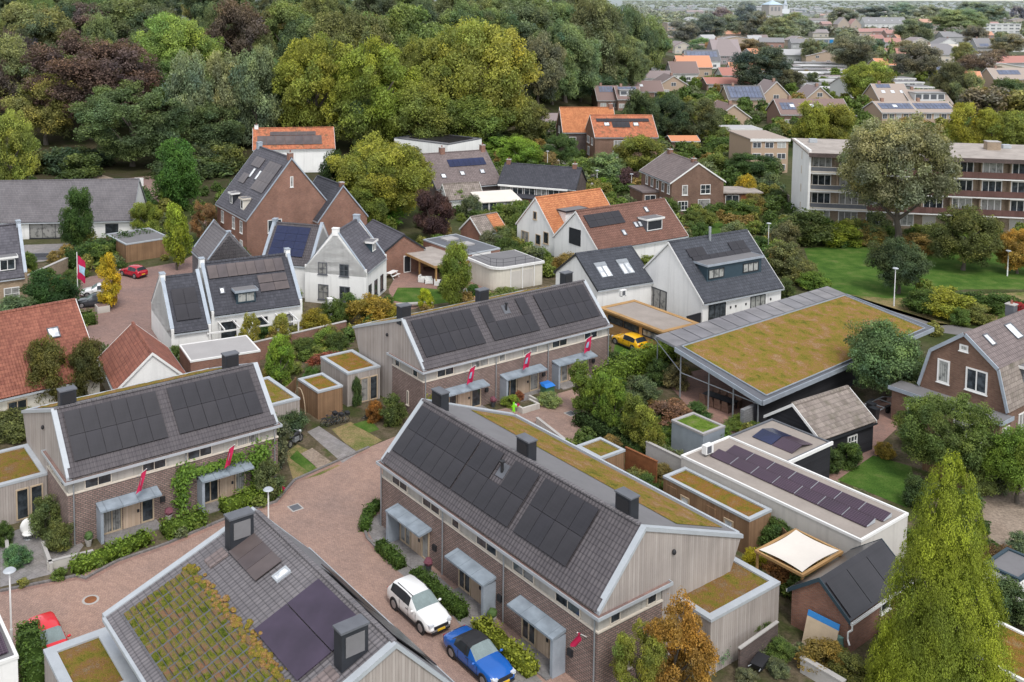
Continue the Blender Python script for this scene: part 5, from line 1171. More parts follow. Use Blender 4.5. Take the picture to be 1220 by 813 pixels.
MB().tube((0, 0, 0), (0, 0, .45), .33, .38, 16).tube((0, 0, .45), (0, 0, .9), .38, .33, 16).build('barrel', 'glossy_colour', r, col=(.14, .26, .24)); MB().tube((0, 0, .903), (0, 0, .95), .36, .36, 16).build('lid', 'glossy_colour', r, col=(.2, .36, .33))
r = thing('chicken_coop', 'leaning pale board with a blue top edge beside the brick shed', 'board', at(973, 778), 140)
MB().obox((-.9, 0, 0), (1.8, 0, 0), (0, .55, 1.5), (0, .06, 0)).build('board', 'pale_timber', r); MB().obox((-.9, .553, 1.51), (1.8, 0, 0), (0, .1, .28), (0, .06, 0)).build('top_edge', 'glossy_colour', r, col=(.03, .2, .5))
r = thing('wheelbarrow', 'upturned grey wheelbarrow with black wheel by the bottom shrubs', 'wheelbarrow', at(905, 798), 40)
MB().prism([(-.5, -.3, .3), (.4, -.3, .3), (.55, -.35, .62), (-.65, -.35, .62)], (0, .65, 0)).build('tray', 'plastic_black', r); MB().ring((.7, 0, .2), (0, 1, 0), .15, .06, 14, 6).build('wheel', 'rubber', r); MB().path([(.7, .1, .2), (-.9, .3, .55)], .025).path([(.7, -.1, .2), (-.9, -.3, .55)], .025).build('handle', 'zinc_light', r)
r = thing('hoop_arch', 'pale bent hoops over a garden bed between the terraces', 'garden hoops', at(345, 492), 55)
for i in range(4):
    MB().path([(i * 1.0, -1.0 + 1.0 * (1 - cos(a)), 2.0 * sin(a)) for a in [pi * k / 10 for k in range(11)]], .04, 5).build('hoop', 'pale_timber', r)
for a, b, hh, w, mat, lab in (((280, 436), (412, 404), 1.9, .25, 'red_brick', 'brick garden wall running behind the terraces from the brick garage'), ((770, 555), (835, 588), 1.9, .2, 'concrete', 'grey concrete garden wall between the green-roofed sheds'), ((30, 345), (92, 316), 1.6, .4, 'tan_brick', 'long stone retaining wall under the left garden terrace'),
                              ((745, 562), (782, 580), 1.9, .12, 'rust', 'rust coloured fence panels between the sheds'), ((640, 505), (690, 545), .5, .2, 'pale_render', 'low white wall beside the rear planting strip'), ((818, 395), (900, 372), 1.6, .1, 'black_board', 'black board fence behind the pavilion canopy'), ((940, 246), (905, 216), 1.8, .1, 'weathered_tile', 'brown board fence left of the apartment block'), ((880, 803), (925, 770), 1.4, .12, 'dark_brick', 'dark slatted fence beside the bottom shrubs'), ((955, 800), (1005, 830), .8, .3, 'concrete', 'curved grey concrete edge in the bottom right garden')):
    p, q = at(*a), at(*b); L = (q - p).length; az = degrees(atan2((q - p).x, (q - p).y))
    r = thing('garden_wall' if 'wall' in lab or 'edge' in lab else 'fence', lab, 'garden wall' if 'wall' in lab else 'fence', p, az)
    MB().box(0, -w / 2, 0, L, w / 2, hh).build('panel', mat, r); MB().box(-.03, -w / 2 - .03, hh + .003, L + .03, w / 2 + .03, hh + .07).build('coping', 'concrete' if mat not in ('black_board', 'rust', 'weathered_tile') else mat, r)
r = thing('white_post', 'tall white garden post beside the shrubs of the pergola house', 'post', at(393, 388), 64); MB().box(-.22, -.22, 0, .22, .22, 3.0).build('post', 'white_trim', r); MB().box(-.28, -.28, 3.003, .28, .28, 3.1).build('cap', 'white_trim', r)
r = thing('bench', 'grey stone bench on the lawn edge behind the rear terrace', 'bench', at(494, 366), 80); MB().box(-2.2, -.3, .35, 2.2, .3, .5).build('seat', 'concrete', r)
for x in (-1.8, 1.5): MB().box(x, -.25, 0, x + .3, .25, .347).build('leg', 'concrete', r)
r = thing('planter_pool', 'sunken dark basin on the terrace of the long grey house', 'pool', at(42, 307), 84); MB().box(-2.6, -1.4, 0, 2.6, 1.4, .25).build('rim', 'lead', r); MB().box(-2.2, -1.1, .253, 2.2, 1.1, .27).build('water', 'car_glass', r)

pot = None
for (H, u, y), lab in zip(((HE, 6.6, -.6), (HE, 1.1, -.6), (HE, 13.3, -.6), (HC, 6.3, -.6), (HC, 12.6, -.6), (HM, 7.0, -.7), (HM, 13.5, -.7), (HM, 19.9, -.7)),
        ('potted plant right of the first porch of the left terrace', 'potted plant at the left end of the left terrace front', 'potted plant right of the climber-covered porch', 'potted plant between the first two porches of the middle terrace', 'potted plant between the last two porches of the middle terrace',
         'potted plant between the first two porches of the rear terrace', 'potted plant beside the blue-covered bin', 'potted plant right of the last porch of the rear terrace')):
    r = thing('plant_pot', lab, 'plant pot', H.root.matrix_basis @ Vector((u, y, 0)), 20)
    MB().tube((0, 0, 0), (0, 0, .42), .16, .23, 12).tube((0, 0, .42), (0, 0, .46), .25, .25, 12).build('pot', 'glossy_colour', r, col=random.choice(((.3, .13, .07), (.05, .055, .06), (.4, .38, .35))))
    MB().ball((0, 0, .68), .3, .28, .28, 9, 6, .25).build('plant', 'matte_colour', r, col=random.choice(((.06, .11, .025), (.1, .13, .03), (.16, .05, .07))))
r = thing('patio_table', 'green round patio table beneath the white pergola', 'table', at(290, 432), 30)
MB().tube((0, 0, .7), (0, 0, .75), .75, .75, 18).build('table_top', 'glossy_colour', r, col=(.06, .14, .11)); MB().tube((0, 0, 0), (0, 0, .697), .05, .05, 8).tube((0, 0, 0), (0, 0, .04), .3, .25, 10).build('leg', 'grey_metal', r)
for a, b, hh, lab in (((700, 560), (745, 592), 1.6, 'timber fence panels behind the small square green-roofed shed'), ((915, 640), (940, 668), 1.7, 'timber fence beside the long wooden shed end'), ((352, 470), (330, 492), 1.5, 'low timber fence between left terrace annex and brown shed'), ((1100, 560), (1150, 590), 1.5, 'brown fence behind the lawn by the conifer'), ((870, 300), (905, 318), 1.5, 'garden fence beside the dormer house garden'), ((590, 300), (612, 300), 1.5, 'timber fence left of the orange-roofed gable house')):
    p, q = at(*a), at(*b); L = (q - p).length; r = thing('fence', lab, 'fence', p, degrees(atan2((q - p).x, (q - p).y)))
    MB().box(0, -.02, .1, L, .02, hh).build('panel', 'warm_timber', r); n_ = max(2, int(L / 1.8))
    for i in range(n_ + 1): MB().box(L * i / n_ - .05, -.06, 0, L * i / n_ + .05, .06, hh + .08).build('post', 'warm_timber', r)
# ------------------------------------------------------------------ vegetation
def leafmesh(name, P, Nn, size, seed, asp=1.5, extra=None, shade=None):
    g = np.random.default_rng(seed); n = len(P)
    Nn = Nn / np.maximum(np.linalg.norm(Nn, axis=1, keepdims=True), 1e-6)
    a = np.cross(Nn, g.normal(size=(n, 3))); a /= np.maximum(np.linalg.norm(a, axis=1, keepdims=True), 1e-6); b = np.cross(Nn, a)
    s = (size * g.uniform(.6, 1.35, n))[:, None] if np.isscalar(size) else (size * g.uniform(.6, 1.35, n))[:, None]
    v = np.stack([P - a * s * asp * .5, P - b * s * .42, P + a * s * asp * .5, P + b * s * .42], 1).reshape(-1, 3)
    f = np.arange(n * 4).reshape(-1, 4)
    V = v; nl = n * 4; lv = f.ravel(); tot = np.full(n, 4)
    if extra:
        ev, ef = extra; V = np.concatenate([V, np.array(ev)]); lv = np.concatenate([lv, np.array([i for q in ef for i in q]) + n * 4]); tot = np.concatenate([tot, np.array([len(q) for q in ef])])
    me = bpy.data.meshes.new(name); me.vertices.add(len(V)); me.vertices.foreach_set('co', V.astype('f').ravel())
    me.loops.add(len(lv)); me.loops.foreach_set('vertex_index', lv.astype('i')); me.polygons.add(len(tot))
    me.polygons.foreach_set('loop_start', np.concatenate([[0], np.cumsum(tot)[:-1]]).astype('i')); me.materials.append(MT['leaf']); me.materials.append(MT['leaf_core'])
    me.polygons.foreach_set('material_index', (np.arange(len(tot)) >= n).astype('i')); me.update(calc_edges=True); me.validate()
    sh = np.ones((len(V), 4), 'f')
    if shade is not None: sh[:n * 4, :3] = np.repeat(shade, 4, 0)
    me.color_attributes.new('shade', 'FLOAT_COLOR', 'POINT').data.foreach_set('color', sh.ravel())
    return me
def lobes_crown(name, seed, n, leaf, nl=26, c=(0, 0, .58), rad=(.33, .33, .32), lr=(.13, .22), taper=0.0, core=.62, updown=.25, asp=1.5, tufts=5):
    g = np.random.default_rng(seed); L = []
    k = 0
    while len(L) < nl and k < 4000:
        k += 1; d = g.normal(size=3); d /= np.linalg.norm(d)
        p = np.array(c) + d * np.array(rad) * g.uniform(.45, 1) ** .5
        if p[2] < c[2] - rad[2] * .95: continue
        if taper: 
            t = (p[2] - (c[2] - rad[2])) / (2 * rad[2]); p[:2] *= 1 - taper * t
        r = g.uniform(*lr)
        if all(np.linalg.norm(p - q) > .55 * min(r, r2) for q, r2 in L): L.append((p, r))
    base = [(p, r) for p, r in L]; par = list(range(len(L)))
    for q, (p, r) in enumerate(base):          # smaller tufts breaking the outline of every bough
        for t in range(tufts):
            d = g.normal(size=3); d /= np.linalg.norm(d); out = p - np.array(c); out /= max(1e-3, np.linalg.norm(out)); d = d + out * .9; d /= np.linalg.norm(d)
            L.append((p + d * r * g.uniform(.75, 1.1), r * g.uniform(.3, .55))); par.append(q)
    cs = np.array([p for p, _ in L]); rs = np.array([r for _, r in L]); par = np.array(par)
    v = g.uniform(.8, 1.22, len(base)); hu = g.normal(0, .06, len(base)); tv = g.uniform(.86, 1.16, len(L))
    i = g.choice(len(L), n * 3, p=rs ** 2 / (rs ** 2).sum()); d = g.normal(size=(n * 3, 3)); d /= np.linalg.norm(d, axis=1, keepdims=True)
    P = cs[i] + d * np.array([1, 1, .8]) * (rs[i] * g.uniform(.7, 1.1, n * 3))[:, None]
    P += g.normal(size=P.shape) * leaf * .6
    dist = np.linalg.norm(P[:, None, :] - cs[None, :len(base)], axis=2) / rs[None, :len(base)]; ok = i < len(base); dist[np.nonzero(ok)[0], i[ok]] = 9
    keep = (dist.min(1) > .72) & (P[:, 2] > .02) & (d[:, 2] > -.75)
    P, d, i = P[keep][:n], d[keep][:n], i[keep][:n]
    sv = v[par[i]] * tv[i]; hh = hu[par[i]]; shade = np.stack([sv * (1 + hh), sv, sv * (1 - hh)], 1)
    N = d * .8 + g.normal(size=P.shape) * .55 + np.array([0, 0, updown])
    m = MB()
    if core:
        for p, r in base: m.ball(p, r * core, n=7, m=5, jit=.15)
    return leafmesh(name, P, N, leaf, seed + 1, asp, (m.v, m.f) if core else None, shade)
def conifer_crown(name, seed, n, leaf, power=.62, nl=300, lr=(.05, .085), width=.5, asp=1.9):
    g = np.random.default_rng(seed)
    h = 1 - (np.arange(nl) + g.random(nl)) / nl; h = (1 - h ** .62)[::-1]; h = .015 + h * .965; ang = g.uniform(0, 2 * pi, nl)
    R = width * (1 - h) ** power * g.uniform(.66, 1.04, nl) * np.where(h > .9, .6, 1); cs = np.stack([R * np.cos(ang), R * np.sin(ang), h], 1); rs = g.uniform(*lr, nl) * (.5 + .5 * (1 - h)); rz = rs * .62
    i = g.choice(nl, n * 2, p=rs ** 2 / (rs ** 2).sum()); d = g.normal(size=(n * 2, 3)); d /= np.linalg.norm(d, axis=1, keepdims=True)
    out = np.stack([np.cos(ang), np.sin(ang), np.zeros(nl)], 1)[i]
    rr = g.uniform(.55, 1.15, n * 2); P = cs[i] + d * np.stack([rs[i], rs[i], rz[i]], 1) * rr[:, None]
    o = (d * out).sum(1); P[:, 2] -= np.maximum(0, o) * rz[i] * 1.1; sv = (g.uniform(.7, 1.3, nl)[i] * (.72 + .4 * np.clip(rr, .5, 1.2)))
    keep = (o > -.35) & (P[:, 2] > 0); P, d, out, sv = P[keep][:n], d[keep][:n], out[keep][:n], sv[keep][:n]
    N = out * .7 + d * .5 + np.array([0, 0, .35]) + g.normal(size=P.shape) * .45
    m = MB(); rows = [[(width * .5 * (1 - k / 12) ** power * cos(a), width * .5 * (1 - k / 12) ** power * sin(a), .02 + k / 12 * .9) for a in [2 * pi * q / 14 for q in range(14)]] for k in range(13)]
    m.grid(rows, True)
    return leafmesh(name, P, N, leaf, seed + 1, asp, (m.v, m.f), np.stack([sv * 1.03, sv, sv * .9], 1))
def trunk_mesh(seed, h=.55, r=.035, limbs=5):
    g = random.Random(seed); m = MB(); pts = [Vector((0, 0, -.02))]
    for k in range(1, 6): pts.append(Vector((g.uniform(-.02, .02), g.uniform(-.02, .02), h * k / 5)))
    for k in range(5): m.tube(pts[k], pts[k + 1], r * (1.25 if k == 0 else 1 - k * .15), r * (1 - (k + 1) * .15), 7)
    for k in range(limbs):
        a = 2 * pi * k / limbs + g.random(); p = pts[2 + k % 3]
        q = p + Vector((cos(a) * .16, sin(a) * .16, .13)); m.tube(p, q, r * .5, r * .3, 5); m.tube(q, q + Vector((cos(a) * .1, sin(a) * .1, .12)), r * .3, r * .12, 5)
    me = m.mesh('trunk', 'bark'); return me
K = {}
K['broad'] = [lobes_crown('crown', 10 + i, 20000, .0175, 46, (0, 0, .55), (.40, .40, .36), (.06, .17)) for i in range(5)]
K['big'] = [lobes_crown('crown', 40 + i, 38000, .0128, 80, (0, 0, .55), (.41, .41, .37), (.045, .135)) for i in range(4)]
K['airy'] = [lobes_crown('crown', 50 + i, 24000, .0140, 55, (0, 0, .56), (.40, .40, .36), (.06, .12), core=.45) for i in range(2)]
K['high'] = [lobes_crown('crown', 55, 40000, .0125, 85, (0, 0, .64), (.42, .42, .30), (.045, .125))]
K['round'] = [lobes_crown('crown', 60 + i, 18000, .0175, 30, (0, 0, .56), (.32, .32, .28), (.14, .2)) for i in range(2)]
K['oval'] = [lobes_crown('crown', 70 + i, 15000, .0185, 32, (0, 0, .55), (.33, .33, .40), (.11, .18), taper=.25) for i in range(2)]
K['slim'] = [lobes_crown('crown', 80 + i, 8000, .025, 30, (0, 0, .56), (.34, .34, .40), (.08, .15), taper=.45, core=.4) for i in range(3)]
K['shrub'] = [lobes_crown('crown', 90 + i, 6500, .030, 22, (0, 0, .42), (.36, .36, .40), (.13, .22)) for i in range(4)]
K['finebush'] = [lobes_crown('crown', 95 + i, 9000, .022, 30, (0, 0, .42), (.38, .38, .42), (.10, .18)) for i in range(2)]
K['conifer'] = [conifer_crown('crown', 100, 230000, .0052, .62, 950, (.035, .085))]
K['far'] = [lobes_crown('crown', 120 + i, 2400, .048, 18, (0, 0, .52), (.36, .36, .40), (.13, .22), tufts=3) for i in range(4)]
K['farcon'] = [conifer_crown('crown', 130, 4000, .035, .75, 60, (.08, .13), .45)]
K['low'] = [lobes_crown('crown', 140 + i, 2600, .05, 16, (0, 0, .3), (.4, .4, .42), (.16, .24)) for i in range(2)]
TR = [trunk_mesh(s) for s in range(3)]
TALLTR = [trunk_mesh(5, .62, .03, 6)]
ntree = [0]
def plant(kind, P, w, h, col, label, cat=None, name=None, group=None, trunk=None, seed=None, jit=.1):
    i = ntree[0]; ntree[0] += 1; rnd = random.Random(i * 7 + 3)
    me = K[kind][(i if seed is None else seed) % len(K[kind])]
    bush = kind in ('shrub', 'low', 'finebush')
    cat = cat or ('shrub' if bush else 'tree'); name = name or ('shrub' if bush else 'conifer' if 'con' in kind else 'tree')
    if name == 'forest_tree': col = tuple(v * 1.15 for v in col)
    o = thing(name, label, cat, P, rnd.uniform(0, 360), group)
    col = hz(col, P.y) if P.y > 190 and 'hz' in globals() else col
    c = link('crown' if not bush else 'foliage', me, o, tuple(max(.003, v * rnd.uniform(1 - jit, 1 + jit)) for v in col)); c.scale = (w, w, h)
    if trunk is None: trunk = True
    if trunk:
        t = link('trunk' if not bush else 'stem', TR[i % 3], o); s = max(.35, min(w, h) * (.9 if not bush else .5)); t.scale = (s if not bush else s * .5, s if not bush else s * .5, h * (.95 if not bush else .8))
    return o
def T(kind, x, yb, yt, wpx, col, label, Yd=None, **kw):
    "tree measured in the photograph: base pixel, top pixel, width"
    if Yd:
        P = atY(x, yb, Yd); P.z = hill(P.x, P.y)
        h = atY(x, yt, Yd).z - P.z
    else:
        P = at(x, yb); h = zat(x, yt, P)
    w = wpx * P.y / FPX * 1.08
    if kind in ('shrub', 'low', 'finebush'): h -= 0.30 * w * 0   # top edge includes depth of the crown
    h = max(.5, h)
    return plant(kind, P, w, h, col, label, **kw)
GRN, DGR, OLV, YEL, BRN, COP, LIM, GRY = (.075, .115, .022), (.038, .066, .02), (.125, .135, .03), (.26, .21, .025), (.19, .10, .03), (.055, .028, .024), (.14, .20, .025), (.13, .14, .075)
AUT, ORG, SIL = (.21, .115, .025), (.30, .13, .03), (.13, .155, .10)
def hedge(pts, w, h, col, label, leaf=.13, n=None, seed=0, cat='hedge', wob=.12):
    "clipped hedge along ground points of the photograph"
    Pw = [at(*p) for p in pts]; O = Pw[0].copy(); g = np.random.default_rng(seed + 5); PS, NS = [], []; m = MB()
    for a, b in zip(Pw, Pw[1:]):
        a, b = a - O, b - O; d = b - a; L = d.length; d.normalize(); s = Vector((-d.y, d.x, 0))
        k = n or int((L * (w + 2 * h)) * 95 * (.13 / leaf) ** 2)
        A = np.array([L * w, L * h, L * h, w * h, w * h]); f = g.choice(5, k, p=A / A.sum()); u = g.uniform(-.02, 1.02, k) * L; v = g.uniform(-.5, .5, k) * w; z = g.uniform(0, 1, k) * h
        v = np.where(f == 1, w / 2, np.where(f == 2, -w / 2, v)); z = np.where(f == 0, h, z); u = np.where(f == 3, 0, np.where(f == 4, L, u))
        lump = 1 + wob * np.sin(u * 2.3 + seed) + wob * .6 * np.sin(u * 5.1)
        z = z * lump; P = np.array(a)[None] + np.outer(u, d) + np.outer(v * lump, s) + np.outer(z, (0, 0, 1)) + g.normal(size=(k, 3)) * leaf * .55
        P[:, 2] = np.maximum(P[:, 2], .02)
        N = np.where((f == 0)[:, None], np.array([[0, 0, 1.]]), np.where((f == 1)[:, None], np.array(s)[None], np.where((f == 2)[:, None], -np.array(s)[None], np.where((f == 3)[:, None], -np.array(d)[None], np.array(d)[None])))) + g.normal(size=(k, 3)) * .5 + np.array([0, 0, .2])
        PS.append(P); NS.append(N); m.obox(a - s * w * .4, d * L, s * w * .8, Z * h * .86)
    o = thing('hedge', label, cat, O, 90)
    link('foliage', leafmesh('foliage', np.concatenate(PS), np.concatenate(NS), leaf, seed, 1.4, (m.v, m.f)), o, col)
    return o
# estate: hedges by the houses
hedge([(88, 684), (176, 646)], 1.0, .75, (.10, .15, .022), 'yellow-green hedge before the first porch of the left terrace', seed=1)
hedge([(196, 640), (242, 623)], 1.2, .9, (.085, .13, .022), 'short leafy hedge between the two porches of the left terrace', seed=2)
hedge([(266, 612), (316, 592)], 1.2, .9, (.10, .145, .022), 'yellow-green hedge before the second porch of the left terrace', seed=3)
hedge([(452, 655), (478, 678)], .75, .75, (.05, .085, .018), 'clipped dark hedge before the first porch of the middle terrace', .09, seed=4)
hedge([(495, 690), (552, 737)], .8, .8, (.05, .085, .018), 'clipped dark hedge beside the white suv', .09, seed=5)
hedge([(570, 752), (634, 806)], 1.0, .8, (.15, .17, .022), 'yellowish loose hedge beside the blue convertible', seed=6)
hedge([(434, 634), (438, 617), (450, 604)], .7, .6, (.05, .09, .018), 'small curved hedge at the far corner of the middle terrace', .09, seed=7)
hedge([(84, 322), (110, 312), (150, 302), (180, 296)], 1.8, 2.6, (.038, .07, .02), 'long ivy hedge between the left garden and the plaza', .2, seed=8)
hedge([(714, 466), (760, 443), (800, 428)], 1.6, 2.0, (.095, .14, .022), 'tall bright hedge at the end of the rear terrace', .16, seed=9)
hedge([(34, 775), (44, 830)], 1.2, 1.8, (.055, .095, .02), 'dark conifer hedge in the bottom left corner', .1, seed=10)
hedge([(1090, 372), (1150, 362), (1235, 375)], 1.2, 1.4, (.045, .075, .02), 'long clipped dark hedge below the big lawn', .15, seed=11)
hedge([(714, 222), (770, 228)], 1.5, 1.4, (.12, .2, .02), 'bright clipped hedge at the street bend', .25, seed=12)
hedge([(725, 214), (765, 218)], 1.2, 1.6, (.10, .17, .02), 'inner clipped hedge behind the street bend hedge', .25, seed=13)
hedge([(235, 298), (249, 310)], 1.6, .8, (.035, .06, .02), 'low box hedge round pale plants on the plaza', .15, seed=14)
hedge([(103, 381), (108, 388)], 1.4, 1.1, (.06, .09, .02), 'small clipped hedge at the corner of the red roof', .12, seed=15)
hedge([(200, 238), (216, 250)], 2.5, 1.6, (.09, .15, .02), 'bright green hedge block by the wood path', .3, seed=16)
hedge([(166, 238), (178, 258)], 2.0, 2.4, (.04, .075, .02), 'dark hedge block beside the wood path', .3, seed=17)
# pleached row behind the middle terrace
for i, (x, yb) in enumerate(((690, 492), (712, 506), (733, 519), (752, 533), (768, 547))):
    T('slim', x + random.uniform(-2, 2), yb, yb - 62 + random.uniform(-5, 5), 44 + random.uniform(-6, 6), (.095, .135, .025) if i < 4 else (.14, .14, .025), 'young leafy tree in the row along the rear garden fence', group='row of young trees by the rear garden fence', name='young_tree')
hedge([(690, 505), (730, 528), (765, 552)], 1.2, 1.1, (.03, .05, .016), 'dark ivy covered fence under the row of young trees', .13, seed=20)
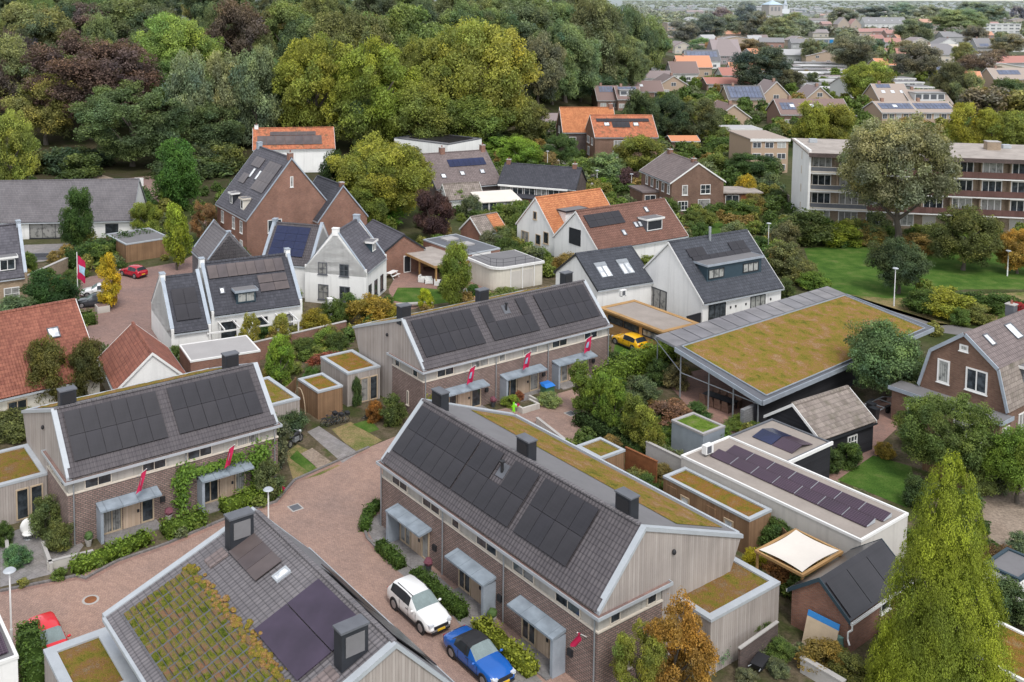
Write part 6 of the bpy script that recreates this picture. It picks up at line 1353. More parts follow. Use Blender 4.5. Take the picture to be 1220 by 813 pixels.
# left side
PL = [
 ('oval', 92, 300, 222, 46, DGR, 'neat egg-shaped dark tree before the long grey roof'),
 ('slim', 130, 368, 303, 40, (.30, .24, .02), 'small golden yellow tree on the plaza'),
 ('slim', 211, 322, 243, 42, (.16, .17, .022), 'slender street tree with yellow-green leaves on the plaza'),
 ('broad', 174, 286, 240, 36, (.12, .14, .03), 'small olive green tree beside the flat garage'),
 ('oval', 213, 250, 165, 64, (.05, .11, .022), 'bright green pyramid-shaped tree at the wood edge'),
 ('airy', 243, 292, 240, 36, (.17, .10, .05), 'thin reddish brown tree beside the tall brick house'),
 ('finebush', 62, 372, 318, 62, (.03, .062, .018), 'large dark evergreen shrub behind the red roof'),
 ('shrub', 20, 385, 352, 60, (.09, .115, .06), 'grey-green shrub by the yellow brick house'),
 ('shrub', 112, 312, 287, 40, (.08, .12, .03), 'small light shrub on top of the ivy hedge'),
 ('broad', 15, 232, 138, 60, (.17, .17, .04), 'yellow-green tree with thin crown at the far left'),
 ('oval', 60, 492, 402, 68, (.075, .07, .022), 'dark green and brown tree, left one of the pair before the red roof'),
 ('oval', 104, 486, 406, 52, (.07, .07, .022), 'dark green and brown tree, right one of the pair before the red roof'),
 ('slim', 334, 462, 400, 44, (.115, .19, .025), 'fresh green small tree at the brick garden wall'),
 ('slim', 298, 425, 374, 34, (.16, .17, .03), 'left small tree growing through the white pergola'),
 ('slim', 334, 420, 374, 36, (.17, .17, .035), 'right small tree growing through the white pergola'),
 ('shrub', 375, 396, 366, 34, (.17, .17, .025), 'yellow-green shrub beside the white post'),
 ('shrub', 402, 386, 352, 36, (.05, .085, .02), 'dark green shrub right of the white post'),
 ('shrub', 392, 412, 388, 40, (.13, .12, .04), 'olive brown low shrub before the white post'),
 ('shrub', 440, 388, 352, 52, (.24, .15, .03), 'orange-yellow autumn shrub at the white gable house'),
 ('shrub', 470, 386, 362, 36, (.20, .16, .03), 'yellow-brown shrub beside the small rear lawn'),
 ('slim', 507, 374, 344, 24, (.22, .24, .02), 'small lime yellow tree on the rear lawn edge'),
 ('oval', 542, 372, 290, 44, (.12, .17, .03), 'tall leafy yellow-green column shrub behind the rear terrace'),
 ('shrub', 562, 352, 338, 18, (.05, .1, .02), 'round clipped shrub on the brick patio'),
 ('shrub', 600, 362, 345, 60, (.10, .13, .03), 'low green shrub band under the cream terrace building'),
 ('big', 455, 268, 163, 118, (.17, .165, .03), 'large olive and yellow tree behind the white gable house'),
 ('oval', 396, 262, 180, 34, (.035, .06, .018), 'narrow dark conifer-like tree behind the brick gable'),
 ('broad', 432, 282, 222, 60, (.10, .125, .025), 'mid-green bushy tree above the slate garage'),
 ('shrub', 450, 272, 238, 60, (.08, .16, .025), 'bright green shrubs between garage and olive tree'),
 ('broad', 514, 290, 226, 48, (.05, .028, .026), 'dark purple leaved tree by the weathered shed'),
 ('shrub', 545, 250, 225, 34, (.10, .17, .025), 'bright fern-like shrub beside the cottage wall'),
 ('shrub', 600, 292, 268, 36, (.10, .12, .04), 'mixed green shrubs left of the orange-roofed gable'),
 ('shrub', 593, 268, 255, 20, (.24, .25, .02), 'small yellow shrub above the split-tile shed'),
 ('broad', 620, 205, 165, 54, (.12, .19, .022), 'bright yellow-green round tree above the cottage'),
 ('shrub', 596, 190, 163, 50, (.10, .17, .022), 'light green shrub mass beside the white box house'),
 ('shrub', 650, 205, 180, 30, (.2, .13, .05), 'orange-brown shrub by the pale street'),
 ('broad', 668, 200, 160, 40, (.05, .08, .022), 'dark shrub-like tree left of the orange roofs'),
 ('shrub', 688, 212, 185, 40, (.10, .14, .04), 'light garden shrub before the orange-roofed brick house'),
 ('shrub', 722, 215, 182, 46, (.12, .16, .08), 'silvery green shrub below the orange-roofed house'),
 ('broad', 765, 212, 160, 60, (.13, .125, .025), 'olive tree right of the orange-roofed house'),
 ('shrub', 748, 226, 198, 30, (.08, .05, .05), 'purple-brown shrub behind the clipped hedge'),
 ('broad', 795, 170, 113, 50, (.035, .055, .022), 'dark round tree behind the orange roofs'),
 ('broad', 832, 170, 115, 56, (.085, .10, .03), 'large grey-green tree above the brown corner house'),
 ('broad', 762, 172, 110, 44, (.05, .07, .022), 'green tree just behind the orange roof ridge'),
 ('oval', 790, 168, 146, 24, (.07, .09, .025), 'small pointed tree behind the orange roof end'),
 ('shrub', 886, 240, 205, 28, (.26, .19, .03), 'golden shrub at the right end of the brown house'),
 ('shrub', 880, 260, 240, 50, (.06, .09, .022), 'dark garden shrubs right of the brown house'),
 ('broad', 895, 215, 182, 60, (.045, .07, .022), 'flat-topped dark tree left of the apartment block'),
 ('shrub', 866, 182, 162, 40, (.06, .1, .025), 'green garden shrub above the brown house roof'),
 ('shrub', 848, 212, 180, 34, (.085, .11, .03), 'grey green conifer shrub behind the brown house'),
 ('high', 1068, 294, 140, 134, (.145, .175, .08), 'huge pale-flowering tree in front of the apartment block'),
 ('broad', 1147, 322, 246, 76, (.075, .085, .025), 'wide brownish green tree at the right on the lawn'),
 ('round', 1070, 350, 284, 66, (.055, .075, .03), 'clipped ball-headed tree on the lawn'),
 ('broad', 1212, 326, 275, 50, (.27, .155, .04), 'orange-tan autumn tree at the right edge of the lawn'),
 ('shrub', 960, 290, 250, 64, (.055, .08, .022), 'dark green bush mass below the white apartment end wall'),
 ('shrub', 998, 292, 264, 52, (.14, .15, .02), 'bush with yellow flowers at the lawn\'s back edge'),
 ('shrub', 1036, 290, 266, 46, (.10, .13, .05), 'pale-tipped bush beside the huge tree trunk'),
 ('shrub', 935, 300, 262, 36, (.10, .10, .05), 'brownish shrub left of the lawn'),
 ('shrub', 935, 328, 288, 44, (.11, .12, .05), 'round grey-green shrub by the dormer house garden'),
 ('shrub', 955, 338, 310, 40, (.13, .12, .04), 'olive shrub in the strip left of the lawn'),
 ('shrub', 970, 346, 322, 34, (.10, .14, .03), 'light green shrub at the lawn corner'),
 ('shrub', 938, 355, 330, 22, (.06, .09, .025), 'small dark shrub by the dormer house corner'),
 ('shrub', 1100, 300, 280, 60, (.17, .11, .045), 'low brown shrub band right of the huge tree'),
 ('shrub', 1105, 372, 346, 50, (.055, .085, .022), 'dark shrub left of the yellow-green bush'),
 ('shrub', 1128, 378, 340, 56, (.17, .19, .03), 'large yellow-green bush beside the pavilion street'),
 ('shrub', 1165, 384, 362, 40, (.12, .14, .035), 'grey-yellow low shrub before the clipped hedge'),
 ('shrub', 1190, 372, 350, 50, (.05, .08, .022), 'dark green bush behind the clipped hedge'),
 ('shrub', 1216, 378, 360, 26, (.26, .03, .04), 'red leaved shrub at the right edge'),
 ('round', 1052, 478, 384, 92, (.085, .12, .055), 'silvery green round tree beside the pavilion roof'),
 ('big', 1126, 572, 470, 108, (.075, .115, .03), 'broad glossy tree before the gambrel house'),
 ('round', 1212, 600, 508, 76, (.085, .15, .022), 'bright green round tree at the right edge'),
 ('shrub', 1094, 604, 566, 34, (.05, .08, .03), 'dark loose shrub at the lawn corner by the conifer'),
 ('shrub', 1054, 545, 526, 22, (.2, .14, .03), 'small orange-tinged shrub at the path by the lawn'),
 ('shrub', 1008, 556, 524, 34, (.055, .09, .022), 'blue-flowering hydrangea bush at the black barn'),
 ('shrub', 988, 562, 534, 30, (.05, .08, .022), 'dark green bush under the barn eaves'),
 ('shrub', 1165, 590, 560, 34, (.15, .16, .05), 'pale shrub between the conifer and the sandy yard'),
 ('shrub', 1190, 690, 648, 50, (.10, .07, .035), 'reddish flowering shrubs below the sandy yard'),
 ('shrub', 1208, 740, 690, 56, (.06, .09, .03), 'dark shrub at the lower right edge'),
 ('shrub', 1170, 800, 740, 44, (.05, .08, .03), 'deep green shrub at the conifer foot, right side'),
 ('conifer', 1118, 862, 528, 162, (.14, .178, .022), 'very large golden green conifer in the right foreground'),
 ('airy', 802, 850, 716, 100, (.22, .125, .03), 'orange autumn tree at the bottom beside the brick gable'),
 ('airy', 760, 856, 742, 72, (.16, .15, .03), 'yellow-green small tree left of the orange tree at the bottom'),
 ('shrub', 884, 742, 700, 60, (.10, .135, .045), 'white-flecked bush beside the timber annex'),
 ('shrub', 850, 775, 745, 60, (.11, .15, .08), 'grey-green shrub below the timber annex'),
 ('shrub', 900, 765, 735, 42, (.075, .11, .03), 'round mid-green bush near the fence at the bottom'),
 ('shrub', 980, 800, 765, 60, (.16, .12, .03), 'wild ochre grass clump below the brick shed'),
 ('shrub', 1012, 812, 780, 50, (.10, .11, .035), 'green brown weeds beside the conifer foot'),
 ('shrub', 926, 655, 618, 44, (.06, .105, .022), 'leafy climber against the long white wall'),
 ('shrub', 896, 685, 652, 32, (.23, .23, .02), 'bright yellow-green shrub behind the middle terrace'),
 ('shrub', 924, 694, 662, 50, (.20, .105, .04), 'reddish brown shrub beside the shade sail'),
 ('shrub', 322, 556, 494, 52, (.085, .11, .07), 'tall olive-grey shrub at the corner of the left terrace'),
 ('shrub', 344, 518, 486, 40, (.07, .10, .04), 'green bush before the annex beside the motorcycle'),
 ('shrub', 320, 590, 548, 40, (.08, .09, .04), 'loose brownish shrub beside the brick road'),
 ('shrub', 445, 502, 474, 22, (.2, .10, .025), 'rusty orange shrub at the rear terrace annex'),
 ('shrub', 468, 505, 470, 34, (.06, .095, .025), 'dark green shrub at the rear terrace gable'),
 ('shrub', 424, 484, 448, 14, (.06, .09, .03), 'thin climber on the rear annex wall'),
 ('shrub', 655, 484, 466, 26, (.19, .2, .09), 'white flowering plant in the stone planter'),
 ('shrub', 607, 484, 470, 22, (.13, .17, .03), 'small green plant before the middle porch of the rear terrace'),
 ('shrub', 618, 478, 466, 14, (.2, .07, .04), 'small reddish shrub at the middle porch of the rear terrace'),
 ('shrub', 55, 640, 590, 36, (.09, .12, .04), 'feathery green plants left of the left terrace wall'),
 ('shrub', 72, 655, 618, 36, (.085, .095, .03), 'olive grass clump at the left terrace corner'),
 ('shrub', 22, 672, 648, 34, (.07, .12, .06), 'low blue-green mound plant by the concrete wall'),
 ('shrub', 4, 650, 622, 24, (.05, .085, .02), 'dark round shrub at the far left garden'),
 ('shrub', 40, 605, 572, 30, (.10, .10, .03), 'brownish reeds before the tall annex windows'),
 ('shrub', 20, 518, 488, 70, (.095, .10, .04), 'rough green roof planting behind the left annex'),
 ('shrub', 740, 500, 468, 40, (.05, .075, .03), 'dark shrub behind the young trees'),
 ('shrub', 766, 480, 450, 44, (.075, .10, .05), 'grey-green shrub in the pavilion garden'),
 ('shrub', 800, 505, 478, 50, (.16, .09, .055), 'reddish brown perennials in the pavilion garden'),
 ('shrub', 830, 500, 480, 36, (.05, .10, .025), 'dark green low bush before the pavilion patio'),
 ('shrub', 805, 462, 430, 34, (.15, .14, .06), 'pale flowering shrub under the pavilion corner'),
 ('shrub', 785, 458, 428, 30, (.05, .075, .025), 'dark bush under the pavilion canopy'),
 ('shrub', 852, 535, 505, 44, (.075, .13, .022), 'fresh green bush beside the grass-roofed shed'),
 ('shrub', 884, 510, 496, 40, (.10, .13, .03), 'low plants along the pavilion\'s grey wall'),
 ('shrub', 728, 388, 372, 40, (.05, .085, .022), 'dark shrubs behind the yellow car'),
 ('shrub', 760, 385, 372, 34, (.05, .08, .022), 'dark low bush under the orange carport'),
 ('shrub', 290, 505, 470, 0.1, GRN, 'x'),
 ('shrub', 390, 440, 418, 44, (.19, .06, .04), 'red leaved climber on the brick garden wall'),
 ('shrub', 372, 458, 436, 24, (.06, .11, .025), 'green bush behind the brown shed'),
 ('shrub', 530, 300, 278, 40, (.06, .10, .025), 'green shrubs below the weathered garden shed'),
 ('shrub', 270, 262, 235, 24, (.05, .09, .022), 'shrub at the corner of the tall brick house'),
 ('shrub', 175, 300, 286, 30, (.06, .10, .022), 'green shrub on the ivy hedge by the plaza'),
]
for q in PL:
    if q[-1] != 'x': T(*q, trunk=q[0] != 'shrub' or None)
# a climber on the left terrace front and other foliage against walls
def climber(pts, label, col, H, n=2600, leaf=.16, th=.35):
    g = np.random.default_rng(4); P = []
    for (u0, z0, u1, z1, w) in pts:
        t = g.random(n // len(pts)); q = np.stack([u0 + (u1 - u0) * t + g.normal(size=t.size) * w, -.05 - np.abs(g.normal(size=t.size)) * th, z0 + (z1 - z0) * t + g.normal(size=t.size) * w], 1); P.append(q)
    P = np.concatenate(P); P[:, 2] = np.clip(P[:, 2], .05, 3.9)
    o = thing('climbing_plant', label, 'climbing plant', H.root.location, degrees(pi / 2 - H.root.rotation_euler.z))
    link('foliage', leafmesh('foliage', P, np.array([0, -1, .5]) + g.normal(size=P.shape) * .5, leaf, 3), o, col)
climber([(7.7, .2, 7.7, 2.6, .25), (7.5, 2.3, 8.2, 3.1, .3), (8.2, 2.7, 10.0, 2.75, .13), (9.8, 2.7, 12.4, 3.0, .14), (12.6, 2.0, 14.2, 3.2, .4), (13.6, .3, 14.0, 2.6, .4)], 'vigorous green climber over the porch of the left terrace', (.08, .14, .022), HE, 3000, .15, .25)
climber([(.5, .1, .55, 2.2, .2)], 'thin climber by the corner downpipe of the rear terrace', (.14, .14, .03), HM, 300)
# ------------------------------------------------------------------ the wood on the dune
FT = [  # named crowns of the wood: kind, x, top px, width px, depth, colour, label
 ('big', 158, 96, 128, 208, (.055, .08, .03), 'dark green spreading oak at the wood edge above the path'),
 ('big', 112, 40, 150, 238, (.062, .034, .028), 'broad copper beech in the middle of the wood, left side'),
 ('big', 213, 14, 100, 268, (.115, .165, .03), 'bright green round tree behind the copper beech'),
 ('broad', 284, 4, 78, 285, (.07, .042, .032), 'dark brown-red beech high in the wood'),
 ('oval', 226, 62, 62, 226, (.135, .145, .085), 'grey-green pointed tree, first of three in the wood'),
 ('oval', 268, 60, 62, 230, (.125, .135, .075), 'grey-green pointed tree, second of three in the wood'),
 ('oval', 306, 57, 66, 228, (.105, .125, .06), 'grey-green pointed tree, third of three in the wood'),
 ('big', 378, 38, 104, 232, (.15, .17, .022), 'large golden green round tree above the white orange-roofed house'),
 ('big', 448, 44, 110, 226, (.145, .15, .022), 'tall yellow-green tree in the middle of the wood edge'),
 ('big', 520, 34, 100, 240, (.135, .15, .025), 'tall olive tree behind the yellow-green ones'),
 ('big', 580, 20, 124, 236, (.165, .16, .025), 'very tall yellow-olive tree above the white box house'),
 ('big', 420, 6, 110, 262, (.085, .11, .03), 'green tree high behind the golden trees'),
 ('broad', 482, 2, 100, 275, (.09, .12, .03), 'mid-green tree on the skyline of the wood'),
 ('broad', 345, 6, 80, 292, (.085, .115, .03), 'rounded green tree on the skyline, left of centre'),
 ('broad', 40, 2, 90, 300, (.12, .125, .035), 'pale olive tree at the top left of the wood'),
 ('broad', 18, 48, 84, 258, (.10, .125, .04), 'grey-green tree at the left edge of the wood'),
 ('broad', 56, 88, 80, 232, (.13, .135, .035), 'olive tree below the copper beech at left'),
 ('broad', 20, 35, 60, 280, (.06, .04, .035), 'dark brown tree at the left edge of the wood'),
 ('broad', 150, 0, 90, 320, (.075, .10, .03), 'green tree on the skyline above the copper beech'),
 ('broad', 105, 2, 70, 315, (.06, .04, .035), 'brown-red tree on the skyline at left'),
 ('broad', 345, 90, 80, 240, (.05, .075, .022), 'dark green tree behind the white orange-roofed house'),
 ('broad', 255, 122, 80, 224, (.05, .072, .025), 'shadowy green tree left of the tall brick house'),
 ('broad', 430, 105, 80, 226, (.085, .10, .022), 'green understorey tree behind the olive garden tree'),
 ('broad', 500, 100, 90, 222, (.11, .12, .022), 'yellowish understorey tree above the white box house'),
 ('broad', 560, 110, 90, 228, (.10, .115, .022), 'olive understorey tree right of the white box house'),
 ('broad', 625, 120, 60, 240, (.085, .11, .025), 'green tree at the wood corner by the pale street'),
 ('broad', 640, 40, 60, 300, (.09, .085, .05), 'thin grey-brown tree right of the tall yellow tree'),
 ('big', 672, 22, 78, 320, (.115, .135, .06), 'pale grey-green tree at the right part of the wood'),
 ('broad', 705, 2, 80, 350, (.075, .10, .03), 'green tree on the skyline at the right of the wood'),
 ('big', 738, 38, 60, 350, (.095, .125, .045), 'rounded green tree near the right end of the wood'),
 ('big', 748, 6, 56, 372, (.045, .07, .028), 'dark green tree at the right end of the wood'),
 ('broad', 622, 2, 80, 330, (.065, .09, .03), 'deep green tree on the skyline above the street'),
 ('broad', 555, 0, 70, 320, (.08, .10, .03), 'olive tree on the skyline, centre'),
 ('broad', 690, 75, 50, 330, (.06, .085, .03), 'dark understorey tree at the street end of the wood'),
 ('broad', 735, 3, 66, 398, (.07, .095, .03), 'green skyline tree behind the right end of the wood'),
 ('broad', 772, 24, 46, 425, (.085, .11, .035), 'small far tree just beyond the right end of the wood'),
 ('broad', 655, 1, 70, 362, (.09, .115, .035), 'light green skyline tree above the pale grey-green one'),
 ('broad', 704, 30, 56, 352, (.08, .11, .04), 'green tree between the two pale trees at the right of the wood'),
 ('broad', 723, 84, 46, 345, (.05, .07, .028), 'shadowed tree beside the brown-roofed street houses'),
]
def G(x, Yd): return (x, 200, Yd)
for kd, x, yt, w, Yd, c, lab in FT: T(kd, x, 200, yt, w, c, lab, Yd=Yd, name='forest_tree')
rnd = random.Random(3)
for row, (Yd, n) in enumerate(((250, 10), (285, 13), (320, 16), (360, 16), (405, 20), (450, 26))):
    for i in range(n):
        x = -30 + (800 if row > 1 else 680) * (i + rnd.uniform(.1, .9)) / n
        P = atY(x, 200, Yd + rnd.uniform(-12, 12)); P.z = hill(P.x, P.y)
        if P.x > wood_edge(Yd) + 32: continue
        plant('broad', P, rnd.uniform(11, 17), rnd.uniform(15, 20) if row < 4 else rnd.uniform(13.5, 17), rnd.choice(((.075, .10, .03), (.10, .125, .035), (.055, .08, .028), (.13, .13, .035), (.085, .115, .035), (.065, .042, .034))), 'one of the many close-set broad trees filling the wood on the dune', group='trees filling the wood on the dune', name='forest_tree')
for i in range(44):   # dark shrub layer under the edge of the wood
    x = 5 + (i % 26) * 26 + (i // 26) * 13; Yd = 205 - (i // 26) * 8 + max(0, x - 420) * .16 + rnd.uniform(-3, 6)
    if 120 < x < 190 or 285 < x < 410: continue
    P = atY(x, 200, Yd); P.z = hill(P.x, P.y)
    plant('low', P, rnd.uniform(7, 11), rnd.uniform(3, 7), rnd.choice(((.035, .055, .02), (.05, .075, .022), (.07, .085, .022))), 'dark shrub in the undergrowth along the edge of the wood', group='undergrowth shrubs along the wood edge')
# ------------------------------------------------------------------ the town beyond
BOX = []; rnd0 = random.Random(5)
WC = dict(white=(.72, .71, .69), tan=(.42, .30, .21), brown=(.24, .14, .10), cream=(.56, .49, .40), red=(.34, .16, .11), grey=(.34, .33, .33), blue=(.02, .20, .45), pale=(.55, .6, .66), mauve=(.28, .22, .22))
RC = dict(brown=(.19, .12, .105), orange=(.62, .25, .12), grey=(.19, .175, .18), dark=(.10, .095, .105), mauve=(.24, .185, .18), tan=(.34, .27, .225), red=(.40, .15, .11), lgrey=(.42, .41, .41), paleblue=(.50, .60, .68), white=(.72, .71, .70))
def fwin(r, o, t, n, w, h, Yd, lit=False, frame=(.7, .69, .67)):
    o, t, n = Vector(o), Vector(t), Vector(n)
    k = MB().obox(o - t * .1 - Z * .1, t * (w + .2), n * .06, Z * (h + .2)).build('window', 'matte_colour', r, col=hz(frame, Yd))
    MB().obox(o + n * .061, t * (w * .47), n * .02, Z * h).obox(o + n * .061 + t * w * .53, t * (w * .47), n * .02, Z * h).build('pane', 'glossy_colour', k, col=hz((.06, .065, .075) if not lit else (.4, .4, .38), Yd))
def FH(label, xl, xr, yb, ye, yr, o, wall, roof, depth=None, wins=3, floors=2, pv=None, dorm=None, chim=True, skew=0, hip=False, name='house', cat='house', group=None, skyl=0):
    P, Q = at(xl, yb), at(xr, yb); Yd = P.y; BOX.append((xl - 1, xr + 1, yr - 1, yb, Yd))
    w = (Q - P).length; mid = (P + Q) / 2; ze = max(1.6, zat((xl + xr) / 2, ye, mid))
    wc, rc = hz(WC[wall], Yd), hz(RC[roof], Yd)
    if o == 'e':
        az = degrees(atan2((Q - P).x, (Q - P).y)) + skew; O, L, W = P, w, depth or 9
    else:
        az = degrees(atan2((Q - P).x, (Q - P).y)) - 90 + skew; O, L, W = Q, depth or 11, w
    far = mid + azv(az - 90 if o == 'e' else az) * (W / 2 if o == 'e' else 0)
    zr = max(ze + .8, zat((xl + xr) / 2, yr, far)); zr = min(zr, ze + W * .75)
    r = thing(name, label, cat, O, az, group); a = W / 2
    MB().prism([(0, 0, 0), (0, W, 0), (0, W, ze), (0, a, zr), (0, 0, ze)], (L, 0, 0)).build('wall', 'matte_colour', r, col=wc)
    k = (zr - ze) / a; e = .45; c = min(L * .45, W * .4) if hip else 0
    MB().slab([(-.3, -e, ze - k * e + .25), (L + .3, -e, ze - k * e + .25), (L + .3 - c, a, zr + .25), (-.3 + c, a, zr + .25)], .22).slab([(L + .3, W + e, ze - k * e + .25), (-.3, W + e, ze - k * e + .25), (-.3 + c, a, zr + .25), (L + .3 - c, a, zr + .25)], .22).build('roof', 'matte_colour', r, col=rc)
    m = MB()
    for xx in (-.36, L + .3):
        if hip: break
        m = MB()
        for y0, z0, y1, z1 in ((-e, ze - k * e, a, zr), (a, zr, W + e, ze - k * e)): m.prism([(xx, y0, z0), (xx, y1, z1), (xx, y1, z1 + .3), (xx, y0, z0 + .3)], (.07, 0, 0))
        m.build('verge_board', 'matte_colour', r, col=hz((.6, .59, .57), Yd))
    MB().box(-.3, -e - .16, ze - k * e - .02, L + .3, -e, ze - k * e + .16).build('gutter', 'matte_colour', r, col=hz((.5, .5, .5), Yd))
    fs, fh = ((0, 0, 0), X, -Y), ze
    if o == 'g': fs = ((0, W, 0), -Y, -X)
    ln = L if o == 'e' else W
    for f in range(floors):
        zz = .9 + f * 2.7
        if zz + 1.2 > ze + (0 if o == 'e' else (zr - ze) * .5): break
        nn = wins if not (o == 'g' and f) else max(1, wins - 1)
        for i in range(nn):
            u = ln * (i + .5) / nn - .8; fwin(r, Vector(fs[0]) + fs[1] * u + Z * zz, fs[1], fs[2], min(1.7, ln / nn * .6), 1.25, Yd, (i + f) % 3 == 0)
    fr = slopeframe((0, -e, ze - k * e + .25), X, (0, 1, k)); sl = hypot(a + e, k * (a + e))
    if pv:
        x0, x1, s0, s1, n_, rw = pv
        for i in range(n_):
            for j in range(rw):
                p = fr[0] + fr[1] * (L * (x0 + (x1 - x0) * i / n_)) + fr[2] * (sl * (s0 + (s1 - s0) * j / rw)) + fr[3] * .04
                MB().obox(p, fr[1] * (L * (x1 - x0) / n_ - .12), fr[2] * (sl * (s1 - s0) / rw - .12), fr[3] * .06).build('solar_panel', 'panel_far', r)
    for i in range(skyl):
        p = fr[0] + fr[1] * (L * (i + .6) / (skyl + .4)) + fr[2] * (sl * .45) + fr[3] * .03
        MB().obox(p, fr[1] * 1.2, fr[2] * 1.2, fr[3] * .08).build('skylight', 'matte_colour', r, col=hz((.65, .67, .7), Yd))
    if dorm:
        x0, x1, s0, h = dorm; p = fr[0] + X * (L * x0) + fr[2] * (sl * s0); w_ = L * (x1 - x0)
        d = MB().prism([p, p + Z * h, p + Z * h + Y * (h / k), p + Y * (.1)], X * w_).build('dormer', 'matte_colour', r, col=hz((.6, .6, .6), Yd))
        MB().obox(p + Z * (h + .003) - X * .2 - Y * .3, X * (w_ + .4), Y * (h / k + .3), Z * .2).build('dormer_roof', 'matte_colour', d, col=hz((.3, .29, .29), Yd))
        nn = max(1, int(w_ / 2.2))
        for i in range(nn): MB().obox(p + X * (w_ * (i + .12) / nn) - Y * .04 + Z * h * .25, X * (w_ * .76 / nn), Y * .04, Z * h * .6).build('pane', 'glossy_colour', d, col=hz((.08, .085, .1), Yd))
    if chim: MB().box(L * .2, a - .4, zr - .3, L * .2 + .8, a + .4, zr + 1.1).build('chimney', 'matte_colour', r, col=hz((.3, .17, .12), Yd))
    return r
def FF(label, xl, xr, yb, yt, depth, wall='white', roof='lgrey', floors=1, nwin=6, name='flat_building', cat='building', group=None, band=None, skew=0):
    "flat-roofed building"
    P, Q = at(xl, yb), at(xr, yb); Yd = P.y; L = (Q - P).length; az = degrees(atan2((Q - P).x, (Q - P).y)) + skew; BOX.append((xl, xr, yt - 1, yb, Yd))
    h = max(2.5, zat((xl + xr) / 2, yt, (P + Q) / 2 + azv(0) * depth)) if depth < 60 else 3
    h = min(h, floors * 3.3 + .4) if name != 'church_tower' else h
    r = thing(name, label, cat, P, az, group)
    MB().box(0, 0, 0, L, depth, h).build('wall', 'matte_colour', r, col=hz(WC[wall], Yd))
    MB().box(-.3, -.3, h + .003, L + .3, depth + .3, h + .25).build('roof', 'matte_colour', r, col=hz(RC[roof], Yd))
    MB().box(-.34, -.36, h - .3, L + .34, -.302, h + .3).build('fascia', 'matte_colour', r, col=hz((.7, .69, .67) if name != 'bungalow' else rnd0.choice(((.62, .61, .6), (.4, .39, .39), (.25, .24, .24))), Yd))
    for f in range(floors):
        zz = h * f / floors + h / floors * .3
        for i in range(nwin): fwin(r, (L * (i + .15) / nwin, 0, zz), X, -Y, L / nwin * .62, h / floors * .45, Yd, (i + f) % 4 == 0, (.62, .61, .6) if not band else WC[band])
    return r
FH('brown-roofed brick house with flat dormer, nearest the wood by the street', 712, 738, 131, 119, 103, 'e', 'brown', 'brown', pv=(.15, .8, .55, .95, 5, 1), wins=2)
FH('brown-roofed house with grey panels left of the tan gable', 736, 764, 132, 118, 104, 'e', 'brown', 'brown', dorm=(.1, .75, .25, 1.8), pv=(.1, .9, .75, .97, 4, 1))
FH('long brown-roofed house with one square roof light', 744, 790, 118, 109, 97, 'e', 'brown', 'brown', wins=3, skyl=1)
FH('tan brick gable house with a white chimney panel', 786, 818, 114, 101, 91, 'g', 'tan', 'mauve', 12, wins=2)
FH('white-fronted house with grey roof among the street gardens', 766, 800, 103, 93, 85, 'e', 'white', 'mauve', 8)
FH('white gable house with pale panelled roof at the wood end', 766, 786, 97, 84, 73, 'g', 'white', 'grey', 14, wins=2)
FH('white house with dark roof and wide eaves before the orange roof', 800, 832, 98, 87, 74, 'e', 'white', 'brown', 9, wins=4)
FH('orange-roofed house in the middle distance above the white one', 808, 848, 92, 80, 67, 'e', 'tan', 'orange', 10)
FH('house with two grey solar arrays beside the dark thatched roof', 818, 858, 82, 72, 60, 'e', 'white', 'dark', 9, pv=(.05, .95, .35, .85, 8, 1))
FH('house with a huge dark hipped roof among the trees', 850, 884, 77, 66, 47, 'e', 'mauve', 'mauve', 14, hip=True, wins=4)
FF('low white annex before the long red roof', 826, 842, 106, 97, 8, 'white', 'white', 1, 3)
FH('long low building with a plain red roof', 842, 898, 108, 100, 93, 'e', 'brown', 'red', 8, chim=False, wins=6, floors=1)
FH('house with a big blue solar roof and tan walls', 868, 910, 133, 118, 103, 'e', 'tan', 'dark', 9, pv=(.06, .97, .12, .92, 9, 2), wins=3)
FH('tan brick gable house right of the blue solar roof', 910, 938, 131, 112, 98, 'g', 'tan', 'mauve', 10, wins=2)
FH('tan gable house with one dark window above the flat garage', 854, 893, 150, 140, 126, 'g', 'tan', 'brown', 13, wins=1, floors=2, skyl=0)
FF('low tan flat-roofed garage below the tan gable house', 866, 906, 166, 151, 7, 'tan', 'lgrey', 1, 2, 'garage', 'garage')
FH('brown-roofed row house with blue panels at its left', 930, 1012, 152, 136, 119, 'e', 'brown', 'brown', 10, pv=(.04, .25, .3, .75, 4, 2), wins=5, skyl=3)
FH('tan gable rising behind the brown row house', 960, 992, 128, 118, 104, 'g', 'tan', 'mauve', 10, wins=1)
FF('modern flat-roofed house with a mossy roof and white balcony', 894, 938, 206, 158, 13, 'tan', 'tan', 3, 3, 'house', 'house', band='white')
FH('terrace with two blue solar rows, left half', 1050, 1092, 157, 134, 122, 'e', 'tan', 'tan', 10, pv=(.05, .98, .3, .8, 9, 2), wins=5, skyl=1)
FH('terrace with two blue solar rows, right half', 1093, 1138, 157, 134, 122, 'e', 'tan', 'tan', 10, pv=(.02, .98, .3, .8, 10, 2), wins=5)
FH('tan-roofed terrace behind the blue solar rows, left half', 1048, 1086, 132, 120, 101, 'e', 'tan', 'tan', 12, wins=4, skyl=3, pv=(.1, .55, .75, .97, 4, 1))
FH('tan-roofed terrace with a wide white dormer behind the solar rows', 1086, 1134, 133, 124, 108, 'e', 'tan', 'tan', 12, wins=4, dorm=(.1, .85, .2, 2.6))
FF('small brick garage beside the solar terrace', 1030, 1048, 152, 140, 6, 'red', 'grey', 1, 2, 'garage', 'garage')
